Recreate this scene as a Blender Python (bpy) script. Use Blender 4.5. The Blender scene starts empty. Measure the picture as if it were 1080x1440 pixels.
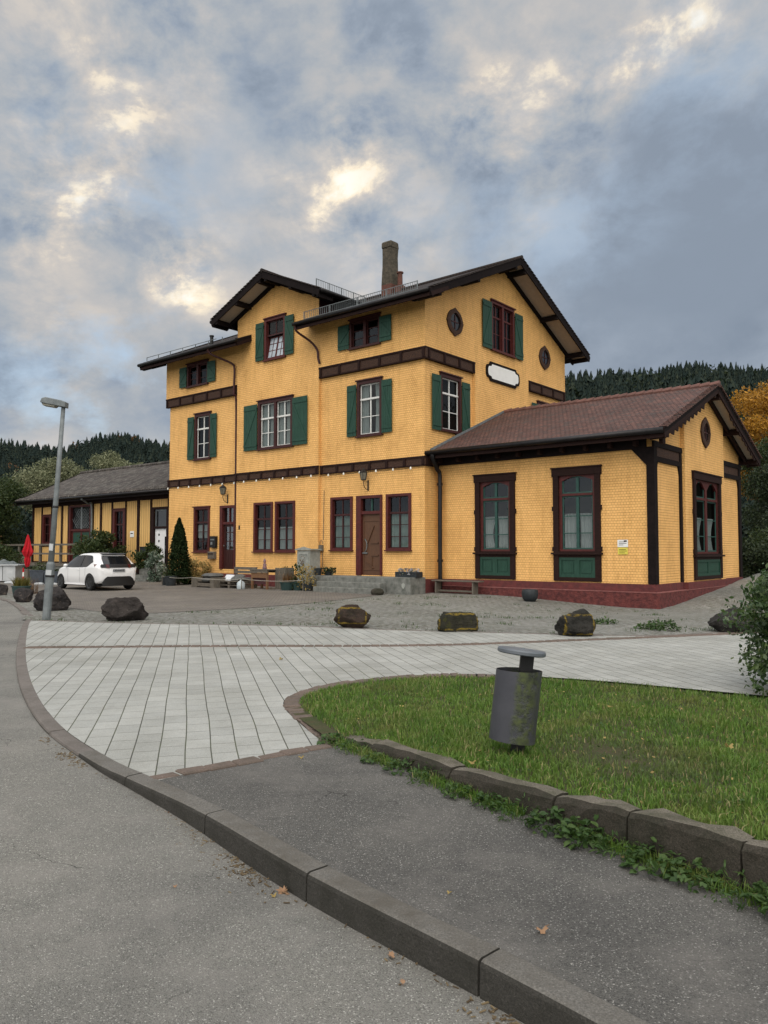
import bpy, bmesh, math, random
import numpy as np
from mathutils import Vector, Matrix, noise as mnoise
R = math.radians
SC = bpy.context.scene
COL = SC.collection
random.seed(7)
rng = np.random.default_rng(11)

# ------------------------------------------------------------------ materials
class NT:
    def __init__(s, nt): s.nt = nt; s.N = nt.nodes; s.L = nt.links
    def n(s, typ, **kw):
        x = s.N.new(typ)
        for k, v in kw.items():
            if k.startswith('i_'):
                key = k[2:]
                key = int(key) if key.isdigit() else key.replace('_', ' ')
                x.inputs[key].default_value = v
            else: setattr(x, k, v)
        return x
    def l(s, a, b): s.L.new(a, b)
    def math(s, op, a, b=None, c=None, clamp=False):
        x = s.n('ShaderNodeMath', operation=op); x.use_clamp = clamp
        for i, v in enumerate((a, b, c)):
            if v is None: continue
            if isinstance(v, (int, float)): x.inputs[i].default_value = v
            else: s.l(v, x.inputs[i])
        return x.outputs[0]
    def mix(s, fac, a, b, mode='MIX'):
        x = s.n('ShaderNodeMix', data_type='RGBA', blend_type=mode)
        for i, v in ((0, fac), (6, a), (7, b)):
            if isinstance(v, (int, float)): x.inputs[i].default_value = v
            elif isinstance(v, (tuple, list)): x.inputs[i].default_value = (*v[:3], 1)
            else: s.l(v, x.inputs[i])
        return x.outputs[2]
    def ramp(s, fac, stops, interp='LINEAR'):
        x = s.n('ShaderNodeValToRGB'); cr = x.color_ramp; cr.interpolation = interp
        while len(cr.elements) < len(stops): cr.elements.new(0.5)
        for e, (p, c) in zip(cr.elements, stops):
            e.position = p
            e.color = (*c[:3], 1) if isinstance(c, (tuple, list)) else (c, c, c, 1)
        s.l(fac, x.inputs[0]); return x.outputs[0]
    def noise(s, vec, scale, detail=4, rough=.55, dist=0.):
        x = s.n('ShaderNodeTexNoise'); x.inputs['Scale'].default_value = scale
        x.inputs['Detail'].default_value = detail; x.inputs['Roughness'].default_value = rough
        x.inputs['Distortion'].default_value = dist
        if vec is not None: s.l(vec, x.inputs['Vector'])
        return x.outputs[0]
    def comb(s, x, y, z=0.):
        c = s.n('ShaderNodeCombineXYZ')
        for i, v in enumerate((x, y, z)):
            if isinstance(v, (int, float)): c.inputs[i].default_value = v
            else: s.l(v, c.inputs[i])
        return c.outputs[0]
    def sep(s, v):
        c = s.n('ShaderNodeSeparateXYZ'); s.l(v, c.inputs[0]); return c.outputs
    def obj(s): return s.n('ShaderNodeTexCoord').outputs['Object']
    def pos(s): return s.n('ShaderNodeNewGeometry').outputs['Position']
    def island(s): return s.n('ShaderNodeNewGeometry').outputs['Random Per Island']
    def bump(s, h, dist, strength=1.):
        b = s.n('ShaderNodeBump'); b.inputs['Distance'].default_value = dist
        b.inputs['Strength'].default_value = strength; s.l(h, b.inputs['Height']); return b.outputs[0]

def newmat(name, rough=.7, spec=.3, metal=0.):
    m = bpy.data.materials.new(name); m.use_nodes = True
    t = NT(m.node_tree); b = t.N['Principled BSDF']
    b.inputs['Roughness'].default_value = rough; b.inputs['Metallic'].default_value = metal
    b.inputs['Specular IOR Level'].default_value = spec
    return m, t, b

def mat(name, c, c2=None, scale=6., rough=.7, spec=.3, metal=0., bump=0., bscale=None, grain=False, detail=5):
    """base colour with noise mottling towards c2, optional bump"""
    m, t, b = newmat(name, rough, spec, metal)
    o = t.obj()
    if c2 is None: c2 = tuple(x * .72 for x in c)
    v = o
    if grain:
        mp = t.n('ShaderNodeMapping'); mp.inputs['Scale'].default_value = grain
        t.l(o, mp.inputs[0]); v = mp.outputs[0]
    nz = t.noise(v, scale, detail, .6)
    f = t.ramp(nz, [(.35, 0.), (.68, 1.)])
    t.l(t.mix(f, c, c2), b.inputs['Base Color'])
    if bump:
        t.l(t.bump(t.noise(v, bscale or scale * 4, 5, .65), bump), b.inputs['Normal'])
    return m

def shingle_mat(name, ca, cb, cj, row=.088, wid=.105, amount=.018):
    m, t, b = newmat(name, .62, .25)
    x, y, z = t.sep(t.obj())
    s = t.math('ADD', x, y)
    wob = t.math('MULTIPLY', t.math('SUBTRACT', t.noise(t.comb(s, z, 0.), 3., 3), .5), .018)
    zz = t.math('ADD', z, wob)
    vec = t.comb(s, zz, 0.)
    br = t.n('ShaderNodeTexBrick'); br.offset = .5; br.squash = 1.
    t.l(vec, br.inputs['Vector'])
    for k, v in (('Scale', 1.), ('Mortar Size', .0075), ('Mortar Smooth', .5), ('Bias', 0.), ('Brick Width', wid), ('Row Height', row)):
        br.inputs[k].default_value = v
    br.inputs['Color1'].default_value = (*ca, 1); br.inputs['Color2'].default_value = (*cb, 1); br.inputs['Mortar'].default_value = (*cj, 1)
    big = t.ramp(t.noise(t.comb(s, z, 0.), .7, 5, .6), [(.28, (.84, .82, .78)), (.5, (.98, .98, .97)), (.72, (1.06, 1.07, 1.10))])
    strk = t.ramp(t.noise(t.comb(t.math('MULTIPLY', s, 6.), t.math('MULTIPLY', z, .45), 0.), 1., 5, .65), [(.28, (.74, .69, .60)), (.52, (1., 1., 1.))])
    c = t.mix(1., br.outputs['Color'], big, 'MULTIPLY'); c = t.mix(.6, c, strk, 'MULTIPLY')
    t.l(c, b.inputs['Base Color'])
    fr = t.math('FRACT', t.math('DIVIDE', zz, row))
    h = t.math('SUBTRACT', 1., fr)
    h = t.math('SUBTRACT', h, t.math('MULTIPLY', br.outputs['Fac'], .35))
    h = t.math('ADD', h, t.math('MULTIPLY', t.noise(t.comb(s, z, 0.), 28., 3), .3))
    t.l(t.bump(h, amount), b.inputs['Normal'])
    return m

def tile_mat(name, ca, cb, cj, axis='x', row=.16, wid=.17, amount=.03, moss=None, wave=False):
    m, t, b = newmat(name, .75, .25)
    x, y, z = t.sep(t.obj())
    along, up = (x, y) if axis == 'x' else (y, x)
    vec = t.comb(along, up, 0.)
    br = t.n('ShaderNodeTexBrick'); br.offset = 0. if wave else .5
    t.l(vec, br.inputs['Vector'])
    for k, v in (('Scale', 1.), ('Mortar Size', .012), ('Mortar Smooth', .3), ('Bias', 0.), ('Brick Width', wid), ('Row Height', row)):
        br.inputs[k].default_value = v
    br.inputs['Color1'].default_value = (*ca, 1); br.inputs['Color2'].default_value = (*cb, 1); br.inputs['Mortar'].default_value = (*cj, 1)
    n1 = t.noise(t.obj(), .9, 6, .65)
    c = t.mix(1., br.outputs['Color'], t.ramp(n1, [(.3, (.7, .7, .7)), (.7, (1.15, 1.12, 1.1))]), 'MULTIPLY')
    if moss:
        f = t.ramp(t.noise(t.obj(), 2.6, 7, .75), [(.5, 0.), (.62, 1.)])
        c = t.mix(t.math('MULTIPLY', f, .75), c, moss)
    t.l(c, b.inputs['Base Color'])
    fr = t.math('FRACT', t.math('DIVIDE', up, row))
    h = t.math('SUBTRACT', fr, br.outputs['Fac'])
    if wave: h = t.math('ADD', t.math('SINE', t.math('MULTIPLY', along, 2 * math.pi / wid)), t.math('MULTIPLY', fr, .7))
    h = t.math('ADD', h, t.math('MULTIPLY', t.noise(t.obj(), 9., 4), .5))
    t.l(t.bump(h, amount), b.inputs['Normal'])
    return m

def leaf_mat(name, stops, rough=.5, trans=.25, spec=.3):
    m, t, b = newmat(name, rough, spec)
    isl = t.island()
    big = t.noise(t.pos(), .8, 3)
    f = t.math('ADD', t.math('MULTIPLY', isl, .7), t.math('MULTIPLY', big, .45))
    f = t.math('SUBTRACT', f, .08)
    c = t.ramp(f, stops)
    t.l(c, b.inputs['Base Color'])
    tr = t.n('ShaderNodeBsdfTranslucent'); t.l(c, tr.inputs[0])
    ms = t.n('ShaderNodeMixShader'); ms.inputs[0].default_value = trans
    t.l(b.outputs[0], ms.inputs[1]); t.l(tr.outputs[0], ms.inputs[2])
    t.l(ms.outputs[0], t.N['Material Output'].inputs[0])
    return m

def glass_mat(name, tint=(.5, .55, .55), fres=.12):
    m, t, b = newmat(name)
    tr = t.n('ShaderNodeBsdfTransparent'); tr.inputs[0].default_value = (*tint, 1)
    gl = t.n('ShaderNodeBsdfGlossy'); gl.inputs['Roughness'].default_value = .03; gl.inputs[0].default_value = (.9, .95, 1, 1)
    lw = t.n('ShaderNodeLayerWeight'); lw.inputs[0].default_value = .35
    f = t.math('ADD', t.math('MULTIPLY', lw.outputs['Fresnel'], .13), fres * .2, clamp=True)
    nb = t.bump(t.noise(t.obj(), 1.7, 2), .02, .35); t.l(nb, gl.inputs['Normal'])
    ms = t.n('ShaderNodeMixShader'); t.l(f, ms.inputs[0]); t.l(tr.outputs[0], ms.inputs[1]); t.l(gl.outputs[0], ms.inputs[2])
    t.l(ms.outputs[0], t.N['Material Output'].inputs[0])
    return m

M = {}
M['shingle'] = shingle_mat('yellow_shingles', (.84, .485, .168), (.755, .425, .145), (.54, .30, .105))
M['boards'] = None
M['brown'] = mat('dark_brown_timber', (.027, .012, .010), (.014, .007, .006), 8, .75, .15, bump=.004, grain=(1, 1, 6))
M['black'] = mat('black_brown_timber', (.013, .0085, .0085), (.007, .005, .005), 8, .8, .12, bump=.003)
M['carved'] = mat('carved_timber', (.075, .035, .020), (.02, .011, .009), 22, .7, bump=.02, bscale=30)
M['casing'] = mat('window_casing_paint', (.055, .013, .012), (.03, .009, .009), 9, .5, bump=.003)
M['redframe'] = mat('oxblood_frame_paint', (.095, .018, .016), (.055, .012, .011), 9, .5, bump=.003)
M['white'] = mat('white_sash_paint', (.74, .74, .72), (.6, .6, .57), 9, .45)
M['green'] = mat('green_shutter_paint', (.020, .066, .044), (.013, .046, .031), 5, .55, bump=.004, grain=(3, 3, .6))
M['greensash'] = mat('green_sash_paint', (.028, .085, .07), (.02, .06, .05), 7, .5)
M['glass'] = glass_mat('window_glass')
M['curtain'] = mat('white_net_curtain', (.62, .62, .60), (.42, .43, .42), 14, .9, grain=(6, 6, .5))
M['blind'] = mat('pale_green_blind', (.42, .48, .42), (.30, .36, .33), 5, .8)
M['interior'] = mat('dark_interior', (.03, .027, .024), None, 3, .9)
M['plinth'] = mat('red_plinth_stone', (.145, .036, .034), (.085, .026, .026), 5, .75, bump=.02, bscale=14)
M['plinthrough'] = mat('rock_faced_plinth', (.165, .045, .04), (.075, .023, .023), 7, .85, bump=.07, bscale=9)
M['plinthledge'] = mat('lit_plinth_ledge', (.26, .10, .09), (.16, .06, .055), 6, .8, bump=.01)  # lit top of the ledge put into a paler colour
M['tile_main'] = tile_mat('main_roof_tiles', (.045, .032, .028), (.03, .024, .022), (.012, .01, .01), 'x')
M['tile_cross'] = tile_mat('cross_roof_tiles', (.045, .032, .028), (.03, .024, .022), (.012, .01, .01), 'y')
M['tile_wing'] = tile_mat('wing_roof_tiles', (.150, .078, .064), (.095, .054, .047), (.03, .018, .017), 'x', moss=(.07, .06, .055))
M['tile_shed'] = tile_mat('shed_roof_pantiles', (.115, .098, .088), (.065, .057, .053), (.02, .018, .017), 'x', row=.33, wid=.22, amount=.05, moss=(.20, .19, .165), wave=True)
M['ridge'] = mat('ridge_tile', (.19, .095, .078), (.12, .065, .055), 4, .75)
M['soffit'] = mat('beige_soffit_boards', (.46, .40, .33), (.36, .31, .26), 5, .8, grain=(1, 9, 9))
M['gutter'] = mat('dark_metal_gutter', (.022, .02, .021), (.012, .011, .012), 5, .35, .5, .6)
M['galv'] = mat('galvanised_steel', (.20, .22, .225), (.12, .135, .14), 5, .6, .4, .3)
M['chimney'] = mat('rough_chimney_render', (.105, .088, .065), (.05, .045, .034), 7, .9, bump=.04, bscale=12)
M['brick'] = mat('red_chimney_brick', (.15, .062, .045), (.09, .045, .035), 9, .85, bump=.02)
M['door'] = mat('brown_door_paint', (.115, .056, .030), (.085, .042, .024), 6, .5, bump=.003, grain=(6, 6, 1))
M['doordark'] = mat('dark_red_door_paint', (.05, .017, .014), (.033, .012, .011), 6, .5, grain=(6, 6, 1))
M['pvc'] = mat('white_door_plastic', (.80, .80, .80), (.74, .74, .74), 4, .35)
M['iron'] = mat('black_iron', (.015, .015, .015), (.008, .008, .008), 9, .5, .5, .3)
M['lampglass'] = mat('lantern_glass', (.20, .19, .15), (.13, .12, .09), 9, .25, .5)
M['skyglass'] = mat('tilted_pane', (.45, .5, .55), (.35, .4, .45), 3, .08, .8)  # sky reflection put into the pale base colour
M['bulb'] = mat('frosted_bulb', (.85, .84, .78), (.8, .78, .7), 4, .3, .5)
M['signwhite'] = mat('sign_white', (.80, .80, .78), (.72, .72, .70), 2, .5)
M['signyellow'] = mat('sign_yellow', (.72, .62, .10), (.65, .55, .09), 2, .5)
M['stone'] = mat('grey_step_stone', (.21, .212, .195), (.10, .105, .092), 5, .85, bump=.012, bscale=24)
M['oldwood'] = mat('weathered_wood', (.17, .145, .115), (.08, .07, .058), 9, .85, bump=.008, grain=(1, 6, 6))
M['oldwoodz'] = mat('weathered_upright_wood', (.17, .15, .12), (.085, .075, .062), 9, .85, bump=.008, grain=(6, 6, 1))
M['warmwood'] = mat('worn_brown_wood', (.21, .11, .052), (.12, .065, .036), 8, .7, bump=.006, grain=(1, 5, 5))
M['plum'] = mat('plum_panel', (.07, .022, .024), (.045, .018, .02), 5, .7)
M['cabinet'] = mat('grey_cabinet', (.33, .34, .31), (.20, .21, .19), 4, .6, bump=.006)
M['darkpot'] = mat('dark_pot', (.03, .036, .04), (.018, .022, .025), 6, .55, bump=.006)
M['greenpot'] = mat('green_pot', (.028, .06, .055), (.02, .04, .038), 6, .55)
M['bluegrey'] = mat('blue_grey_planter', (.055, .065, .08), (.035, .042, .05), 5, .65)
M['claypot'] = mat('clay_pot', (.22, .10, .06), (.14, .07, .05), 6, .8)
M['redcloth'] = mat('red_parasol_cloth', (.52, .012, .022), (.36, .008, .016), 8, .8, grain=(5, 5, .6))
M['tarp'] = mat('grey_tarp', (.075, .085, .09), (.16, .18, .18), 5, .5, bump=.05, bscale=6)
M['paperwhite'] = mat('grey_white_panel', (.52, .54, .55), (.40, .42, .43), 3, .55)
M['greycloth'] = mat('grey_cushion_cloth', (.13, .13, .125), (.075, .078, .075), 10, .95, bump=.01)
M['whitecloth'] = mat('white_cushion_cloth', (.66, .68, .71), (.5, .53, .57), 8, .9, bump=.01)
M['water'] = mat('cloudy_plastic', (.52, .58, .60), (.38, .43, .46), 8, .25, .5)
M['rope'] = mat('pale_rope', (.40, .38, .32), (.3, .28, .24), 30, .9)
M['skin'] = mat('garden_figure_paint', (.30, .14, .11), (.13, .12, .16), 14, .7)
M['bark'] = mat('tree_bark', (.075, .058, .042), (.04, .032, .024), 5, .95, bump=.03, grain=(4, 4, 1))
M['earth'] = mat('lawn_soil', (.045, .062, .018), (.075, .062, .032), 5, .95, bump=.03, bscale=30)
M['ground'] = mat('far_meadow', (.045, .062, .022), (.065, .062, .030), .35, .95, bump=.05, bscale=6)
M['hill'] = mat('forest_floor', (.016, .022, .012), (.024, .026, .014), .05, .95)
# ------------------------------------------------------------------ ground materials
def asphalt(name, base, dark, light, wear):
    m, t, b = newmat(name, .9, .2)
    o = t.pos()
    v = t.n('ShaderNodeTexVoronoi'); v.inputs['Scale'].default_value = 185.; t.l(o, v.inputs['Vector'])
    cs = t.sep(v.outputs['Color'])[0]
    agg = t.ramp(cs, [(.0, dark), (.45, base), (.93, base), (.98, light)])
    fine = t.ramp(t.noise(o, 210., 3, .7), [(.3, (.62, .62, .62)), (.7, (1.3, 1.3, 1.28))])
    c = t.mix(1., agg, fine, 'MULTIPLY')
    big = t.ramp(t.noise(o, .55, 7, .66), [(.3, (.70, .70, .71)), (.5, (.98, .98, .97)), (.7, (1.16, 1.15, 1.12))])
    c = t.mix(1., c, big, 'MULTIPLY')
    st = t.ramp(t.noise(o, 1.7, 8, .72), [(.47, 0.), (.7, .7)])
    c = t.mix(st, c, wear)
    # hairline cracks
    wv = t.n('ShaderNodeTexVoronoi', feature='DISTANCE_TO_EDGE'); wv.inputs['Scale'].default_value = .8
    dv = t.n('ShaderNodeVectorMath', operation='ADD'); t.l(o, dv.inputs[0])
    nn = t.n('ShaderNodeTexNoise'); nn.inputs['Scale'].default_value = 3.; nn.inputs['Detail'].default_value = 6; t.l(o, nn.inputs['Vector'])
    sc = t.n('ShaderNodeVectorMath', operation='SCALE'); sc.inputs['Scale'].default_value = .5; t.l(nn.outputs['Color'], sc.inputs[0])
    t.l(sc.outputs[0], dv.inputs[1]); t.l(dv.outputs[0], wv.inputs['Vector'])
    cr = t.math('LESS_THAN', wv.outputs['Distance'], .0035)
    gate = t.ramp(t.noise(o, .9, 3), [(.52, 0.), (.6, .75)])
    c = t.mix(t.math('MULTIPLY', cr, gate), c, (.025, .024, .022))
    t.l(c, b.inputs['Base Color'])
    h = t.math('ADD', t.math('MULTIPLY', v.outputs['Distance'], -1.), t.noise(o, 160., 3, .7))
    t.l(t.bump(h, .006, .9), b.inputs['Normal'])
    return m
M['road'] = asphalt('road_asphalt', (.225, .219, .203), (.125, .122, .113), (.46, .45, .42), (.265, .252, .230))
M['path'] = asphalt('path_asphalt', (.132, .128, .121), (.068, .067, .064), (.37, .36, .34), (.185, .174, .160))

def slabs():
    m, t, b = newmat('granite_slabs', .8, .25)
    o = t.pos(); x, y, z = t.sep(o)
    a = R(13.8); ca, sa = math.cos(a), math.sin(a)
    al = t.math('ADD', t.math('MULTIPLY', x, -sa), t.math('MULTIPLY', y, ca))     # along the long joints
    ac = t.math('ADD', t.math('MULTIPLY', x, ca), t.math('MULTIPLY', y, sa))
    # the joints run out of true a little
    al = t.math('ADD', al, t.math('MULTIPLY', t.noise(o, .35, 2), .10)); ac = t.math('ADD', ac, t.math('MULTIPLY', t.noise(o, .3, 2), .07))
    br = t.n('ShaderNodeTexBrick'); br.offset = .37; br.offset_frequency = 2
    t.l(t.comb(al, ac, 0.), br.inputs['Vector'])
    for k, v in (('Scale', 1.), ('Mortar Size', .0046), ('Mortar Smooth', .4), ('Bias', 0.), ('Brick Width', .31), ('Row Height', .205)):
        br.inputs[k].default_value = v
    br.inputs['Color1'].default_value = (.385, .388, .372, 1); br.inputs['Color2'].default_value = (.325, .329, .316, 1); br.inputs['Mortar'].default_value = (.15, .15, .135, 1)
    fj = t.math('ABSOLUTE', t.math('SUBTRACT', t.math('FRACT', t.math('ADD', t.math('DIVIDE', ac, .205), .5)), .5))
    lj = t.ramp(fj, [(.012, .85), (.034, 0.)])
    sp = t.ramp(t.noise(o, 140., 3, .7), [(.3, (.72, .72, .72)), (.7, (1.22, 1.22, 1.2))])
    c = t.mix(1., br.outputs['Color'], sp, 'MULTIPLY')
    st = t.ramp(t.noise(o, .8, 7, .7), [(.28, (.74, .735, .70)), (.66, (1.06, 1.06, 1.05))])
    c = t.mix(1., c, st, 'MULTIPLY')
    c = t.mix(t.ramp(t.noise(o, 2.6, 7, .7), [(.56, 0.), (.74, .45)]), c, (.21, .205, .185))
    c = t.mix(lj, c, t.ramp(t.noise(o, 3., 4), [(.4, (.05, .05, .042)), (.6, (.075, .085, .045))]))
    t.l(c, b.inputs['Base Color'])
    h = t.math('ADD', t.math('MULTIPLY', br.outputs['Fac'], -1.), t.math('MULTIPLY', t.noise(o, 120., 3), .15))
    t.l(t.bump(h, .008, .7), b.inputs['Normal'])
    return m
M['slabs'] = slabs()

def yard():
    m, t, b = newmat('grass_pavers', .9, .2)
    o = t.pos(); x, y, z = t.sep(o)
    br = t.n('ShaderNodeTexBrick'); br.offset = .5
    a = R(-39.8); ca, sa = math.cos(a), math.sin(a)
    u = t.math('ADD', t.math('MULTIPLY', x, ca), t.math('MULTIPLY', y, sa)); v = t.math('SUBTRACT', t.math('MULTIPLY', y, ca), t.math('MULTIPLY', x, sa))
    t.l(t.comb(t.math('ADD', u, t.math('MULTIPLY', t.noise(o, 2., 3), .15)), v, 0.), br.inputs['Vector'])
    for k, q in (('Scale', 1.), ('Mortar Size', .02), ('Mortar Smooth', 1.), ('Bias', 0.), ('Brick Width', .24), ('Row Height', .17)):
        br.inputs[k].default_value = q
    br.inputs['Color1'].default_value = (.305, .302, .287, 1); br.inputs['Color2'].default_value = (.25, .248, .236, 1); br.inputs['Mortar'].default_value = (.17, .172, .150, 1)
    c = br.outputs['Color']
    fl = t.ramp(t.noise(t.comb(t.math('MULTIPLY', u, 2.2), t.math('MULTIPLY', v, 5.), 0.), 2.4, 6, .72), [(.47, 0.), (.58, .9)])
    weed = t.ramp(t.noise(o, .38, 5, .6), [(.40, .45), (.6, 1.)])
    c = t.mix(t.math('MULTIPLY', fl, weed), c, t.ramp(t.noise(o, 1.3, 3), [(.4, (.075, .085, .04)), (.6, (.105, .095, .07))]))
    c = t.mix(1., c, t.ramp(t.noise(o, .25, 5), [(.3, (.82, .82, .8)), (.7, (1.1, 1.1, 1.08))]), 'MULTIPLY')
    t.l(c, b.inputs['Base Color'])
    h = t.math('ADD', t.math('MULTIPLY', br.outputs['Fac'], -1.), t.math('ADD', fl, t.noise(o, 20., 4)))
    t.l(t.bump(h, .02, .8), b.inputs['Normal'])
    return m
M['yard'] = yard()

def brickpave():
    m, t, b = newmat('brown_block_paving', .88, .2)
    o = t.pos(); x, y, z = t.sep(o)
    a = R(5); ca, sa = math.cos(a), math.sin(a)
    u = t.math('ADD', t.math('MULTIPLY', x, ca), t.math('MULTIPLY', y, sa)); v = t.math('SUBTRACT', t.math('MULTIPLY', y, ca), t.math('MULTIPLY', x, sa))
    br = t.n('ShaderNodeTexBrick'); br.offset = .5; t.l(t.comb(u, v, 0.), br.inputs['Vector'])
    for k, q in (('Scale', 1.), ('Mortar Size', .01), ('Mortar Smooth', .4), ('Bias', 0.), ('Brick Width', .22), ('Row Height', .12)):
        br.inputs[k].default_value = q
    br.inputs['Color1'].default_value = (.205, .186, .168, 1); br.inputs['Color2'].default_value = (.155, .142, .130, 1); br.inputs['Mortar'].default_value = (.085, .078, .066, 1)
    c = t.mix(1., br.outputs['Color'], t.ramp(t.noise(o, .5, 6, .65), [(.3, (.78, .78, .78)), (.7, (1.15, 1.14, 1.1))]), 'MULTIPLY')
    c = t.mix(t.ramp(t.noise(o, 1.4, 6, .7), [(.55, 0.), (.7, .5)]), c, (.12, .12, .075))
    t.l(c, b.inputs['Base Color']); t.l(t.bump(t.math('MULTIPLY', br.outputs['Fac'], -1.), .008), b.inputs['Normal'])
    return m
M['brickpave'] = brickpave()

def kerbmat(name, c, c2, dirt):
    m, t, b = newmat(name, .9, .2)
    o = t.pos()
    cc = t.ramp(t.noise(o, 110., 4, .75), [(.3, c2), (.6, c), (.78, tuple(min(1, q * 2.) for q in c))])
    cc = t.mix(t.ramp(t.noise(o, 3.2, 7, .7), [(.42, 0.), (.66, .8)]), cc, dirt)
    t.l(cc, b.inputs['Base Color'])
    t.l(t.bump(t.math('ADD', t.noise(o, 90., 5, .75), t.math('MULTIPLY', t.noise(o, 14., 6, .7), 3.)), .006), b.inputs['Normal'])
    return m
M['kerbtop'] = kerbmat('worn_lit_kerb_top', (.185, .175, .158), (.085, .081, .074), (.10, .09, .075))  # light from above put into the paler colour, besides wear
M['kerb'] = kerbmat('grimy_shaded_kerb_face', (.066, .062, .055), (.030, .029, .026), (.032, .031, .025))  # shade of the upright face put into the colour, along with grime
M['kerbpink'] = kerbmat('worn_brown_kerb', (.205, .182, .165), (.115, .104, .095), (.12, .108, .096))
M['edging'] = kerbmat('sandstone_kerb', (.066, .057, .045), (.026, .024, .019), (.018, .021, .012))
M['edgetop'] = kerbmat('pale_sandstone_top', (.20, .178, .145), (.075, .067, .053), (.045, .048, .025))  # top faces paler than the sides
M['cobble'] = kerbmat('porphyry_setts', (.19, .145, .12), (.105, .08, .07), (.10, .085, .07))

def rockmat(name, c, c2, lichen, outline=None, thr=.62):
    m, t, b = newmat(name, .9, .2)
    o = t.obj()
    n1 = t.noise(o, 4., 8, .7)
    cc = t.ramp(n1, [(.3, c2), (.62, c)])
    cc = t.mix(t.ramp(t.noise(o, 7., 6, .7), [(thr, 0.), (thr + .05, .8)]), cc, lichen)
    if outline:
        # yellow line sprayed round the face turned to the road
        hx, hz, cx, cz = outline
        x, y, z = t.sep(o)
        wob = t.math('MULTIPLY', t.math('SUBTRACT', t.noise(o, 6., 4), .5), .09)
        ax = t.math('ABSOLUTE', t.math('SUBTRACT', x, cx)); az = t.math('ABSOLUTE', t.math('SUBTRACT', z, cz))
        d = t.math('MAXIMUM', t.math('SUBTRACT', ax, hx), t.math('SUBTRACT', az, hz))
        d = t.math('ABSOLUTE', t.math('ADD', d, wob))
        f = t.ramp(d, [(.004, 1.), (.022, 0.)])
        f = t.math('MULTIPLY', f, t.math('LESS_THAN', y, .0))
        f = t.math('MULTIPLY', f, t.ramp(t.noise(o, 9., 6, .75), [(.40, 0.), (.54, .9)]))
        cc = t.mix(f, cc, (.36, .25, .035))
    t.l(cc, b.inputs['Base Color'])
    t.l(t.bump(t.math('ADD', t.noise(o, 6., 10, .75), t.math('MULTIPLY', t.noise(o, 30., 6, .7), .4)), .16), b.inputs['Normal'])
    return m

M['bin'] = None
def binmat():
    m, t, b = newmat('dull_grey_bin_metal', .5, .4, .25)
    o = t.obj()
    base = t.ramp(t.noise(o, 5., 5, .6), [(.3, (.048, .050, .060)), (.7, (.072, .073, .083))])
    x, y, z = t.sep(o)
    # algae growing down one side of the drum
    q = t.math('DIVIDE', t.math('ADD', t.math('SUBTRACT', x, t.math('MULTIPLY', z, .122)), .227), .344)
    side = t.ramp(t.math('ADD', q, t.math('MULTIPLY', t.math('SUBTRACT', t.noise(o, 7., 5), .5), .35)), [(.34, 0.), (.44, 1.), (.80, 1.), (.92, .2)])
    blot = t.ramp(t.noise(o, 11., 8, .72), [(.38, 0.), (.52, 1.)])
    f = t.math('MULTIPLY', side, t.math('MULTIPLY', blot, .85))
    alg = t.ramp(t.noise(o, 16., 5, .7), [(.36, (.022, .026, .018)), (.5, (.06, .075, .028)), (.64, (.085, .105, .03))])
    c = t.mix(f, base, alg)
    t.l(c, b.inputs['Base Color']); t.l(t.bump(f, .004), b.inputs['Normal'])
    return m
M['bin'] = binmat()
M['binlid'] = mat('grey_bin_lid', (.15, .165, .185), (.105, .12, .135), 7, .5, .4, .1)
def grassmat():
    m = leaf_mat('grass_blades', [(.0, (.06, .125, .018)), (.4, (.105, .20, .03)), (.75, (.165, .26, .05)), (1., (.29, .29, .11))], .5, .3)
    t = NT(m.node_tree); b = t.N['Principled BSDF']; src = b.inputs['Base Color'].links[0].from_socket
    p = t.pos(); f = t.ramp(t.noise(p, 1.7, 5, .65), [(.50, 0.), (.68, .7)]); g = t.ramp(t.noise(p, 2.9, 4, .6), [(.48, 0.), (.66, .65)])
    c = t.mix(f, src, (.20, .20, .065)); c = t.mix(g, c, (.05, .115, .022))
    px, py, pz = t.sep(p); ex = t.math('DIVIDE', t.math('SUBTRACT', px, 1.85), .75); ey = t.math('DIVIDE', t.math('SUBTRACT', py, 6.0), 1.15)
    rr = t.math('ADD', t.math('MULTIPLY', ex, ex), t.math('MULTIPLY', ey, ey)); rr = t.math('ADD', rr, t.math('MULTIPLY', t.math('SUBTRACT', t.noise(p, 3., 5, .65), .5), 1.6))
    c = t.mix(t.ramp(rr, [(.2, .5), (1., 0.)]), c, (.105, .115, .05))
    dry = t.math('GREATER_THAN', t.island(), .93); c = t.mix(t.math('MULTIPLY', dry, .8), c, (.36, .30, .15))
    t.l(c, b.inputs['Base Color'])
    for n in t.N:
        if n.type == 'BSDF_TRANSLUCENT': t.l(c, n.inputs[0])
    return m
M['grass'] = grassmat()
M['weedleaf'] = leaf_mat('weed_leaves', [(.0, (.024, .052, .013)), (.5, (.045, .09, .022)), (1., (.10, .15, .045))], .5, .25)
M['crumbs'] = leaf_mat('gutter_crumbs', [(.0, (.07, .05, .03)), (.5, (.15, .11, .065)), (1., (.27, .21, .12))], .9, .1)
M['deadleaf'] = leaf_mat('dry_leaf', [(.0, (.20, .10, .055)), (.5, (.32, .19, .11)), (1., (.40, .29, .18))], .8, .15)
M['conifer'] = leaf_mat('spruce_needles', [(.0, (.011, .020, .019)), (.5, (.020, .032, .027)), (.85, (.033, .043, .029)), (1., (.065, .056, .026))], .8, .1, .1)
M['leaf_dark'] = leaf_mat('dark_leaves', [(.0, (.010, .018, .008)), (.5, (.022, .036, .013)), (1., (.05, .066, .022))], .55, .2)
M['leaf_green'] = leaf_mat('green_leaves', [(.0, (.016, .032, .009)), (.5, (.036, .058, .015)), (1., (.085, .095, .03))], .55, .25)
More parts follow.
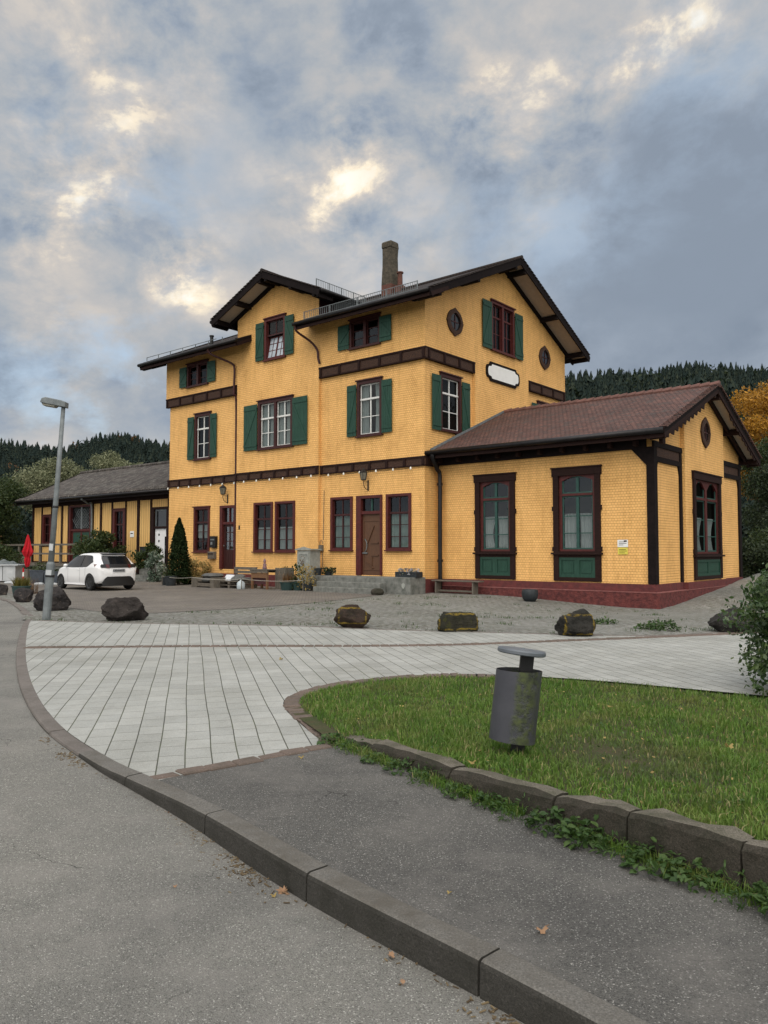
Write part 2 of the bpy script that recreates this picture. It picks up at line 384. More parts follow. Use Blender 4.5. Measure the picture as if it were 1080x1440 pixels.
M['leaf_pale'] = leaf_mat('silver_leaves', [(.0, (.085, .10, .05)), (.5, (.17, .185, .10)), (1., (.34, .34, .21))], .6, .25)
M['leaf_gold'] = leaf_mat('golden_leaves', [(.0, (.16, .085, .012)), (.35, (.34, .17, .02)), (.75, (.52, .26, .03)), (1., (.16, .15, .03))], .55, .3)
M['leaf_yg'] = leaf_mat('yellowing_leaves', [(.0, (.05, .055, .012)), (.5, (.11, .10, .022)), (1., (.20, .16, .04))], .6, .3)
M['leaf_rust'] = leaf_mat('rust_leaves', [(.0, (.05, .03, .012)), (.5, (.14, .065, .022)), (1., (.16, .10, .035))], .6, .25)
M['leaf_gloss'] = leaf_mat('glossy_bush_leaves', [(.0, (.02, .046, .014)), (.5, (.052, .095, .028)), (.85, (.11, .16, .055)), (1., (.26, .17, .06))], .34, .25, .5)
M['leaf_varieg'] = leaf_mat('variegated_leaves', [(.0, (.03, .06, .035)), (.5, (.10, .15, .10)), (1., (.5, .54, .47))], .5, .25)
M['leaf_straw'] = leaf_mat('straw_coloured_leaves', [(.0, (.16, .11, .04)), (.5, (.34, .25, .09)), (1., (.48, .38, .14))], .6, .3)
M['thuja'] = leaf_mat('thuja_sprays', [(.0, (.008, .017, .006)), (.5, (.016, .03, .009)), (1., (.034, .052, .016))], .7, .1, .15)
M['petal'] = leaf_mat('pale_flowers', [(.0, (.16, .15, .17)), (.4, (.42, .40, .44)), (.7, (.14, .17, .11)), (1., (.5, .2, .22))], .6, .2)
M['carpaint'] = mat('white_car_paint', (.80, .80, .80), (.78, .78, .785), 1, .18, .6)
M['carblack'] = mat('black_car_trim', (.010, .010, .011), (.007, .007, .007), 4, .35, .5)
M['carglass'] = mat('tinted_car_glass', (.010, .011, .013), (.007, .008, .009), 2, .05, .6)
M['tyre'] = mat('tyre_rubber', (.012, .012, .012), (.018, .018, .018), 9, .8)
M['rim'] = mat('dark_alloy', (.10, .105, .11), (.06, .06, .065), 4, .3, .5, .8)
M['taillight'] = mat('dark_red_lamp', (.09, .007, .006), (.035, .006, .006), 6, .1, .6)
M['plate'] = mat('number_plate', (.22, .23, .24), (.14, .145, .15), 30, .4)
def boards():
    m, t, b = newmat('yellow_vertical_boards', .65, .25)
    x, y, z = t.sep(t.obj())
    s = t.math('ADD', x, y)
    f = t.math('FRACT', t.math('DIVIDE', s, .21))
    j = t.math('LESS_THAN', f, .16)
    c = t.mix(j, t.ramp(t.noise(t.comb(t.math('MULTIPLY', s, 4.), t.math('MULTIPLY', z, .4), 0.), 2., 4), [(.3, (.64, .385, .135)), (.7, (.78, .50, .19))]), (.36, .19, .055))
    t.l(c, b.inputs['Base Color'])
    h = t.math('ADD', t.math('GREATER_THAN', f, .12), t.math('LESS_THAN', f, .02))
    t.l(t.bump(h, .02), b.inputs['Normal'])
    return m
M['boards'] = boards()

# ------------------------------------------------------------------ mesh helpers
class MB:
    def __init__(s, T=None): s.v = []; s.f = []; s.mi = []; s.T = T; s.m = 0
    def add(s, vs, fs, mi=None):
        o = len(s.v); T = s.T
        s.v += [T(*p) if T else tuple(p) for p in vs]
        s.f += [tuple(o + i for i in f) for f in fs]; s.mi += [s.m if mi is None else mi] * len(fs)
        return s
    def box(s, x0, x1, y0, y1, z0, z1):
        vs = [(x, y, z) for z in (z0, z1) for y in (y0, y1) for x in (x0, x1)]
        return s.add(vs, [(0, 2, 3, 1), (4, 5, 7, 6), (0, 1, 5, 4), (2, 6, 7, 3), (0, 4, 6, 2), (1, 3, 7, 5)])
    def beam(s, p, q, w, h, up=(0, 0, 1)):
        p, q = Vector(p), Vector(q); d = (q - p).normalized(); u = Vector(up)
        a = d.cross(u).normalized() * (w / 2); b = a.cross(d).normalized() * (h / 2)
        vs = [c + i * a + j * b for c in (p, q) for i, j in ((-1, -1), (1, -1), (1, 1), (-1, 1))]
        return s.add(vs, [(0, 1, 2, 3), (7, 6, 5, 4), (0, 4, 5, 1), (1, 5, 6, 2), (2, 6, 7, 3), (3, 7, 4, 0)])
    def prism(s, poly, d0, d1, plane='xz'):
        """poly extruded along the third axis"""
        n = len(poly)
        f = {'xz': lambda a, b, d: (a, d, b), 'xy': lambda a, b, d: (a, b, d), 'yz': lambda a, b, d: (d, a, b)}[plane]
        vs = [f(a, b, d0) for a, b in poly] + [f(a, b, d1) for a, b in poly]
        fs = [tuple(range(n)), tuple(range(2 * n - 1, n - 1, -1))] + [(i, i + n, (i + 1) % n + n, (i + 1) % n) for i in range(n)]
        return s.add(vs, fs)
    def tube(s, path, r, n=8, cap=True):
        path = [Vector(p) for p in path]; k = len(path)
        rs = r if isinstance(r, (list, tuple)) else [r] * k
        vs = []; prev = None
        for i, p in enumerate(path):
            d = (path[min(i + 1, k - 1)] - path[max(i - 1, 0)]).normalized()
            ref = prev if prev is not None else (Vector((0, 0, 1)) if abs(d.z) < .9 else Vector((1, 0, 0)))
            a = d.cross(ref).normalized() if prev is None else (ref - d * ref.dot(d)).normalized()
            prev = a; b = d.cross(a)
            vs += [p + (a * math.cos(2 * math.pi * j / n) + b * math.sin(2 * math.pi * j / n)) * rs[i] for j in range(n)]
        fs = [(i * n + j, i * n + (j + 1) % n, (i + 1) * n + (j + 1) % n, (i + 1) * n + j) for i in range(k - 1) for j in range(n)]
        if cap: fs += [tuple(range(n - 1, -1, -1)), tuple(range((k - 1) * n, k * n))]
        return s.add(vs, fs)
    def lathe(s, prof, c=(0, 0, 0), n=20, axis='z'):
        k = len(prof); vs = []
        for r, h in prof:
            for j in range(n):
                a = 2 * math.pi * j / n
                p = (r * math.cos(a), r * math.sin(a), h) if axis == 'z' else (r * math.cos(a), h, r * math.sin(a))
                vs.append((c[0] + p[0], c[1] + p[1], c[2] + p[2]))
        fs = [(i * n + j, i * n + (j + 1) % n, (i + 1) * n + (j + 1) % n, (i + 1) * n + j) for i in range(k - 1) for j in range(n)]
        fs += [tuple(range(n - 1, -1, -1)), tuple(range((k - 1) * n, k * n))]
        return s.add(vs, fs)
    def build(s, name, mats, parent=None, smooth=False, bevel=0., loc=None, rz=0., fix=True, auto=None):
        me = bpy.data.meshes.new(name); me.from_pydata([tuple(p) for p in s.v], [], s.f)
        for mm in (mats if isinstance(mats, (list, tuple)) else [mats]): me.materials.append(M[mm] if isinstance(mm, str) else mm)
        me.polygons.foreach_set('material_index', s.mi)
        if fix:
            bm = bmesh.new(); bm.from_mesh(me); bmesh.ops.recalc_face_normals(bm, faces=bm.faces); bm.to_mesh(me); bm.free()
        if smooth: me.polygons.foreach_set('use_smooth', [True] * len(me.polygons))
        o = bpy.data.objects.new(name, me); COL.objects.link(o)
        if parent: o.parent = parent
        if loc is not None: o.location = loc
        if rz: o.rotation_euler.z = rz
        if bevel:
            b = o.modifiers.new('bevel', 'BEVEL'); b.width = bevel; b.segments = 2; b.limit_method = 'ANGLE'; b.angle_limit = R(40)
        if auto:
            try:
                bm = bmesh.new(); bm.from_mesh(me)
                for e in bm.edges:
                    if len(e.link_faces) == 2 and e.calc_face_angle(0) > auto: e.smooth = False
                bm.to_mesh(me); bm.free()
            except Exception: pass
        return o

def bigmesh(name, V, F, m, parent=None, smooth=False, loc=None):
    """numpy verts (n,3) and faces (m,k)"""
    V = np.asarray(V, np.float32); F = np.asarray(F, np.int32)
    me = bpy.data.meshes.new(name); k = F.shape[1]
    me.vertices.add(len(V)); me.vertices.foreach_set('co', V.ravel())
    me.loops.add(F.size); me.loops.foreach_set('vertex_index', F.ravel())
    me.polygons.add(len(F)); me.polygons.foreach_set('loop_start', np.arange(len(F), dtype=np.int32) * k)
    try: me.polygons.foreach_set('loop_total', np.full(len(F), k, np.int32))
    except Exception: pass
    me.materials.append(M[m] if isinstance(m, str) else m)
    me.update(calc_edges=True); me.validate()
    if smooth: me.polygons.foreach_set('use_smooth', [True] * len(F))
    o = bpy.data.objects.new(name, me); COL.objects.link(o)
    if parent: o.parent = parent
    if loc is not None: o.location = loc
    return o

def thing(name, label, cat, loc=(0, 0, 0), rz=0., group=None):
    o = bpy.data.objects.new(name, None); COL.objects.link(o); o.empty_display_size = .2
    o.location = loc; o.rotation_euler = (0, 0, rz); o['label'] = label; o['category'] = cat
    if group: o['group'] = group
    return o
def tag(o, label, cat, group=None):
    o['label'] = label; o['category'] = cat
    if group: o['group'] = group
    return o
def struct(o, label=None):
    o['kind'] = 'structure'
    if label: o['label'] = label; o['category'] = 'ground'
    return o
def pip(x, y, poly):
    c = np.zeros(x.shape, bool); n = len(poly)
    for i in range(n):
        (x0, y0), (x1, y1) = poly[i], poly[i - 1]
        c ^= ((y0 > y) != (y1 > y)) & (x < (x1 - x0) * (y - y0) / ((y1 - y0) or 1e-9) + x0)
    return c
def spline(pts, n=6):
    out = []; P = [np.array(p, float) for p in pts]
    for i in range(len(P) - 1):
        p0, p1, p2, p3 = P[max(i - 1, 0)], P[i], P[i + 1], P[min(i + 2, len(P) - 1)]
        for k in range(n):
            t = k / n
            out.append(.5 * (2 * p1 + (p2 - p0) * t + (2 * p0 - 5 * p1 + 4 * p2 - p3) * t * t + (3 * p1 - p0 - 3 * p2 + p3) * t ** 3))
    out.append(P[-1]); return [tuple(q) for q in out]
def resample(pts, step):
    P = np.array(pts, float); d = np.r_[0, np.cumsum(np.linalg.norm(np.diff(P, axis=0), axis=1))]
    n = max(2, int(round(d[-1] / step)) + 1); s = np.linspace(0, d[-1], n)
    return np.c_[np.interp(s, d, P[:, 0]), np.interp(s, d, P[:, 1])]
def offset(P, w):
    P = np.array(P, float); T = np.gradient(P, axis=0); T /= np.linalg.norm(T, axis=1)[:, None] + 1e-9
    return P + np.c_[-T[:, 1], T[:, 0]] * w
# ------------------------------------------------------------------ camera, light, sky
EYE = 1.75; F = 1100.; HY = 774.
PITCH = math.atan((HY - 720) / F)
cam = bpy.data.cameras.new('camera'); camo = bpy.data.objects.new('camera', cam); COL.objects.link(camo)
cam.sensor_fit = 'HORIZONTAL'; cam.sensor_width = 36; cam.lens = 36 * F / 1080
cam.clip_start = .05; cam.clip_end = 6000
camo.location = (0, 0, EYE); camo.rotation_euler = (math.pi / 2 + PITCH, 0, 0)
SC.camera = camo
SUN_EL, SUN_AZ = R(50), R(188)          # azimuth clockwise from +Y: behind the viewer, a little left
sun = bpy.data.lights.new('sun', 'SUN'); suno = bpy.data.objects.new('sun', sun); COL.objects.link(suno)
sun.energy = 1.2; sun.angle = R(50); sun.color = (1., .93, .84)
sd = Vector((math.sin(SUN_AZ) * math.cos(SUN_EL), math.cos(SUN_AZ) * math.cos(SUN_EL), math.sin(SUN_EL)))
suno.rotation_euler = sd.to_track_quat('Z', 'Y').to_euler()
SC.view_settings.view_transform = 'Standard'; SC.view_settings.look = 'None'; SC.view_settings.gamma = 1; SC.view_settings.exposure = .22

def pxdir(x, y):
    d = Vector(((x - 540) / F, 1., -(y - 720) / F)); c, s = math.cos(PITCH), math.sin(PITCH)
    return Vector((d.x, d.y * c - d.z * s, d.y * s + d.z * c)).normalized()

W = bpy.data.worlds.new('World'); SC.world = W; W.use_nodes = True
t = NT(W.node_tree); bg = t.N['Background']
sky = t.n('ShaderNodeTexSky', sky_type='NISHITA'); sky.sun_disc = False
sky.sun_elevation = SUN_EL; sky.sun_rotation = SUN_AZ
D = t.n('ShaderNodeTexCoord').outputs['Generated']
nv = t.n('ShaderNodeVectorMath', operation='NORMALIZE'); t.l(D, nv.inputs[0]); D = nv.outputs[0]
dx, dy, dz = t.sep(D)
den = t.math('ADD', t.math('MAXIMUM', dz, 0.), .22)
px_, py_ = t.math('DIVIDE', dx, den), t.math('DIVIDE', dy, den)
# streets of cloud run diagonally across the sky
ca, sa = math.cos(R(28)), math.sin(R(28))
qx = t.math('ADD', t.math('MULTIPLY', px_, ca), t.math('MULTIPLY', py_, sa))
qy = t.math('SUBTRACT', t.math('MULTIPLY', py_, ca), t.math('MULTIPLY', px_, sa))
P = t.comb(t.math('ADD', dx, t.math('MULTIPLY', dz, .2)), t.math('MULTIPLY', dy, .8), t.math('SUBTRACT', t.math('MULTIPLY', dz, 1.45), t.math('MULTIPLY', dx, .22)))
n1 = t.noise(P, 4.2, 5, .50, .1)
n2 = t.noise(P, 9.0, 9, .62, .15)
wn = t.n('ShaderNodeTexNoise'); wn.inputs['Scale'].default_value = 5.5; wn.inputs['Detail'].default_value = 6.; t.l(P, wn.inputs['Vector'])
ws = t.n('ShaderNodeVectorMath', operation='MULTIPLY_ADD'); t.l(wn.outputs['Color'], ws.inputs[0]); ws.inputs[1].default_value = (.17, .17, .17); ws.inputs[2].default_value = (-.085, -.085, -.085)
wa = t.n('ShaderNodeVectorMath', operation='ADD'); t.l(D, wa.inputs[0]); t.l(ws.outputs[0], wa.inputs[1])
wz = t.n('ShaderNodeVectorMath', operation='NORMALIZE'); t.l(wa.outputs[0], wz.inputs[0]); DW = wz.outputs[0]
def glow(x, y, sig):
    d = pxdir(x, y)
    dp = t.n('ShaderNodeVectorMath', operation='DOT_PRODUCT'); t.l(DW, dp.inputs[0]); dp.inputs[1].default_value = d
    return t.math('POWER', t.math('MAXIMUM', dp.outputs['Value'], 0.), 1. / math.radians(sig) ** 2)
def addall(L, wts):
    a = None
    for g, w in zip(L, wts):
        q = t.math('MULTIPLY', g, w); a = q if a is None else t.math('ADD', a, q)
    return a
bright = addall([glow(*a) for a in ((1020, 62, 2.4), (985, 85, 2.0), (935, 130, 2.2), (905, 110, 1.8), (858, 190, 2.3), (765, 322, 2.0), (700, 185, 2.8), (790, 135, 2.2), (490, 215, 2.4), (435, 290, 2.0), (268, 388, 2.2), (245, 375, 2.0), (58, 280, 2.4), (150, 222, 2.0), (178, 140, 1.8), (20, 190, 2.6), (70, 500, 3.0), (40, 545, 3.5), (275, 30, 4.), (80, 40, 4.), (560, 20, 3.5), (690, 165, 2.4), (560, 335, 2.6), (900, 470, 4.))],
                [.75, .85, .70, .7, 1.1, .75, .4, .4, 1.0, .95, .85, .65, .9, .65, .6, .4, .38, .27, .42, .4, .35, .55, .45, .2])
dark = addall([glow(*a) for a in ((960, 330, 7.5), (880, 440, 6.), (1060, 210, 5.5), (640, 110, 6.), (520, 120, 5.), (330, 220, 6.), (140, 420, 6.), (300, 330, 5.), (90, 130, 7.))],
              [1.15, 1.0, .85, .6, .55, .45, .4, .4, .6])
blue = addall([glow(*a) for a in ((1000, 120, 4.), (830, 260, 4.), (150, 620, 6.), (60, 600, 6.), (770, 330, 3.), (250, 250, 4.), (110, 250, 4.), (620, 340, 5.), (180, 560, 5.))], [.8, .45, .6, .6, .5, .6, .7, .5, .5])
dens = t.math('ADD', t.math('MULTIPLY_ADD', n1, .62, .19), t.math('MULTIPLY', t.math('SUBTRACT', n2, .5), .46))
dens = t.math('ADD', dens, t.math('MULTIPLY', bright, t.math('MULTIPLY', t.ramp(n2, [(.36, 0.), (.61, 1.)]), .355)))
dens = t.math('SUBTRACT', dens, t.math('MULTIPLY', dark, .10))
darkr = addall([glow(*a) for a in ((980, 320, 6.0), (900, 440, 5.), (1070, 220, 4.5), (880, 300, 4.))], [.8, .6, .6, .4])
dkf = t.math('MULTIPLY', darkr, .85, clamp=True)
dens = t.math('ADD', t.math('MULTIPLY', dens, t.math('SUBTRACT', 1., dkf)), t.math('MULTIPLY', dkf, .312))
cloud = t.ramp(dens, [(.24, (.170, .212, .275)), (.38, (.275, .322, .390)), (.48, (.365, .392, .424)), (.56, (.440, .438, .442)), (.66, (.555, .515, .475)), (.78, (.90, .78, .60)), (.90, (.96, .92, .82))])
gapf = t.math('MULTIPLY', blue, t.ramp(t.noise(P, 6.1, 8, .62, .2), [(.46, 0.), (.62, .7)]))
nsky = t.mix(1., sky.outputs[0], (.115, .115, .115), 'MULTIPLY')
pale = t.mix(.6, nsky, (.50, .59, .67))
col = t.mix(gapf, cloud, pale)
hz = t.ramp(dz, [(.0, .5), (.16, 0.)])
col = t.mix(hz, col, (.50, .54, .57))
# overcast sky boosted overhead and behind the viewer: added fill from out of view
up = t.ramp(dz, [(.60, 0.), (.90, 1.)])
back = t.ramp(t.math('ADD', t.math('MULTIPLY', dy, -.5), .5), [(.36, 0.), (.72, 1.)])
boost = t.math('ADD', t.math('MULTIPLY', t.math('MAXIMUM', up, back), 1.9), 1.)
warm = t.mix(back, (1., 1., 1.), (1.06, 1.0, .92))
col = t.mix(1., col, warm, 'MULTIPLY')
vm = t.n('ShaderNodeVectorMath', operation='SCALE'); t.l(col, vm.inputs[0])
t.l(t.math('MULTIPLY', boost, 10.), vm.inputs['Scale'])
t.l(vm.outputs[0], bg.inputs['Color']); bg.inputs['Strength'].default_value = .10

# ------------------------------------------------------------------ terrain and ground
TH = R(39.8); U = Vector((math.cos(TH), -math.sin(TH), 0)); V = Vector((math.sin(TH), math.cos(TH), 0))
C0 = Vector((1.555, 29.845, 0)); G = .13
def wl(u, v, z=0.): return C0 + U * u + V * v + Vector((0, 0, z))
def lw(x, y): q = Vector((x, y, 0)) - C0; return q.dot(U), q.dot(V)
def sst(a, b, x): q = min(1., max(0., (x - a) / (b - a))); return q * q * (3 - 2 * q)
def zyard(x, y):
    u, v = lw(x, y)
    z = G - .24 * sst(2, 8.5, u) * sst(17.5, 24, y)
    z += .75 * min(1.3, max(0., (v - 1.2) / 9)) * sst(6.5, 9, u)
    return z

b = MB(); 
N = 40
gx = np.linspace(-1, 1, 61); gx = np.sign(gx) * np.abs(gx) ** 2.2 * 3000
vs = [(x, y, -.22) for y in gx for x in gx]
b.add(vs, [(j * 61 + i, j * 61 + i + 1, (j + 1) * 61 + i + 1, (j + 1) * 61 + i) for j in range(60) for i in range(60)])
struct(b.build('ground', 'ground'))

KERB = spline([(4.2, -1.6), (2.35, 1.0), (.89, 2.76), (.46, 3.26), (-.29, 4.08), (-1.06, 5.03), (-1.72, 5.73), (-2.17, 6.22), (-3.1, 7.49), (-4.32, 9.68), (-5.8, 12.75), (-7.65, 16.93), (-8.69, 19.5), (-9.35, 20.6), (-10.4, 22.5), (-12.1, 25.4), (-13.4, 27.3), (-20, 37.2), (-30, 50.5), (-45, 70)], 8)
KP = resample(KERB, .25)
def zroad(y): return .10 * sst(4.3, 6.6, y)
def kslice(y0, y1): return [tuple(p) for p in KP if y0 <= p[1] <= y1]
# road: a sheet left of the kerb line
KW = .135
rows = [offset(KP, w) for w in (.0, .6, 1.5, 3., 5., 8., 14.)]
b = MB(); n = len(KP)
for r in rows: b.v += [(x, y, zroad(KP[i][1]) - .0) for i, (x, y) in enumerate(r)]
b.f = [(j * n + i, j * n + i + 1, (j + 1) * n + i + 1, (j + 1) * n + i) for j in range(len(rows) - 1) for i in range(n - 1)]; b.mi = [0] * len(b.f)
struct(b.build('road', 'road', smooth=True))

# kerb stones
d = np.r_[0, np.cumsum(np.linalg.norm(np.diff(KP, axis=0), axis=1))]
s0 = d[np.argmin(np.linalg.norm(KP - np.array((-.31, 4.06)), axis=1))]
kf = lambda s: np.array((np.interp(s, d, KP[:, 0]), np.interp(s, d, KP[:, 1])))
KS0 = s0
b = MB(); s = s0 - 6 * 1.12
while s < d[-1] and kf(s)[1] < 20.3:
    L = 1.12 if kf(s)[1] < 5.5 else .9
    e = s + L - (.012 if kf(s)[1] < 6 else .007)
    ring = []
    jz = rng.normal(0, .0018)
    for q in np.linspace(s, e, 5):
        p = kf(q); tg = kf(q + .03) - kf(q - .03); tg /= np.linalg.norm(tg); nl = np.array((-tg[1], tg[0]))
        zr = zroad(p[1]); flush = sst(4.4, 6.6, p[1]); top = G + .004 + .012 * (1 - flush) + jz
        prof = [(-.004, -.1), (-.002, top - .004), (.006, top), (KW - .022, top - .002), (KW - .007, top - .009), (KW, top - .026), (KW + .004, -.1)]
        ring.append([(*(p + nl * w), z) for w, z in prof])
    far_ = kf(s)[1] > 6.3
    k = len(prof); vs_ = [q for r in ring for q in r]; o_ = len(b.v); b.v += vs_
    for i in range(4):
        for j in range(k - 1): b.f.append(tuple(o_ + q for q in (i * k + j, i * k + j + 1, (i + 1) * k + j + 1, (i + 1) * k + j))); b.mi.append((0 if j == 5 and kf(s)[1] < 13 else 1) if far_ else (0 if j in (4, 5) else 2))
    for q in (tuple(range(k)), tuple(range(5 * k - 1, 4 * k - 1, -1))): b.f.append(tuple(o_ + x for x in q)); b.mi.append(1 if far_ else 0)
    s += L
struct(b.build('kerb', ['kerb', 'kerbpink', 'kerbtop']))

from mathutils import geometry as mg
def sheet(name, poly, z, m, zf=None, grid=None):
    pts = [Vector(p) for p in poly]; n = len(pts); pts2 = list(pts)
    if grid:
        a = np.array(poly); X, Y = np.meshgrid(np.arange(a[:, 0].min(), a[:, 0].max(), grid), np.arange(a[:, 1].min(), a[:, 1].max(), grid))
        X, Y = X.ravel(), Y.ravel(); ok = pip(X, Y, poly)
        pts2 += [Vector((x, y)) for x, y in zip(X[ok], Y[ok])]
    vv, _, ff, *_ = mg.delaunay_2d_cdt(pts2, [(i, (i + 1) % n) for i in range(n)], [list(range(n))], 1, 1e-4)
    b = MB(); b.add([(p.x, p.y, zf(p.x, p.y) if zf else z) for p in vv], [tuple(f) for f in ff])
    o = b.build(name, m, fix=False, smooth=bool(zf))
    bm = bmesh.new(); bm.from_mesh(o.data)
    for f in bm.faces:
        if f.normal.z < 0: f.normal_flip()
    bm.to_mesh(o.data); bm.free()
    return struct(o)

KSTART = (-1.66, 5.66)
inner = [tuple(p) for p in KP]
kn = min(range(len(KP)), key=lambda i: (KP[i][0] + 1.66) ** 2 + (KP[i][1] - 5.66) ** 2)
kfar = min(range(len(KP)), key=lambda i: (KP[i][0] + 8.25) ** 2 + (KP[i][1] - 18.4) ** 2)
LKF = spline([(-.40, 6.72), (-.06, 6.22), (.4, 5.54), (.72, 5.08), (1.04, 4.68), (1.31, 4.30), (1.62, 3.88), (2.4, 2.9), (3.6, 1.4), (6., -1.6)], 8)   # front foot of the lawn kerb
EDGE = spline([(-.46, 6.55), (-.76, 7.34), (-1.03, 8.16), (-1.06, 8.75), (-.84, 9.29), (-.35, 9.84), (.56, 10.29), (1.48, 10.29), (2.73, 9.79), (4.15, 8.88), (6.2, 7.7), (9., 6.4), (15., 4.)], 8)
CEDGE = [(-1.66, 5.62), (-1.27, 5.92), (-1.04, 6.11), (-.79, 6.33), (-.44, 6.56)]
FAR = spline([(-8.3, 18.2), (-5.51, 17.42), (-2.14, 16.85), (0., 16.03), (1.96, 15.5), (4.83, 14.9), (7.4, 15.75), (14, 18.2)], 6)
sheet('path', inner[:kn + 1] + CEDGE[1:] + LKF, G, 'path')
sheet('paved_forecourt', inner[kn:kfar] + FAR + [(16., 12.)] + EDGE[::-1] + CEDGE[-2:0:-1], G + .002, 'slabs')

front = resample([(-45, 71), (-30, 51), (-20, 37.5), (-13.4, 27.35), (-10.4, 22.55), (-9.3, 20.6), (-8.4, 18.2)] + FAR[1:] + [(30, 26)], .8)
nb = 40; b = MB(); n = len(front)
for j in range(nb + 1):
    w = (j / nb) ** 1.3
    for (x, y) in front:
        X, Y = x * (1 + .5 * w), y * (1 - w) + 95 * w
        b.v.append((X, Y, zyard(X, Y) + rng.normal(0, .0012) * (j > 0)))
b.f = [(j * n + i, j * n + i + 1, (j + 1) * n + i + 1, (j + 1) * n + i) for j in range(nb) for i in range(n - 1)]; b.mi = [0] * len(b.f)
struct(b.build('grass_paver_yard', 'yard', smooth=True))
bp = spline([(-9., 22.2), (-6.6, 20.2), (-4.6, 21.3), (-2.4, 23.9), (-.6, 27.4), (.2, 29.6)], 6)
sheet('block_paving', bp + [tuple(wl(-1.2, .1)[:2]), tuple(wl(-16.4, .1)[:2]), tuple(wl(-20, .8)[:2]), (-24, 45), (-20.2, 38.4), (-13.3, 28.4), (-10.3, 23.6)], G + .010, 'brickpave')

def setts(name, line, length, width, m, z=G, gap=.012, zj=.004, side=0.):
    P = resample(line, length); b = MB()
    for a, c in zip(P[:-1], P[1:]):
        tg = (c - a) / np.linalg.norm(c - a); nl = np.array((-tg[1], tg[0])); w = width * rng.uniform(.9, 1.08)
        q0, q1 = a + tg * gap / 2, c - tg * gap / 2; zz = z + rng.normal(0, zj) + .008
        o = side * width + rng.normal(0, .006)
        jit = lambda: rng.normal(0, .006, 2)
        base = [q0 + nl * (o - w / 2) + jit(), q1 + nl * (o - w / 2) + jit(), q1 + nl * (o + w / 2) + jit(), q0 + nl * (o + w / 2) + jit()]
        cen = sum(base) / 4
        vs = [(*p, z - .1) for p in base] + [(*p, zz - .010) for p in base] + [(*(cen + (p - cen) * .88), zz) for p in base]
        b.add(vs, [(8, 9, 10, 11)] + [(l + i, l + (i + 1) % 4, l + 4 + (i + 1) % 4, l + 4 + i) for l in (0, 4) for i in range(4)])
    o = b.build(name, m); o['kind'] = 'structure'; return o
STRIP = spline([(-5.98, 13.12), (-2.88, 13.31), (.61, 13.41), (3.32, 14.14), (4.75, 14.6), (7.27, 15.48), (13, 17.6)], 6)
setts('sett_strip', STRIP, .16, .11, 'cobble', z=G + .006, zj=.002, side=-.5); setts('sett_strip', STRIP, .16, .11, 'cobble', z=G + .006, zj=.002, side=.52)
setts('sett_edging', EDGE[:60], .12, .17, 'cobble', z=G + .005, side=-.5)
setts('sett_edging', CEDGE, .23, .12, 'cobble', z=G + .006, zj=.003)
setts('road_edge', [tuple(p) for p in KP if 20.2 < p[1] < 48], .35, .16, 'kerbpink', z=G - .002, side=.1)
setts('yard_edge', FAR[1:40], .5, .12, 'kerbpink', side=.5, zj=.003)

# lawn kerb of natural stones
LK = np.array(LKF); ld = np.r_[0, np.cumsum(np.linalg.norm(np.diff(LK, axis=0), axis=1))]
lf = lambda s: np.array((np.interp(s, ld, LK[:, 0]), np.interp(s, ld, LK[:, 1])))
sat = lambda p: ld[np.argmin(np.linalg.norm(LK - np.array(p), axis=1))]
cuts = [sat((-.1, 6.28)), sat((.42, 5.5)), sat((1.0, 4.74)), sat((1.31, 4.30)), sat((1.70, 3.78))]
while cuts[-1] < ld[-1] - .6: cuts.append(cuts[-1] + .66)
cuts = [sat((-.4, 6.7))] + cuts
def zkerb(s): return G + float(np.interp(s, [cuts[0], cuts[1], cuts[2], cuts[3], cuts[4], cuts[4] + .5], [.05, .085, .115, .165, .22, .245]))
b = MB()
for a, c in zip(cuts[:-1], cuts[1:]):
    S = np.linspace(a + .006, c - .006, 7); ring = []; jz = rng.normal(0, .008)
    for i, q in enumerate(S):
        p = lf(q); tg = lf(q + .02) - lf(q - .02); tg /= np.linalg.norm(tg); nl = np.array((-tg[1], tg[0]))
        top = zkerb(q) + jz - (.012 if i in (0, 6) else 0); r = lambda k=.006: rng.normal(0, k)
        prof = [(-.01 + r(), -.05), (.004 + r(), (top + G) * .5), (.006 + r(), top - .03 + r(.004)), (.03 + r(.004), top + r(.004)), (.09, top + .004 + r(.004)), (.155 + r(.01), top - .004 + r()), (.175 + r(.01), top - .05), (.18, -.05)]
        ring.append([(*(p + nl * w), z) for w, z in prof])
    k = len(prof); o_ = len(b.v); b.v += [q for r_ in ring for q in r_]
    for i in range(6):
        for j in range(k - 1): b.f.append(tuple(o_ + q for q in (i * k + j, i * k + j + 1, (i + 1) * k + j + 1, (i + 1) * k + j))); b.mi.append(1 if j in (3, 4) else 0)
    for q in (tuple(range(k)), tuple(range(7 * k - 1, 6 * k - 1, -1))): b.f.append(tuple(o_ + x for x in q)); b.mi.append(0)
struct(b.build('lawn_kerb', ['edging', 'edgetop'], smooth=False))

# lawn
back = offset(resample(LKF, .2), .13)
LAWN = [tuple(p) for p in offset(resample(EDGE, .2), -.03)] 
lawnpoly = [tuple(p) for p in back] + [(15, -3)] + LAWN[::-1]
Lb = np.array(back)
def zlawn(x, y):
    dd = np.hypot(Lb[:, 0] - x, Lb[:, 1] - y); i = dd.argmin(); k = float(np.interp(Lb[i, 0], [-.3, .2, .85, 1.3, 1.8, 2.3], [.25, .55, .85, 1.2, 1.7, 2.0]))
    f = 1 - sst(0, 2.6, dd[i])
    return G - .016 + (.03 + .10 * k) * f + .006 * math.sin(x * 3.1 + 1) * math.sin(y * 2.7) 
sheet('lawn_soil', lawnpoly, G, 'earth', zf=zlawn, grid=.25)

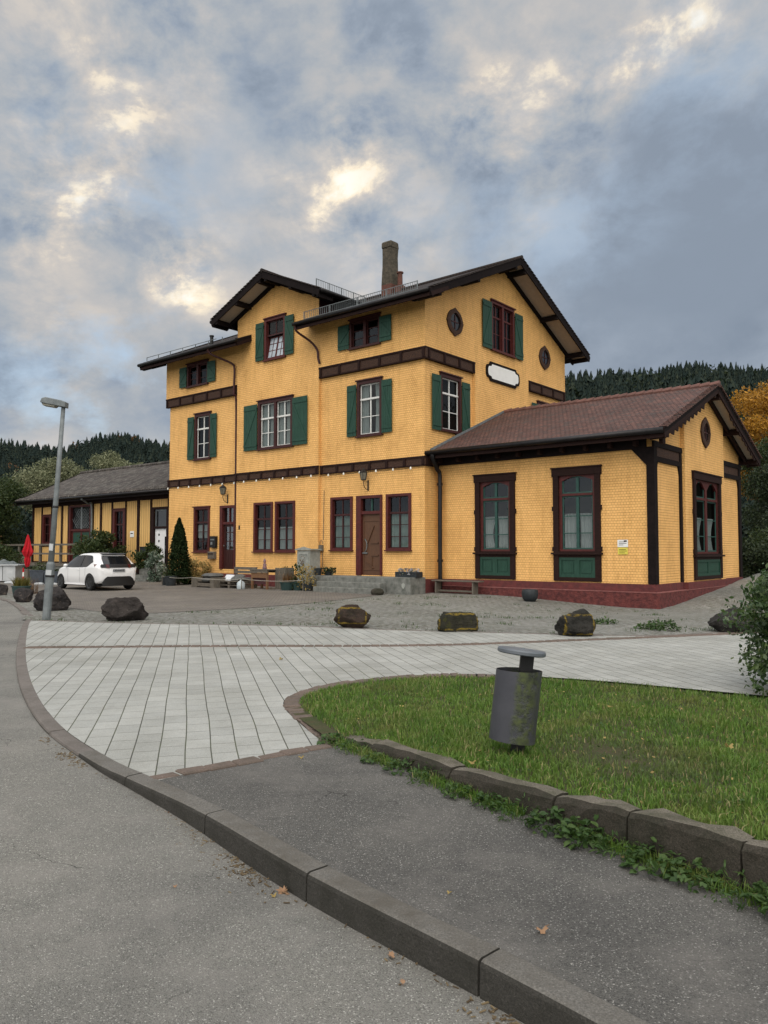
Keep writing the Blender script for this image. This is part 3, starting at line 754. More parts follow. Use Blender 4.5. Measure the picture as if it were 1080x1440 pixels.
LAWNLEAF = []
def blades(name, X, Y, Z, H, Wd, lean, m, parent=None, kind='stuff', loc=None):
    n = len(X); az = rng.uniform(0, 2 * np.pi, n); la = rng.uniform(0, 2 * np.pi, n); ln = np.abs(rng.normal(0, lean, n)) * H
    cx, sx = np.cos(az) * Wd / 2, np.sin(az) * Wd / 2
    lx, ly = np.cos(la) * ln, np.sin(la) * ln
    V = np.empty((n, 5, 3))
    V[:, 0] = np.c_[X - cx, Y - sx, Z - .005]; V[:, 1] = np.c_[X + cx, Y + sx, Z - .005]
    V[:, 2] = np.c_[X + cx * .75 + lx * .4, Y + sx * .75 + ly * .4, Z + H * .6]; V[:, 3] = np.c_[X - cx * .75 + lx * .4, Y - sx * .75 + ly * .4, Z + H * .6]
    V[:, 4] = np.c_[X + lx * 1.1, Y + ly * 1.1, Z + H * np.clip(1 - .3 * (ln / H) ** 2, .5, 1)]
    Fq = np.arange(n)[:, None] * 5
    F = np.concatenate([Fq + np.array([0, 1, 2]), Fq + np.array([0, 2, 3]), Fq + np.array([3, 2, 4])])
    o = bigmesh(name, V.reshape(-1, 3), F, m, parent, loc=loc)
    if kind: o['kind'] = kind
    return o
n = 330000
X = rng.uniform(-1.2, 7.5, n); Y = rng.uniform(1.2, 10.4, n)
grassp = [tuple(p) for p in back] + [(15, -3)] + [tuple(p) for p in offset(resample(EDGE, .2), -.17)][::-1]
ok = pip(X, Y, grassp); X, Y = X[ok], Y[ok]
den = np.clip(1.25 - .085 * np.hypot(X, Y), .45, 1.)
pn = np.array([mnoise.noise(Vector((x * 1.1, y * 1.1, 3.))) for x, y in zip(X, Y)])
worn = np.exp(-(((X - 1.75) / .42) ** 2 + ((Y - 6.1) / .9) ** 2)) + .45 * np.exp(-(((X - .5) / .5) ** 2 + ((Y - 9.95) / .25) ** 2))
keep = rng.uniform(0, 1, len(X)) < den * (1 - .80 * worn)
X, Y, pn, worn = X[keep], Y[keep], pn[keep], worn[keep]
zg = {}
Z = np.array([zg.setdefault((round(x, 1), round(y, 1)), zlawn(round(x, 1), round(y, 1))) for x, y in zip(X, Y)])
tu = np.array([mnoise.noise(Vector((x * 5.5, y * 5.5, 7.))) for x, y in zip(X, Y)])
H = (.052 + .034 * pn + .030 * tu + rng.normal(0, .012, len(X))).clip(.014, .12) * (1 - .55 * worn)
blades('grass', X, Y, Z, H, rng.uniform(.005, .0105, len(X)), .65, 'grass')
for nm, cnt, mm, sz in (('clover', 2600, 'weedleaf', .011), ('lawn_litter', 500, 'leaf_straw', .012)):
    x_ = rng.uniform(-1, 5, cnt); y_ = rng.uniform(2, 10.2, cnt); ok = pip(x_, y_, grassp); x_, y_ = x_[ok], y_[ok]
    cl = np.array([mnoise.noise(Vector((a * 1.6, c * 1.6, 8))) for a, c in zip(x_, y_)]); ok = cl > (-.05 if nm == 'clover' else -1); x_, y_ = x_[ok], y_[ok]
    LAWNLEAF.append((nm, x_, y_, mm, sz))
# ------------------------------------------------------------------ building helpers (local frame: x along the front, y into the house)
FR = lambda v0: (lambda s, d, z: (s, v0 - d, z))
GA = lambda u0: (lambda s, d, z: (u0 + d, s, z))
def clip_poly(poly, lines):
    for (a, bb, c) in lines:               # keep a*s + b*z <= c
        out = []
        for i in range(len(poly)):
            p, q = poly[i], poly[(i + 1) % len(poly)]
            fp, fq = a * p[0] + bb * p[1] - c, a * q[0] + bb * q[1] - c
            if fp <= 1e-9: out.append(p)
            if fp * fq < -1e-12:
                k = fp / (fp - fq); out.append((p[0] + (q[0] - p[0]) * k, p[1] + (q[1] - p[1]) * k))
        poly = out
        if len(poly) < 3: return []
    return poly
def wall(b, T, s0, s1, z0, z1, holes=(), lines=()):
    S = sorted({s0, s1} | {h[i] for h in holes for i in (0, 1) if s0 < h[i] < s1}); Z = sorted({z0, z1} | {h[i] for h in holes for i in (2, 3) if z0 < h[i] < z1})
    old, b.T = b.T, T
    for a, c in zip(S[:-1], S[1:]):
        for e, g in zip(Z[:-1], Z[1:]):
            m, n = (a + c) / 2, (e + g) / 2
            if any(h[0] < m < h[1] and h[2] < n < h[3] for h in holes): continue
            p = clip_poly([(a, e), (c, e), (c, g), (a, g)], lines)
            if p: b.add([(s, 0, z) for s, z in p], [tuple(range(len(p)))])
    b.T = old
def ring(b, s0, s1, z0, z1, w, d0, d1, wt=None, wb=None):
    wt = w if wt is None else wt; wb = w if wb is None else wb
    b.box(s0, s0 + w, d0, d1, z0, z1); b.box(s1 - w, s1, d0, d1, z0, z1)
    b.box(s0 + w, s1 - w, d0, d1, z1 - wt, z1); b.box(s0 + w, s1 - w, d0, d1, z0, z0 + wb)
def lining(b, h, dd):
    s0, s1, z0, z1 = h
    for p in (((s0, z0), (s0, z1)), ((s0, z1), (s1, z1)), ((s1, z1), (s1, z0)), ((s1, z0), (s0, z0))):
        (a, c), (e, g) = p; b.add([(a, 0, c), (e, 0, g), (e, -dd, g), (a, -dd, c)], [(0, 1, 2, 3)])
def cloth(b, s0, s1, z0, z1, d, folds, gather=0., n=28):
    vs = []; m = 8
    for j in range(m + 1):
        f = j / m; z = z0 + (z1 - z0) * f; g = gather * math.sin(math.pi * min(1, max(0, f))) 
        for i in range(n + 1):
            q = i / n; s = s0 + (s1 - s0) * (q * (1 - g))
            vs.append((s, d + .022 * math.sin(q * folds * 2 * math.pi + .6 * math.sin(3 * f)), z + (.012 * math.sin(q * folds * 6.28) if j == 0 else 0)))
    b.add(vs, [(j * (n + 1) + i, j * (n + 1) + i + 1, (j + 1) * (n + 1) + i + 1, (j + 1) * (n + 1) + i) for j in range(m) for i in range(n)])
def shutter(win, T, sa, sb, z0, z1, hinge_right, brace=1):
    b = MB(T); w = sb - sa; n = 5
    for i in range(n):                                    # upright boards
        b.box(sa + w * i / n + .003, sa + w * (i + 1) / n - .003, .062, .088, z0, z1)
    for z in (z0 + .16, z1 - .26): b.box(sa + .015, sb - .015, .0885, .112, z, z + .10)
    if z1 - z0 > .9:
        p, q = ((sa + .05, z0 + .26), (sb - .05, z1 - .26))
        if brace < 0: p, q = (sb - .05, z0 + .26), (sa + .05, z1 - .26)
        dx, dz = q[0] - p[0], q[1] - p[1]; L = math.hypot(dx, dz); nx, nz = -dz / L * .045, dx / L * .045
        b.prism([(p[0] + nx, p[1] + nz), (p[0] - nx, p[1] - nz), (q[0] - nx, q[1] - nz), (q[0] + nx, q[1] + nz)], .0885, .108)
    hx = sb if hinge_right else sa
    b.m = 1
    for z in (z0 + .2, z1 - .2): b.box(hx - .02, hx + .02, .04, .0615, z - .02, z + .02)
    return b.build('shutter', ['green', 'iron'], win)
def window(root, NI, T, s0, s1, z0, z1, cw=.10, head=.12, cas='casing', sash='white', units=1, cols=2, trans=.72, rows=2, toprows=1,
           sh=None, shz=None, curtain=None, cap=True, sillw=.05, bar=.045, dsash=-.06, tilt=False):
    h = (s0 + cw, s1 - cw, z0 + cw * .55, z1 - head)
    b = MB(T); ring(b, s0, s1, z0, z1, cw, .001, .05, head, cw * .55); lining(b, h, .15)
    if cap: b.box(s0 - .05, s1 + .05, .001, .11, z1 + .002, z1 + .05)
    b.box(s0 - .04, s1 + .04, .001, .12, z0 - .052, z0 - .002)
    w = h[1] - h[0]; um = .14 if units == 2 else 0
    if units == 2:
        b.box(h[0] + w / 2 - um / 2, h[0] + w / 2 + um / 2, -.10, .045, h[2], h[3])
    win = b.build('window', cas, root)
    UN = [(h[0], h[1])] if units == 1 else [(h[0], h[0] + w / 2 - um / 2), (h[0] + w / 2 + um / 2, h[1])]
    zt = h[2] + (h[3] - h[2]) * trans if trans else h[3]
    if True:
        b = MB(T); d0, d1 = dsash - .04, dsash
        for (a, c) in UN:
            segs = ([] if tilt else [(h[2], zt, rows)]) + ([(zt, h[3], toprows)] if trans else [])
            for k, (e, g, nr) in enumerate(segs):
                ring(b, a, c, e, g, bar, d0, d1)
                if cols == 2: b.box((a + c) / 2 - bar * .6, (a + c) / 2 + bar * .6, d0, d1 + .004, e + bar, g - bar)
                for r in range(1, nr):
                    z = e + (g - e) * r / nr
                    if cols == 2:
                        b.box(a + bar, (a + c) / 2 - bar * .6, d0 + .01, d1 - .004, z - .014, z + .014); b.box((a + c) / 2 + bar * .6, c - bar, d0 + .01, d1 - .004, z - .014, z + .014)
                    else: b.box(a + bar, c - bar, d0 + .01, d1 - .004, z - .014, z + .014)
            if trans: b.box(a, c, d1 + .001, d1 + .03, zt - .035, zt + .035)
        b.build('sash', sash, win)
    if tilt:                                              # lower sash tipped inwards at the top
        T2 = lambda s, d, z: T(s, d - (z - h[2]) * .20, z); b = MB(T2); mid = (h[0] + h[1]) / 2; zt_ = zt - .04
        for (a, c) in ((h[0], mid), (mid, h[1])):
            ring(b, a, c, h[2], zt_, bar, -.05, -.01)
            for q in (.36, .68): z = h[2] + (zt_ - h[2]) * q; b.box(a + bar, c - bar, -.04, -.015, z - .014, z + .014)
            b.box((a + c) / 2 - .014, (a + c) / 2 + .014, -.0395, -.0155, h[2] + bar, zt_ - bar)
        ts = b.build('tilted_sash', cas, win)
        MB(T2).add([(h[0], -.03, h[2]), (h[1], -.03, h[2]), (h[1], -.03, zt_), (h[0], -.03, zt_)], [(0, 1, 2, 3)]).build('pane', 'skyglass', win)
    b = MB(T)
    for (a, c) in UN: b.add([(a, dsash - .02, zt if tilt else h[2]), (c, dsash - .02, zt if tilt else h[2]), (c, dsash - .02, h[3]), (a, dsash - .02, h[3])], [(0, 1, 2, 3)])
    b.build('pane', 'glass', win)
    if curtain:
        kind, f0, f1, pieces = curtain
        b = MB(T)
        for (a, c) in UN:
            for (p, q, g) in pieces:
                cloth(b, a + (c - a) * p, a + (c - a) * q, h[2] + (h[3] - h[2]) * f0, h[2] + (h[3] - h[2]) * f1, -.155, 5 * abs(q - p) + 1, g)
        b.build('curtain', kind, win, smooth=True)
    if sh:
        for i, r in enumerate(sh):
            if r: shutter(win, T, r[0], r[1], shz[0], shz[1], i == 0, 1 if i == 0 else -1)
    NI.append((T, h, win)); return h
def niches(root, NI, depth=.55):
    for T, (s0, s1, z0, z1), win in NI:
        b = MB(T); D = -depth; e = .03
        a, c, f, g = s0 - e, s1 + e, z0 - e, z1 + e
        b.add([(a, D, f), (c, D, f), (c, D, g), (a, D, g), (a, -.151, f), (c, -.151, f), (c, -.151, g), (a, -.151, g)], [(0, 1, 2, 3), (0, 1, 5, 4), (1, 2, 6, 5), (2, 3, 7, 6), (3, 0, 4, 7)])
        b.build('room_interior', 'interior', win)
def slab(b, p, th, top=0, side=1):
    """p: four corners of the upper face, th vertical thickness"""
    q = [(x, y, z - th) for x, y, z in p]
    o = b.m
    b.add(list(p) + q, [(0, 1, 2, 3)], top); b.add(list(p) + q, [(7, 6, 5, 4), (0, 4, 5, 1), (1, 5, 6, 2), (2, 6, 7, 3), (3, 7, 4, 0)], side)
def band(root, T, s0, s1, z0, z1, dep, consoles=1.1, drop=False):
    b = MB(T); b.m = 1
    b.box(s0, s1, .002, dep - .04, z0 + .05, z1 - .07)
    b.m = 0
    b.box(s0, s1, .002, dep, z1 - .07, z1); b.box(s0, s1, .002, dep - .015, z0, z0 + .05)
    n = max(1, int((s1 - s0) / consoles)); 
    for i in range(n + 1):
        s = s0 + .1 + (s1 - s0 - .2) * i / n
        b.box(s - .055, s + .055, dep - .039, dep + .012, z0 + .051, z1 - .071)
    return b.build('timber_band', ['brown', 'carved'], root)
def oval(root, T, s, z, hw, hh):
    def out(k, n=40):
        P = []
        for i in range(n):
            a = 2 * math.pi * i / n; c, d = math.cos(a), math.sin(a)
            r = .90 + (.13 if i in (n // 4, 3 * n // 4) else (.05 if i in (n // 4 - 1, n // 4 + 1, 3 * n // 4 - 1, 3 * n // 4 + 1) else 0)) + (.07 if i in (0, n // 2) else 0)
            P.append((s + hw * k * c * r, z + hh * k * d * r))
        return P
    A, B = out(1.), out(.66); n = len(A); b = MB(T)
    vs = [(x, .06, y) for x, y in A] + [(x, .085, y) for x, y in B] + [(x, .001, y) for x, y in A] + [(x, .02, y) for x, y in B]
    b.add(vs, [(i, (i + 1) % n, n + (i + 1) % n, n + i) for i in range(n)] + [(i, (i + 1) % n, 2 * n + (i + 1) % n, 2 * n + i) for i in range(n)] + [(n + i, n + (i + 1) % n, 3 * n + (i + 1) % n, 3 * n + i) for i in range(n)])
    o = b.build('oval_vent', 'carved', root)
    b = MB(T); b.add([(x, .021, y) for x, y in B], [tuple(range(n))])
    b.m = 1; b.box(s - .02, s + .02, .022, .045, z - hh * .5, z + hh * .5); b.box(s - hw * .4, s + hw * .4, .022, .04, z - .02, z + .02)
    b.build('vent_grille', ['carglass', 'casing'], o)

# ------------------------------------------------------------------ station house
H = thing('station_house', 'tall yellow shingled station house with green shutters and dark gabled roof', 'building', C0, -TH)
NI = []
F0, F1, G0, G1 = FR(0.), FR(.0 - .15), GA(0.), GA(.15)
holes = {k: [] for k in 'rl ru c ll lu gl gc gu'.split()}
def addw(k, T, *a, **kw): holes[k].append(window(H, NI, T, *a, **kw))
dk = dict(sash='casing', units=2, cols=1, trans=None, rows=3)
wh = dict(sash='white', units=1, cols=2, trans=.70, rows=2, cw=.13, head=.14)
gd = dict(cas='redframe', sash='casing', units=1, cols=2, trans=.68, rows=3, cw=.12, head=.10)
# right bay
addw('ru', F1, -3.73, -2.08, 10.08, 11.26, sh=((-4.36, -3.735), (-2.075, -1.47)), shz=(10.1, 11.12), **dk)
addw('rl', F0, -3.45, -2.1, 6.42, 8.70, sh=((-3.97, -3.46), (-2.09, -1.56)), shz=(6.45, 8.58), curtain=('curtain', .02, .98, ((0, .36, .1), (1, .64, .1))), **wh)
addw('rl', F0, -4.94, -3.69, 1.77, 3.98, curtain=('blind', .0, .68, ((.02, .98, 0),)), cap=False, **gd)
addw('rl', F0, -1.9, -.64, 1.77, 3.98, curtain=('blind', .0, .68, ((.02, .98, 0),)), cap=False, **gd)
# middle bay
addw('c', F1, -9.02, -7.62, 10.42, 12.33, sh=((-9.58, -9.03), (-7.61, -7.05)), shz=(10.46, 12.22), sash='casing', cas='redframe', units=1, cols=2, trans=.62, rows=3, cw=.13, head=.12, tilt=True)
addw('c', F1, -9.43, -7.1, 6.36, 8.58, sh=((-10.36, -9.44), (-7.09, -6.17)), shz=(6.36, 8.47), sash='white', units=2, cols=2, trans=.66, rows=2, cw=.15, head=.14, curtain=('curtain', .02, .98, ((0, .45, .05), (1, .55, .05))))
addw('c', F1, -9.67, -8.38, 1.70, 3.93, curtain=('curtain', .0, .50, ((.03, .48, 0), (.52, .97, 0))), cap=False, **gd)
addw('c', F1, -8.23, -6.95, 1.70, 3.93, curtain=('curtain', .0, .50, ((.03, .48, 0), (.52, .97, 0))), cap=False, **gd)
# left bay
addw('lu', F1, -14.84, -13.15, 9.97, 11.12, sh=((-15.42, -14.845), (-13.145, -12.53)), shz=(10.0, 11.02), **dk)
addw('ll', F0, -14.37, -13.08, 6.27, 8.56, sh=((-14.9, -14.38), (-13.07, -12.58)), shz=(6.3, 8.45), **wh)
addw('ll', F0, -14.36, -13.1, 1.68, 3.88, curtain=('curtain', .30, .62, ((.03, .48, 0), (.52, .97, 0))), **gd)
# right gable
addw('gl', G0, 1.0, 2.47, 6.5, 8.77, sh=((.41, .99), (2.48, 3.05)), shz=(6.45, 8.64), **wh)
addw('gl', G0, 8.83, 10.3, 6.5, 8.77, sh=((8.24, 8.82), (10.31, 10.88)), shz=(6.45, 8.64), **wh)
addw('gu', G1, 4.56, 6.5, 10.39, 12.54, sh=((3.83, 4.55), (6.51, 7.2)), shz=(10.37, 12.42), cas='redframe', sash='redframe', units=2, cols=2, trans=.72, rows=2, cw=.13, head=.12)

def door(root, T, s0, s1, z0, z1, ztr, cas, leafm, cw=.16):
    h = (s0 + cw, s1 - .10, z0, z1 - .12)
    b = MB(T)
    b.box(s0, s0 + cw, .001, .055, z0, z1); b.box(s1 - .10, s1, .001, .055, z0, z1); b.box(s0 + cw, s1 - .10, .001, .055, z1 - .12, z1)
    lining(b, h, .2); b.box(h[0], h[1], -.14, .03, ztr - .06, ztr + .06)
    o = b.build('door', cas, root)
    return o, h
# main door with diagonal strips and curved handle
dr, h = door(H, F0, -3.48, -2.1, .75, 3.98, 3.28, 'redframe', 'door', .27); holes['rl'].append(h)
b = MB(F0); b.box(h[0], h[1], -.12, -.07, .75, 3.22)
b.m = 0; ring(b, h[0] + .04, h[1] - .06, .95, 2.98, .05, -.069, -.05)
b.beam((h[0] + .22, -.055, 1.95), (h[0] + .62, -.055, 2.75), .05, .06, (0, 1, 0)); 
b.beam((h[0] + .18, -.055, 1.35), (h[0] + .60, -.055, 1.02), .04, .05, (0, 1, 0)); b.beam((h[0] + .48, -.055, 1.55), (h[0] + .85, -.055, 1.55), .04, .05, (0, 1, 0)); b.beam((h[0] + .45, -.055, 2.05), (h[0] + .85, -.055, 2.05), .04, .05, (0, 1, 0))
b.beam((h[0] + .5, -.055, 1.5), (h[0] + .5, -.055, 1.0), .04, .05, (0, 1, 0))
lf_ = b.build('leaf', 'door', dr)
b = MB(F0); b.tube([(h[0] + .10 + .17 * math.sin(a), -.02 if .3 < a < 2.8 else -.07, 1.95 + .26 * math.cos(a)) for a in np.linspace(0, 3.14, 12)], .016); b.box(h[0] + .02, h[0] + .28, -.049, -.02, 1.62, 1.67)
b.build('handle', 'galv', lf_)
b = MB(F0); b.add([(h[0], -.09, 3.34), (h[1], -.09, 3.34), (h[1], -.09, h[3]), (h[0], -.09, h[3])], [(0, 1, 2, 3)]); b.build('pane', 'glass', dr)
b = MB(F0); b.box((h[0] + h[1]) / 2 - .03, (h[0] + h[1]) / 2 + .03, -.1, -.05, 3.34, h[3]); b.build('mullion', 'greensash', dr)
NI.append((F0, (h[0], h[1], 3.3, h[3]), dr))
# left bay door with glazed upper half
dr, h = door(H, F0, -12.3, -11.16, .86, 3.9, 3.05, 'redframe', 'doordark', .2); holes['ll'].append(h)
b = MB(F0); ring(b, h[0], h[1], .86, 3.0, .12, -.12, -.07); b.box(h[0] + .12, h[1] - .12, -.115, -.08, .9, 1.75)
for i in range(1, 4): b.box(h[0] + .12, h[1] - .12, -.115, -.075, 1.75 + (i - 1) * .42, 1.79 + (i - 1) * .42)
b.box((h[0] + h[1]) / 2 - .025, (h[0] + h[1]) / 2 + .025, -.115, -.074, 1.79, 2.9)
for i in range(4): b.box(h[0] + .16 + i * .15, h[0] + .18 + i * .15, -.0795, -.07, .95, 1.7)
lf_ = b.build('leaf', 'doordark', dr)
b = MB(F0); b.lathe([(.0, 0), (.03, 0), (.03, .05), (.0, .05)], (h[0] + .07, 0, 1.95)); b.build('handle', 'galv', lf_, loc=(0, .02, 0))
b = MB(F0); b.add([(h[0], -.1, 1.76), (h[1], -.1, 1.76), (h[1], -.1, h[3]), (h[0], -.1, h[3])], [(0, 1, 2, 3)]); b.build('pane', 'glass', dr)
b = MB(F0); b.box((h[0] + h[1]) / 2 - .03, (h[0] + h[1]) / 2 + .03, -.1, -.05, 3.12, h[3]); b.build('mullion', 'redframe', dr)
NI.append((F0, (h[0], h[1], 1.7, h[3]), dr))

MS, RZ, EV = .456, 14.48, -1.05                      # main roof slope, ridge height, eave line
mz = lambda v: RZ - MS * abs(v - 5.65)
ug = [(MS, 1., RZ - .2 + MS * 5.65), (-MS, 1., RZ - .2 - MS * 5.65)]   # gable clip: keep under the roof
ZP = .62
b = MB()
wall(b, F0, -5.55, 0, ZP, 9.2, holes['rl']); wall(b, F1, -5.55, .15, 9.55, 11.7, holes['ru'])
XS, XR = .434, 14.20
wall(b, F1, -10.95, -5.55, ZP, 14.2, holes['c'], [(XS, 1., XR - .18 + XS * -8.25), (-XS, 1., XR - .18 - XS * -8.25)])
b.add([(-5.55, -.15, ZP), (-5.55, .0, ZP), (-5.55, .0, 9.56), (-5.55, -.15, 9.56)], [(0, 1, 2, 3)])
b.add([(-10.95, -.15, ZP), (-10.95, .0, ZP), (-10.95, .0, 9.56), (-10.95, -.15, 9.56)], [(0, 1, 2, 3)])
wall(b, F0, -16.5, -10.95, ZP, 9.2, holes['ll']); wall(b, F1, -16.65, -10.95, 9.55, 11.7, holes['lu'])
wall(b, G0, 0, 3.34, ZP, 9.2, holes['gl']); wall(b, G0, 7.8, 11.3, ZP, 9.2, holes['gl']); wall(b, G1, 3.34, 7.8, ZP, 9.56, holes['gc'])
wall(b, G1, -.15, 11.45, 9.55, 14.4, holes['gu'], ug)
for v in (3.34, 7.8): b.add([(0, v, ZP), (.15, v, ZP), (.15, v, 9.56), (0, v, 9.56)], [(0, 1, 2, 3)])
wall(b, GA(-16.5), 0, 11.3, ZP, 9.56); wall(b, GA(-16.65), -.15, 11.45, 9.55, 14.4, (), ug)
wall(b, FR(11.3), -16.5, 0, ZP, 9.56); wall(b, FR(11.45), -16.65, .15, 9.55, 11.7)
# undersides of the jetties
for q in (((-5.55, -.15), (.15, -.15), (.15, 0), (-5.55, 0)), ((-16.65, -.15), (-10.95, -.15), (-10.95, 0), (-16.65, 0)), ((0, 0), (.15, 0), (.15, 3.34), (0, 3.34)), ((0, 7.8), (.15, 7.8), (.15, 11.45), (0, 11.45)), ((-16.65, 0), (-16.5, 0), (-16.5, 11.45), (-16.65, 11.45)), ((-16.65, 11.3), (.15, 11.3), (.15, 11.45), (-16.65, 11.45))):
    b.add([(x, y, 9.551) for x, y in q], [(0, 1, 2, 3)])
b.build('wall', 'shingle', H)
niches(H, NI)
# bands
for T, s0, s1, e in ((F0, -5.545, .17, .17), (F0, -16.67, -10.955, .17)): band(H, T, s0, s1, 9.13, 9.59, .17)
band(H, G0, .0, 3.335, 9.13, 9.59, .17); band(H, G0, 7.805, 11.47, 9.13, 9.59, .17)
band(H, F0, -5.545, .07, 4.99, 5.37, .09, .85); band(H, FR(-.15), -10.99, -5.51, 4.99, 5.37, .09, .85); band(H, F0, -16.57, -10.995, 4.99, 5.37, .09, .85)
band(H, G0, .0, .88, 4.99, 5.37, .07, .85)
# plinth
b = MB()
for (a, c, v) in ((-5.56, .05, -.05), (-10.99, -5.56, -.2), (-16.55, -10.99, -.05)):
    b.box(a, c, v, .3, -.4, .66); b.box(a - (.0 if c < -.5 else 0), c + (.09 if c > 0 else 0), v - .10, v - .001, -.4, .36)
b.box(-.3, .05, .3, 11.35, -.4, .66); b.box(-16.55, -16.2, .3, 11.35, -.4, .66)
b.build('plinth', 'plinth', H, bevel=.012)

# roof
b = MB(); u0, u1 = -17.75, 1.08; TH_ = .17
slab(b, [(u0, 0, mz(0)), (u1, 0, mz(0)), (u1, 5.65, RZ), (u0, 5.65, RZ)], TH_)
slab(b, [(u0, EV, mz(EV)), (-9.95, EV, mz(EV)), (-9.95, 0, mz(0)), (u0, 0, mz(0))], TH_)
slab(b, [(-6.1, EV, mz(EV)), (u1, EV, mz(EV)), (u1, 0, mz(0)), (-6.1, 0, mz(0))], TH_)
slab(b, [(u0, 5.65, RZ), (u1, 5.65, RZ), (u1, 12.35, mz(12.35)), (u0, 12.35, mz(12.35))], TH_)
roof = b.build('roof', ['tile_main', 'black'], H)
b = MB()
for k in range(2):                                         # tile noses along the verges
    sgn = 1 if k else -1
    for uu in (u1 - .06, u0 + .06):
        for i in range(34):
            v0 = 5.65 + sgn * 6.65 * i / 34; v1 = 5.65 + sgn * 6.65 * (i + 1) / 34
            b.beam((uu, v0, mz(v0) + .012), (uu, v1, mz(v1) + .045), .20, .035)
b.tube([(u0, 5.65, RZ + .02), (u1 + .03, 5.65, RZ + .02)], .1, 8)
b.build('verge_tiles', 'tile_main', roof)
def soffit_and_barge(b, along, fixed, a0, a1, ev, apexc, rz, sl, th, panel=True, purl=(.06, .5, .9), hb=.26, inner=None):
    """along 'v' (gable facing +u) : fixed outer coordinate a1, wall a0"""
    for sg in (-1, 1):
        L = abs(ev - apexc)
        P = lambda f, o, dz: (o, apexc + sg * L * f, rz - sl * L * f - th + dz) if along == 'v' else (apexc + sg * L * f, o, rz - sl * L * f - th + dz)
        b.m = 1
        if panel:
            b.add([P(.02, a0, -.012), P(.02, a1, -.012), P(.99, a1, -.012), P(.99, a0, -.012)], [(0, 1, 2, 3)])
        b.m = 0
        for f in purl: b.beam(P(f, a0 - .2 * (1 if a1 > a0 else -1), -.13), P(f, a1, -.13), .16, .22)
        b.beam(P(0, a1, .0), P(1.0, a1, .0), .05, hb)                     # barge board
        b.beam(P(.0, a0 + (.05 if a1 > a0 else -.05), -.10), P(.99, a0 + (.05 if a1 > a0 else -.05), -.10), .08, .2)
        b.beam(P(.97, a0, -.11), P(.97, a1, -.11), .12, .2)
b = MB(); soffit_and_barge(b, 'v', None, .151, 1.05, EV, 5.65, RZ, MS, TH_); b.build('barge_boards', ['black', 'soffit'], roof); b = MB(); soffit_and_barge(b, 'v', None, -16.651, -17.72, EV, 5.65, RZ, MS, TH_)
b.build('barge_boards', ['black', 'soffit'], roof)
for (a, c) in ((u0 + .05, -10.0), (-6.1, u1 - .05)):       # rafters under the front eaves
    b = MB()
    n = int((c - a) / .85)
    for i in range(n + 1):
        s = a + (c - a) * i / n; b.beam((s, .1, mz(.1) - TH_ - .07), (s, EV + .05, mz(EV) - TH_ - .05), .12, .15)
    b.box(a, c, EV, EV + .04, mz(EV) - TH_ - .12, mz(EV) - .03)
    b.box(a if a < -10 else -5.5, c if c > 0 else -11, -.21, -.151, 11.48, 11.68)
    b.build('rafters', 'brown', roof)
def gutter(root, pts, r=.085):
    b = MB(); b.tube(pts, r, 10); return b.build('gutter', 'gutter', root, smooth=True)
gutter(roof, [(-6.15, EV - .07, mz(EV) - .06), (u1 - .05, EV - .07, mz(EV) - .06)]); gutter(roof, [(u0, EV - .07, mz(EV) - .06), (-9.9, EV - .07, mz(EV) - .06)])
# cross gable roof
b = MB(); xz = lambda u: XR - XS * abs(u + 8.25); e0, e1 = -11.83, -4.67
vb = lambda z: 5.65 - (RZ - z) / MS + .25
slab(b, [(e0, EV, xz(e0)), (-8.25, EV, XR), (-8.25, vb(XR), XR), (e0, vb(xz(e0)), xz(e0))], TH_)
slab(b, [(-8.25, EV, XR), (e1, EV, xz(e1)), (e1, vb(xz(e1)), xz(e1)), (-8.25, vb(XR), XR)], TH_)
cr = b.build('cross_roof', ['tile_cross', 'black'], H)
b = MB()
for sg in (-1, 1):
    for i in range(18):
        a, c = -8.25 + sg * 3.58 * i / 18, -8.25 + sg * 3.58 * (i + 1) / 18
        b.beam((a, EV + .05, xz(a) + .012), (c, EV + .05, xz(c) + .045), .20, .035)
b.tube([(-8.25, EV - .03, XR + .02), (-8.25, 5., XR + .02)], .1, 8)
b.build('verge_tiles', 'tile_main', cr)
b = MB(); soffit_and_barge(b, 'u', None, -.151, EV + .02, e1, -8.25, XR, XS, TH_); b.build('barge_boards', ['black', 'soffit'], cr)
gutter(cr, [(e1 + .07, EV + .03, xz(e1) - .06), (e1 + .07, 1.6, xz(e1) - .06)]); gutter(cr, [(e0 - .07, EV + .03, xz(e0) - .06), (e0 - .07, 1.6, xz(e0) - .06)])
b = MB()
for u in (-5.551, -10.949): b.add([(u, -.149, 11.4), (u, -.149, xz(u) - TH_ + .03), (u, 2.4, xz(u) - TH_ + .03), (u, 2.4, 12.6)], [(0, 1, 2, 3)])
b.build('cheek_wall', 'casing', H)
# snow guards
def guard(root, p, q, h=.34):
    b = MB(); p, q = Vector(p), Vector(q); L = (q - p).length; n = int(L / .11); up = Vector((0, 0, h))
    b.beam(p + up, q + up, .022, .022); b.beam(p + up * .1, q + up * .1, .022, .022)
    for i in range(n + 1): c = p + (q - p) * i / n; b.beam(c, c + up, .013, .013, (1, 0, 0))
    for i in range(5): c = p + (q - p) * i / 4; b.beam(c - up * .3, c + up * 1.05, .035, .035, (1, 0, 0))
    return b.build('snow_guard', 'galv', root)
guard(roof, (-5.9, EV + .35, mz(EV + .35) + .03), (.2, EV + .35, mz(EV + .35) + .03)); guard(cr, (e1 - .3, EV + .15, xz(e1 - .3) + .03), (e1 - .3, 2.2, xz(e1 - .3) + .03))
b = MB(); b.beam((u0 + .2, EV + .3, mz(EV + .3) + .26), (-11.8, EV + .3, mz(EV + .3) + .26), .025, .025)
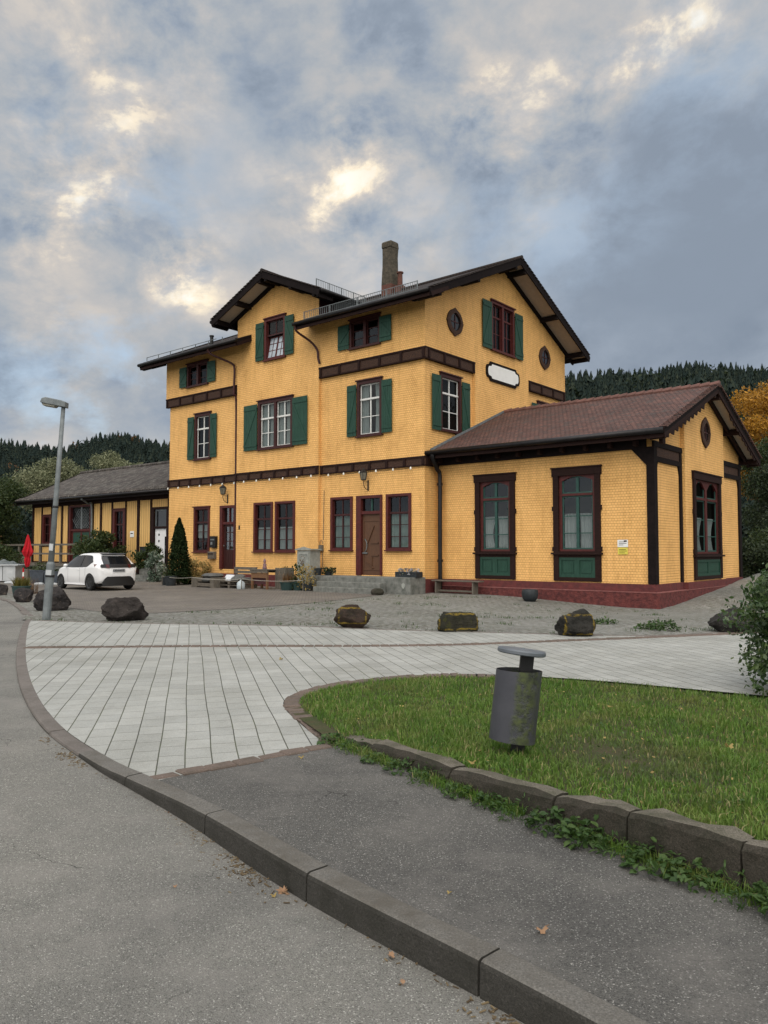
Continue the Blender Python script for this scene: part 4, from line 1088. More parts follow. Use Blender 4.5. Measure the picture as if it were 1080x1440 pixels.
for i in range(7): s = u0 + .2 + (6.2) * i / 6; b.beam((s, EV + .3, mz(EV + .3)), (s, EV + .3, mz(EV + .3) + .27), .03, .03, (1, 0, 0))
b.build('roof_rail', 'galv', roof)
b = MB(); b.lathe([(.09, 0), (.09, .5), (.12, .5), (.12, .56)], (-13.9, .6, mz(.6) - .1), 10); b.lathe([(.08, 0), (.08, .6), (.11, .62), (.11, .68)], (-11.5, .4, mz(.4) - .1), 10); b.build('vent_pipe', 'iron', roof)
# chimney
b = MB(); cx = -6.33
for i, (z, r) in enumerate(((13.9, .30), (14.8, .30))): pass
def sq(z, r, j=.012): return [(cx + sx * r + rng.normal(0, j), 5.65 + sy * r + rng.normal(0, j), z) for sx, sy in ((-1, -1), (1, -1), (1, 1), (-1, 1))]
prof = [(14.85, .29), (15.3, .285), (15.8, .285), (16.3, .28), (16.72, .28), (16.74, .31), (16.98, .305), (17.04, .27), (17.07, .2)]
vs = [p for z, r in prof for p in sq(z, r)]
b.add(vs, [(i * 4 + j, i * 4 + (j + 1) % 4, i * 4 + 4 + (j + 1) % 4, i * 4 + 4 + j) for i in range(len(prof) - 1) for j in range(4)] + [(0, 1, 2, 3), tuple(range(len(vs) - 4, len(vs)))])
ch = b.build('chimney', 'chimney', roof, bevel=.03)
b = MB(); b.box(cx - .31, cx + .31, 5.34, 5.96, 13.9, 14.86); b.build('chimney_base', 'brick', ch)
b = MB(); b.box(-5.9, -5.55, 5.5, 5.85, 14., 14.75); b.lathe([(.13, 14.7), (.12, 15.35), (.17, 15.36), (.17, 15.42)], (-5.72, 5.67, 0), 10); b.build('flue', 'brick', roof)
# downpipes
def pipe(root, pts, r, m='gutter', collars=()):
    b = MB(); b.tube(spline(pts, 5), r, 10)
    for p in collars: b.lathe([(r * 1.35, -.05), (r * 1.35, .05)], p, 10)
    return b.build('downpipe', m, root, smooth=False)
pipe(H, [(-12.0, EV - .05, 11.28), (-11.9, EV + .1, 11.05), (-11.25, -.3, 10.65), (-11.06, -.25, 10.4), (-11.06, -.25, 9.8), (-11.06, -.26, 9.4), (-11.06, -.26, 9.1), (-11.05, -.13, 8.8), (-11.05, -.11, 6), (-11.05, -.11, 3), (-11.05, -.11, .2)], .05, 'casing')
pipe(H, [(-6.05, EV - .05, 11.28), (-6.0, EV + .05, 11.05), (-5.75, -.45, 10.7), (-5.55, -.25, 10.35), (-5.5, -.24, 10.0), (-5.45, -.2, 9.75)], .05, 'casing')
# ovals and blank sign on the gable
oval(H, G1, 1.83, 10.95, .60, .57); oval(H, G1, 9.33, 10.92, .58, .57)
def signpoly(hw, hh, s, z):
    P = [(-hw + .32, hh), (hw - .32, hh), (hw - .25, hh * .72), (hw - .06, hh * .62), (hw, hh * .3), (hw, -hh * .3), (hw - .06, -hh * .62), (hw - .25, -hh * .72), (hw - .32, -hh), (-hw + .32, -hh), (-hw + .25, -hh * .72), (-hw + .06, -hh * .62), (-hw, -hh * .3), (-hw, hh * .3), (-hw + .06, hh * .62), (-hw + .25, hh * .72)]
    return [(s + x, z + y) for x, y in P]
o = MB(G1).prism(signpoly(1.38, .42, 5.52, 9.42), .001, .06).build('name_board', 'black', H)
MB(G1).prism(signpoly(1.26, .31, 5.52, 9.42), .061, .068).build('board_face', 'signwhite', o)
# cables and meter on the front
b = MB(F0); b.tube([(-5.33, .02, 4.3), (-5.35, .02, 3.2), (-5.36, .02, 2.2)], .012); b.tube([(-5.40, .02, 1.7), (-5.40, .02, .8)], .012); b.box(-5.54, -5.36, .01, .13, 1.72, 1.98); b.tube([(-5.45 + .09 * math.cos(a), .06, 2.02 + .16 * math.sin(a)) for a in np.linspace(0, 3.14, 8)], .01)
b.build('meter_box', 'oldwoodz', H)
# ------------------------------------------------------------------ single-storey side wing
A = thing('side_wing', 'low yellow shingled wing with red-brown tiled roof on a red stone plinth', 'building', C0, -TH)
NA = []; AF = FR(.9); AG = GA(8.5); AP = GA(8.65); hf = []; hg = []
AR, AS, AEV, ATH = 7.80, .409, .15, .16
az = lambda v: AR - AS * abs(v - 5.65)
def arched_window(root, T, s0, s1, z0, z1, zsill, units, holes, NI, cas='casing'):
    """tall window over a panelled apron"""
    cw, hd = .20, .24; h = (s0 + cw, s1 - cw, zsill + .06, z1 - hd + .02)
    b = MB(T)
    b.box(s0, s0 + cw, .001, .075, z0, z1 - hd); b.box(s1 - cw, s1, .001, .075, z0, z1 - hd)
    b.box(s0 - .04, s1 + .04, .001, .09, z1 - hd, z1); b.box(s0 - .07, s1 + .07, .001, .12, z1 + .002, z1 + .05)
    b.box(s0 - .06, s1 + .06, .001, .15, zsill - .05, zsill + .01); b.box(s0 + cw, s1 - cw, .001, .05, zsill + .0101, zsill + .06)
    b.box(s0 + cw, s1 - cw, .001, .06, z0, z0 + .13); b.box(s0 + cw, s1 - cw, .001, .05, zsill - .15, zsill - .052)
    for s in (s0 - .02, s1 + .02):                          # little carved bosses on the uprights
        for z in (z1 - hd - .02, (zsill + z1) / 2, zsill + .06): b.box(s - .025, s + .025, .002, .07, z, z + .16)
    lining(b, h, .17)
    win = b.build('window', 'brown', root)
    b = MB(T); bw = .10; d0, d1 = -.12, -.02
    w = h[1] - h[0]; ws = w / units; zt = h[2] + (h[3] - h[2]) * .74
    for k in range(units):
        a, c = h[0] + ws * k, h[0] + ws * (k + 1)
        b.box(a, a + bw, d0, d1, h[2], h[3]); b.box(c - bw, c, d0, d1, h[2], h[3]); b.box(a + bw, c - bw, d0, d1, h[2], h[2] + .07)
        b.box(a + bw, c - bw, d0, d1 + .02, zt - .04, zt + .04)
        n = 10; rise = .15 if units == 1 else .30                                     # segmental head
        arc = [(a + bw + (c - a - 2 * bw) * i / n, h[3] - .06 - rise + rise * math.sin(math.pi * i / n)) for i in range(n + 1)]
        b.prism([(a + bw, h[3])] + arc + [(c - bw, h[3])], d0, d1)
    b.build('frame', 'redframe', win)
    b = MB(T)
    for k in range(units):
        a, c = h[0] + ws * k + bw, h[0] + ws * (k + 1) - bw; e, f = -.10, -.06; mid = (a + c) / 2
        for (p, q) in ((h[2] + .07, zt - .04), (zt + .04, h[3] - .05)):
            ring(b, a, c, p, q, .05, e, f)
            if units == 1: b.box(mid - .05, mid + .05, e, f + .01, p + .05, q - .05)
        zz = [h[2] + .07 + (zt - .11 - h[2]) * x for x in (.30, .62)]
        for z in zz:
            if units == 1: b.box(a + .05, mid - .05, e + .01, f - .005, z - .016, z + .016); b.box(mid + .05, c - .05, e + .01, f - .005, z - .016, z + .016)
            else: b.box(a + .05, c - .05, e + .01, f - .005, z - .016, z + .016)
    b.build('sash', 'greensash', win)
    MB(T).add([(h[0], -.085, h[2]), (h[1], -.085, h[2]), (h[1], -.085, h[3]), (h[0], -.085, h[3])], [(0, 1, 2, 3)]).build('pane', 'glass', win)
    b = MB(T)
    for k in range(units):
        a, c = h[0] + ws * k + bw, h[0] + ws * (k + 1) - bw; m = (a + c) / 2; top = h[2] + (zt - h[2]) * .66
        if units == 1:
            g = .32 if s0 < 3 else .05
            cloth(b, a + .02, m - .03, h[2] + .02, top, -.165, 4, g); cloth(b, c - .02, m + .03, h[2] + (.10 if s0 < 3 else .03), top, -.165, 3.5, .04)
            b.box(a, c, -.15, -.14, top - .01, top + .012)
        else: cloth(b, a, c, h[2] + .02, top, -.165, 4, .3)
    b.build('curtain', 'curtain', win, smooth=True)
    b = MB(T); e, f = z0 + .131, zsill - .151
    for k in range(2):
        a = s0 + cw + (s1 - s0 - 2 * cw) * k / 2; c = a + (s1 - s0 - 2 * cw) / 2
        ring(b, a, c, e, f, .09, .001, .045); b.box(a + .09, c - .09, .001, .012, e + .09, f - .09); b.box(a + .15, c - .15, .0125, .028, e + .15, f - .15)
    b.build('apron_panel', 'green', win)
    hh = (h[0], h[1], h[2], h[3]); holes.append(hh); NI.append((T, hh, win)); return win
arched_window(A, AF, 1.73, 3.43, .70, 4.54, 1.66, 1, hf, NA)
arched_window(A, AF, 4.97, 6.71, .70, 4.58, 1.66, 1, hf, NA)
arched_window(A, AP, 4.17, 7.25, .70, 4.52, 1.57, 2, hg, NA)
niches(A, NA, .8)
b = MB(); al = [(AS, 1., AR - .19 + AS * 5.65), (-AS, 1., AR - .19 - AS * 5.65)]
wall(b, AF, 0., 8.5, .60, 5.6, hf); wall(b, AG, .9, 10.4, .60, 7.7, hg, al); wall(b, AP, 3.45, 7.85, .60, 7.7, hg, al)
for v in (3.45, 7.85): b.add([(8.5, v, .6), (8.65, v, .6), (8.65, v, az(v) - .2), (8.5, v, az(v) - .2)], [(0, 1, 2, 3)])
wall(b, FR(10.4), .2, 8.5, .60, 5.6)
b.build('wall', 'shingle', A)
b = MB()
b.box(.02, 8.56, .84, 1.2, -.6, .66); b.m = 1; b.box(.02, 8.74, .66, .839, -.6, .385); b.m = 2; b.box(.02, 8.75, .65, .838, .386, .415); b.m = 0; b.box(8.2, 8.56, 1.2, 10.46, -.6, .66); b.m = 1; b.box(8.561, 8.74, .84, 10.5, -.6, .385); b.m = 2; b.box(8.561, 8.75, .839, 10.5, .386, .415); b.m = 0
b.box(8.561, 8.72, 3.40, 7.9, .416, .655); b.box(.2, 8.2, 10.2, 10.46, -.6, .66)
for s in np.arange(.9, 8.5, 1.15): b.box(s - .012, s + .012, .655, .6595, -.6, .38)
b.build('plinth', ['plinth', 'plinthrough', 'plinthledge'], A, bevel=.012)
# framing timbers, one frame on each side of the projecting gable
b = MB()
b.box(8.31, 8.57, .83, 1.10, .665, 5.10); b.box(8.501, 8.56, 3.24, 3.44, .665, 5.109)
b.box(8.501, 8.575, 1.10, 3.44, 5.11, 5.29); b.box(8.501, 8.565, 1.10, 3.24, 4.63, 4.80); b.box(8.5, 8.58, .83, 1.10, 5.101, 5.29)
for v, sg in ((1.10, 1), (3.24, -1)): b.prism([(v, 4.63), (v + sg * .12, 4.63), (v, 4.3)], 8.502, 8.55, 'yz')
b.prism([(8.31, 5.05), (7.81, 5.05), (8.31, 4.5)], .84, .899, 'xz'); b.box(.0, 8.31, .80, .899, 5.05, 5.42)
b.build('timber_frame', 'black', A)
b = MB()
b.box(8.501, 8.57, 10.14, 10.42, .665, 5.10); b.box(8.501, 8.575, 7.86, 10.14, 5.11, 5.29); b.box(8.501, 8.565, 7.86, 10.14, 4.63, 4.80); b.box(8.5, 8.58, 10.14, 10.42, 5.101, 5.29)
b.prism([(10.14, 4.63), (10.02, 4.63), (10.14, 4.3)], 8.502, 8.55, 'yz')
b.build('timber_frame', 'black', A)
for v0, v1 in ((1.10, 3.24), (7.86, 10.14)): MB().box(8.501, 8.53, v0, v1, 4.80, 5.11).build('carved_panel', 'carved', A)
oval(A, AP, 5.66, 6.08, .55, .56)
# roof
b = MB(); au0, au1 = .152, 9.17
slab(b, [(au0, AEV, az(AEV)), (au1, AEV, az(AEV)), (au1, 5.65, AR), (au0, 5.65, AR)], ATH); slab(b, [(au0, 5.65, AR), (au1, 5.65, AR), (au1, 11.15, az(11.15)), (au0, 11.15, az(11.15))], ATH)
slab(b, [(.002, AEV, az(AEV)), (au0, AEV, az(AEV)), (au0, 3.33, az(3.33)), (.002, 3.33, az(3.33))], ATH)
ar = b.build('roof', ['tile_wing', 'black'], A)
b = MB()
for sg in (-1, 1):
    for i in range(30):
        v0, v1 = 5.65 + sg * 5.5 * i / 30, 5.65 + sg * 5.5 * (i + 1) / 30
        b.beam((au1 - .05, v0, az(v0) + .014), (au1 - .05, v1, az(v1) + .048), .24, .04)
b.build('verge_tiles', 'tile_wing', ar)
b = MB(); n = 26
for i in range(n):
    a, c = au0 + (au1 + .03 - au0) * i / n, au0 + (au1 + .03 - au0) * (i + 1) / n
    b.tube([(a, 5.65, AR + .005), (c + .02, 5.65, AR + .03)], [.10, .125], 8)
b.build('ridge_tiles', 'ridge', ar)
b = MB(); b.beam((.17, .15, az(.15) + .05), (.17, 5.55, AR + .02), .03, .09); b.build('flashing', 'galv', ar)
b = MB(); soffit_and_barge(b, 'v', None, 8.66, 9.14, AEV, 5.65, AR, AS, ATH, purl=(.05, .50, .93), hb=.28)
for sg in (-1, 1):                                         # scalloped trim under the barge board
    for i in range(9):
        f = .30 + .62 * i / 9; v = 5.65 + sg * 5.5 * f; z = az(v) - ATH - .14
        b.prism([(v - .22, z + .10 * sg), (v + .22, z - .10 * sg), (v + .12, z - .15), (v - .08, z - .13)], 9.10, 9.135, 'yz')
b.build('barge_boards', ['brown', 'soffit'], ar)
b = MB(); n = 10
for i in range(n + 1):
    s = .25 + (8.9 - .25) * i / n; b.beam((s, 1.0, az(1.0) - ATH - .08), (s, AEV + .06, az(AEV) - ATH - .06), .13, .17); b.box(s - .06, s + .06, .55, .80, 5.13, 5.30)
b.box(.01, au1 - .06, AEV + .01, AEV + .045, az(AEV) - ATH - .13, az(AEV) - .03)
b.build('rafters', 'brown', ar)
gutter(ar, [(.0, AEV - .075, az(AEV) - .07), (au1 - .02, AEV - .075, az(AEV) - .07)], .095)
pipe(A, [(.3, AEV - .06, 5.42), (.3, AEV + .0, 5.2), (.28, .45, 4.85), (.27, .62, 4.6), (.27, .62, 3.), (.27, .62, 1.4), (.27, .62, .3)], .085, 'gutter', [(.27, .62, 1.35), (.27, .62, 4.3)])
# notices by the corner post
o = MB(AF); o.box(7.28, 7.64, .012, .02, 1.86, 2.10); o = o.build('notice', 'signwhite', A)
b = MB(AF); b.box(7.29, 7.63, .012, .02, 1.62, 1.845); b.build('yellow_notice', 'signyellow', A)
b = MB(AF)
for k, (z, w) in enumerate(((2.03, .2), (1.98, .26), (1.93, .15), (1.78, .24), (1.73, .27), (1.67, .2))): b.box(7.33, 7.33 + w, .0205, .022, z - .008, z + .008)
b.box(7.5, 7.6, .0205, .022, 2.03, 2.08)
b.build('small_print', 'black', A)

# ------------------------------------------------------------------ goods shed
S = thing('goods_shed', 'long single-storey shed of yellow upright boards with a mossy grey tiled roof', 'building', C0, -TH)
SF = FR(1.0); NS = []; hs = []
def addshed(*a, **kw): hs.append(window(S, NS, SF, *a, **kw))
addshed(-31.8, -30.65, 2.15, 4.02, cas='redframe', sash='casing', units=1, cols=2, trans=.7, rows=2, cw=.2)
addshed(-23.42, -22.12, 1.15, 4.13, cas='redframe', sash='casing', units=1, cols=2, trans=.72, rows=2, cw=.22)
dr, h = door(S, SF, -28.4, -25.85, 1.05, 4.53, 3.0, 'redframe', 'green', .2)
b = MB(SF); ring(b, h[0], h[1], 1.06, 3.0, .14, -.12, -.06); b.box((h[0] + h[1]) / 2 - .1, (h[0] + h[1]) / 2 + .1, -.12, -.058, 1.2, 2.86); b.box(h[0] + .14, h[1] - .14, -.12, -.059, 1.9, 2.05)
lf_ = b.build('leaf', 'redframe', dr)
b = MB(SF)
for q in (0, 1):
    a = h[0] + .14 + q * (h[1] - h[0] - .08) / 2; c = a + (h[1] - h[0]) / 2 - .24
    for e, f in ((1.2, 1.9), (2.05, 2.86)): b.box(a, c, -.1, -.07, e, f)
b.build('panel', 'green', lf_)
b = MB(SF); b.box(h[0], h[1], -.12, -.1, 3.06, h[3]); b.m = 1                           # lattice light above
for i in range(-3, 14):
    x = h[0] + i * .2
    for sg in (1, -1):
        p, q = (x, 3.1), (x + sg * 1.2, 4.3)
        w_ = h[1] - h[0]; pts = [(p[0] + (q[0] - p[0]) * k, p[1] + (q[1] - p[1]) * k) for k in (0, .5, 1)]
        for u_, v_ in zip(pts[:-1], pts[1:]):
            if h[0] < u_[0] < h[1] and h[0] < v_[0] < h[1]: b.beam((u_[0], -.09, u_[1]), (v_[0], -.09, v_[1]), .02, .03, (0, 1, 0))
b.box((h[0] + h[1]) / 2 - .08, (h[0] + h[1]) / 2 + .08, -.12, -.05, 3.06, h[3])
b.build('lattice_light', ['carglass', 'galv'], dr); hs.append(h)
dr, h = door(S, SF, -19.5, -18.0, .42, 4.12, 3.0, 'brown', 'pvc', .22); hs.append(h)
b = MB(SF); b.box(h[0], h[1] - .06, -.12, -.07, .43, 2.93); b.box(h[0] + .1, h[0] + .14, -.07, -.055, .5, 2.85); b.box(h[0] + .8, h[0] + .84, -.07, -.055, .5, 2.85)
lf_ = b.build('leaf', 'pvc', dr)
b = MB(SF)
for z in (1.5, 1.85, 2.2, 2.55): b.box(h[0] + .3, h[0] + .42, -.069, -.06, z, z + .12)
b.box(h[0] + .9, h[0] + 1.0, -.069, -.06, .6, 2.5)
b.build('glazing', 'carglass', lf_)
b = MB(SF); ring(b, h[0], h[1], 2.97, h[3], .1, -.13, -.06); b.build('transom_frame', 'galv', dr)
b = MB(SF); b.add([(h[0], -.1, 3.0), (h[1], -.1, 3.0), (h[1], -.1, h[3]), (h[0], -.1, h[3])], [(0, 1, 2, 3)]); b.build('pane', 'carglass', dr)
niches(S, NS)
SEV, SRI, SRZ, SEZ = .2, 4.8, 7.2, 5.0; ss = (SRZ - SEZ) / (SRI - SEV); szf = lambda v: SRZ - ss * abs(v - SRI)
b = MB(); wall(b, SF, -33.1, -16.51, 1.0, 5.15, hs); wall(b, GA(-33.1), 1., 8.6, 1., 7.1, (), [(ss, 1., SRZ - .2 + ss * SRI), (-ss, 1., SRZ - .2 - ss * SRI)]); wall(b, FR(8.6), -33.1, -16.51, 1., 5.15)
b.build('wall', 'boards', S)
b = MB()
for s, w in ((-33.12, .16), (-29.35, .14), (-25.75, .3), (-24.78, .15), (-20.88, .2), (-19.56, .06), (-17.95, .2)): b.box(s, s + w, -0., .05, 0, 1)   # replaced below
b.v.clear(); b.f.clear(); b.mi.clear(); b.T = SF
for s, w, zb in ((-33.14, .18, 1.0), (-29.36, .16, 1.0), (-28.52, .115, 1.0), (-25.84, .3, 1.0), (-24.78, .16, 1.0), (-20.9, .22, .45), (-19.62, .115, .45), (-17.99, .24, .2), (-23.53, .105, 1.0), (-22.115, .1, 1.0), (-31.91, .105, 1.0), (-30.645, .09, 1.0)): b.box(s, s + w, .002, .06, zb, 4.62)
b.box(-33.14, -16.52, .001, .09, 4.55, 4.95)
for s0, s1 in ((-31.8, -30.65), ): b.box(s0, s1, .002, .05, 2.0, 2.14)
b.box(-33.1, -20.9, .002, .07, .95, 1.05)
b.build('timber_frame', 'brown', S)
b = MB(); b.box(-33.05, -16.51, 1.02, 1.3, -.3, 1.0); b.box(-20.88, -16.52, .985, 1.019, -.3, .42); b.build('plinth', 'stone', S)
b = MB(); slab(b, [(-33.95, SEV, SEZ), (-16.505, SEV, SEZ), (-16.505, SRI, SRZ), (-33.95, SRI, SRZ)], .15); slab(b, [(-33.95, SRI, SRZ), (-16.505, SRI, SRZ), (-16.505, 9.4, SEZ), (-33.95, 9.4, SEZ)], .15)
sr = b.build('roof', ['tile_shed', 'black'], S)
b = MB()
for i in range(80): s = -33.9 + 17.38 * i / 79; b.tube([(s, SEV - .05, SEZ + .0), (s, SEV + .3, szf(SEV + .3) + .03)], .055, 6)
b.tube([(-33.97, SRI, SRZ + .02), (-16.51, SRI, SRZ + .02)], .12, 8)
b.build('eave_tiles', 'tile_shed', sr)
b = MB()
for i in range(18): s = -33.7 + 17.1 * i / 17; b.beam((s, 1.3, szf(1.3) - .25), (s, SEV + .05, szf(SEV) - .22), .14, .18)
b.beam((-33.93, SEV, szf(SEV) - .1), (-33.93, SRI, SRZ - .1), .05, .25); b.beam((-33.93, 9.4, szf(9.4) - .1), (-33.93, SRI, SRZ - .1), .05, .25)
b.box(-33.9, -16.52, SEV + .02, SEV + .06, SEZ - .3, SEZ - .06)
b.build('rafters', 'black', sr)
gutter(sr, [(-34., SEV - .1, SEZ - .1), (-16.53, SEV - .1, SEZ - .1)], .07)
pipe(S, [(-25.5, .15, 4.8), (-25.55, .6, 4.55), (-25.57, .86, 4.3), (-25.57, .86, 1.0)], .06, 'galv')
b = MB(SF); b.box(-21.6, -21.22, .012, .03, 2.5, 2.84); o = b.build('notice', 'signwhite', S)
b = MB(SF); b.box(-21.55, -21.3, .031, .034, 2.68, 2.73); b.build('small_print', 'black', o)
# loading platform with its railing
pl = thing('loading_platform', 'low stone loading platform along the goods shed', 'platform', C0, -TH)
b = MB(); b.box(-34.2, -21.1, -.7, .98, .82, .97); b.m = 1; b.box(-34.1, -21.2, -.6, .98, -.3, .818); b.build('deck', ['oldwood', 'stone'], pl)
rl = thing('platform_railing', 'weathered wooden railing of two rails on the edge of the shed platform', 'railing', C0, -TH)
for u in (-31.6, -28.86, -26.4, -23.7): MB().box(u - .055, u + .055, -.66, -.55, .971, 2.14).build('post', 'oldwoodz', rl)
for z in (2.04, 1.5): MB().box(-34.1, -23.6, -.70, -.661, z, z + .11).build('rail', 'oldwood', rl)

# ------------------------------------------------------------------ things on and before the front
def local(name, label, cat, u, v, z=G, rz=0., group=None): return thing(name, label, cat, wl(u, v, z), -TH + rz, group)
def lantern(u, z, label):
    o = local('wall_lantern', label, 'lantern', u, 0., z, group='lanterns on the front')
    b = MB(); b.box(-.03, .03, -.03, -.004, -.25, .18)
    b.tube(spline([(0, -.03, -.2), (0, -.2, -.16), (0, -.3, .0), (0, -.3, .12)], 5), .014, 6); b.tube([(0, -.03, .1), (0, -.3, .1)], .01, 6); b.build('bracket', 'iron', o)
    b = MB(); n = 6
    b.lathe([(.05, .14), (.11, .16), (.11, .18), (.02, .18)], (0, -.3, 0), n); b.lathe([(.17, .46), (.175, .48), (.08, .57), (.03, .60), (.02, .65)], (0, -.3, 0), n)
    for k in range(n):
        a = 2 * math.pi * k / n; b.beam((.105 * math.cos(a), -.3 + .105 * math.sin(a), .17), (.16 * math.cos(a), -.3 + .16 * math.sin(a), .47), .016, .016)
    b.build('lamp_cage', 'iron', o)
    MB().lathe([(.10, .185), (.15, .455)], (0, -.3, 0), n).build('glass', 'lampglass', o)
lantern(-2.85, 4.42, 'black six-sided lantern on the wall above the brown entrance door'); lantern(-11.75, 4.25, 'black six-sided lantern on the wall above the narrow glazed door beside the downpipe')
o = local('light_string', 'string of white bulbs hung along the timber band over the ground floor', 'light string', 0, 0, 0)
us = list(np.arange(-16.4, -.1, .88)); vv = lambda u: -.30 if -10.95 < u < -5.55 else -.15
b = MB(); pts = []
for i, u in enumerate(us):
    pts.append((u, vv(u), 4.95))
    if i < len(us) - 1: pts.append((u + .44, vv(u + .44), 4.90))
b.tube(pts, .008, 5); b.build('cable', 'iron', o)
for u in us: MB().lathe([(.0, -.06), (.034, -.05), (.042, -.025), (.03, .02), (.015, .05)], (u, vv(u), 4.93), 10).build('bulb', 'bulb', o, smooth=True)
o = local('letter_box', 'tall black letter box on the wall beside the narrow glazed door', 'letter box', -12.7, 0, 1.88)
b = MB(); b.box(-.21, .21, -.16, -.003, 0, .56); b.build('box', 'iron', o, bevel=.015); b = MB(); b.box(-.15, .15, -.175, -.161, .36, .42); b.box(-.12, .02, -.175, -.161, .14, .28); b.build('flap', 'galv', o)
o = local('letter_box', 'short brown letter box fixed below the tall black one', 'letter box', -12.8, 0, 1.34)
b = MB(); b.box(-.24, .24, -.18, -.003, 0, .36); b.build('box', 'oldwood', o, bevel=.015); b = MB(); b.box(-.2, .2, -.195, -.181, .22, .27); b.build('flap', 'brown', o)
MBn = MB(); MBn.box(-10.76, -10.66, -.16, -.152, 2.72, 2.92); MBn.build('number_plate', 'iron', H)
# front steps
o = local('front_steps', 'three worn grey stone steps up to the brown entrance door', 'steps', 0, 0, 0)
MB().box(-4.9, -.55, -1.2, -.15, .0, .73).build('landing', 'stone', o, bevel=.02); MB().box(-4.2, -.9, -1.6, -1.2, .0, .53).build('tread', 'stone', o, bevel=.02); MB().box(-4.0, -.75, -2.0, -1.6, .0, .33).build('tread', 'stone', o, bevel=.02)
o = local('stone_block', 'grey stone pedestal beside the front steps under a flower trough', 'pedestal', 0, 0, 0); MB().box(-.54, .30, -1.3, -.35, 0, .75).build('block', 'stone', o, bevel=.025)
b = MB(); b.prism([(-.1, .5), (-.02, .56), (.06, .5), (.06, .42), (-.02, .33), (-.1, .42)], -1.306, -1.302); b.build('heart', 'cabinet', o)
o = local('small_stone', 'low mossy stone in front of the pedestal by the steps', 'stone', -.55, -2.15); MB().lathe([(.22, 0), (.26, .1), (.22, .2), (.1, .24)], (0, 0, 0), 7).build('stone', 'edging', o, bevel=.03)
def flowers(root, n, rx, ry, z0, z1, m, size=.05, name='plant'):
    b = MB()
    for _ in range(n):
        a, r = random.uniform(0, 6.28), math.sqrt(random.random()); p = Vector((rx * r * math.cos(a), ry * r * math.sin(a), random.uniform(z0, z1) - .25 * (z1 - z0) * r))
        leafquad(b, p, size * random.uniform(.7, 1.4))
    return b.build(name, m, root, fix=False)
def leafquad(b, p, s, up=.3, asp=.5):
    d = Vector((random.gauss(0, 1), random.gauss(0, 1), random.gauss(up, 1))).normalized(); e = d.orthogonal().normalized(); e.rotate(Matrix.Rotation(random.uniform(0, 6.28), 3, d)); f = d.cross(e)
    p = Vector(p); b.add([p - f * s, p - e * s * asp, p + f * s, p + e * s * asp], [(0, 1, 2, 3)])
def grasstuft(root, n, r, h, m, lean=.5, name='plant', z=0., w=.012):
    b = MB()
    for _ in range(n):
        a = random.uniform(0, 6.28); q = r * math.sqrt(random.random()); x, y = q * math.cos(a), q * math.sin(a); hh = h * random.uniform(.5, 1.1); la = random.uniform(0, 6.28); l = lean * hh * random.random()
        c, s_ = math.cos(a * 3) * w, math.sin(a * 3) * w; lx, ly = l * math.cos(la), l * math.sin(la)
        b.add([(x - c, y - s_, z), (x + c, y + s_, z), (x + c * .7 + lx * .4, y + s_ * .7 + ly * .4, z + hh * .6), (x - c * .7 + lx * .4, y - s_ * .7 + ly * .4, z + hh * .6), (x + lx, y + ly, z + hh)], [(0, 1, 2, 3), (3, 2, 4)])
    return b.build(name, m, root, fix=False)
o = local('flower_trough', 'grey trough of pale flowers on the stone pedestal', 'flower trough', -.15, -.8, .752)
b = MB(); ring(b, -.5, .5, 0, .2, .05, -.2, .2); b.v = [(x, y, z) for x, y, z in b.v]; b.box(-.46, .46, -.18, .18, .02, .16); b.build('trough', 'darkpot', o); flowers(o, 220, .52, .24, .12, .36, 'petal', .05)
o = local('potted_plant', 'dark plum pot plant on the left end of the front steps', 'pot plant', -4.35, -.75, .732)
MB().lathe([(.13, 0), (.17, .16), (.15, .16)], (0, 0, 0), 12).build('pot', 'darkpot', o); flowers(o, 140, .36, .26, .1, .36, 'leaf_dark', .06)
o = local('plant_pot', 'plain dark pot on the step landing by the grey cabinet', 'pot', -4.75, -.95, .732); MB().lathe([(.12, 0), (.16, .26), (.17, .26), (.17, .3), (.14, .3), (.13, .1)], (0, 0, 0), 14).build('pot', 'darkpot', o, smooth=False)
# bench
o = local('bench', 'long weathered plank bench against the red plinth', 'bench', 0, 0, .0)
MB().box(.2, 2.32, .13, .52, .585, .635).build('seat', 'oldwood', o, bevel=.01)
for u in (.38, 2.05): b = MB(); b.box(u - .03, u + .03, .16, .49, -.1, .583); b.build('leg', 'oldwoodz', o)
MB().box(.41, 2.02, .30, .35, .2, .27).build('stretcher', 'oldwood', o)
o = local('round_pot', 'round dark tub standing alone before the wing wall', 'tub', 4.75, -.45, zyard(*wl(4.75, -.45)[:2]))
MB().lathe([(.17, 0), (.25, .1), (.28, .24), (.27, .36), (.25, .40), (.22, .40), (.21, .3)], (0, 0, 0), 20).build('tub', 'darkpot', o, smooth=True)
# grey cabinet
o = local('cabinet', 'tall peeling grey cabinet standing outside by the front steps', 'cabinet', -5.35, -.95, G)
MB().box(-.38, .38, -.25, .35, 0, 1.62).build('carcass', 'cabinet', o, bevel=.008)
MB().box(-.46, .46, -.31, .40, 1.622, 1.68).build('top', 'cabinet', o, bevel=.012)
b = MB(); b.prism([(-.44, 1.681), (.44, 1.681), (.3, 1.71), (.0, 1.77), (-.3, 1.71)], -.27, -.22); b.build('crest', 'cabinet', o)
b = MB(); ring(b, -.33, .33, .1, 1.54, .09, -.285, -.251); b.box(-.24, .24, -.262, -.251, .2, 1.44); d_ = b.build('door', 'cabinet', o)
flw = MB(); [leafquad(flw, (random.gauss(0, .06), -.31, 1.05 + random.gauss(0, .13)), .035) for _ in range(40)]; flw.build('wreath', 'leaf_rust', o, fix=False)
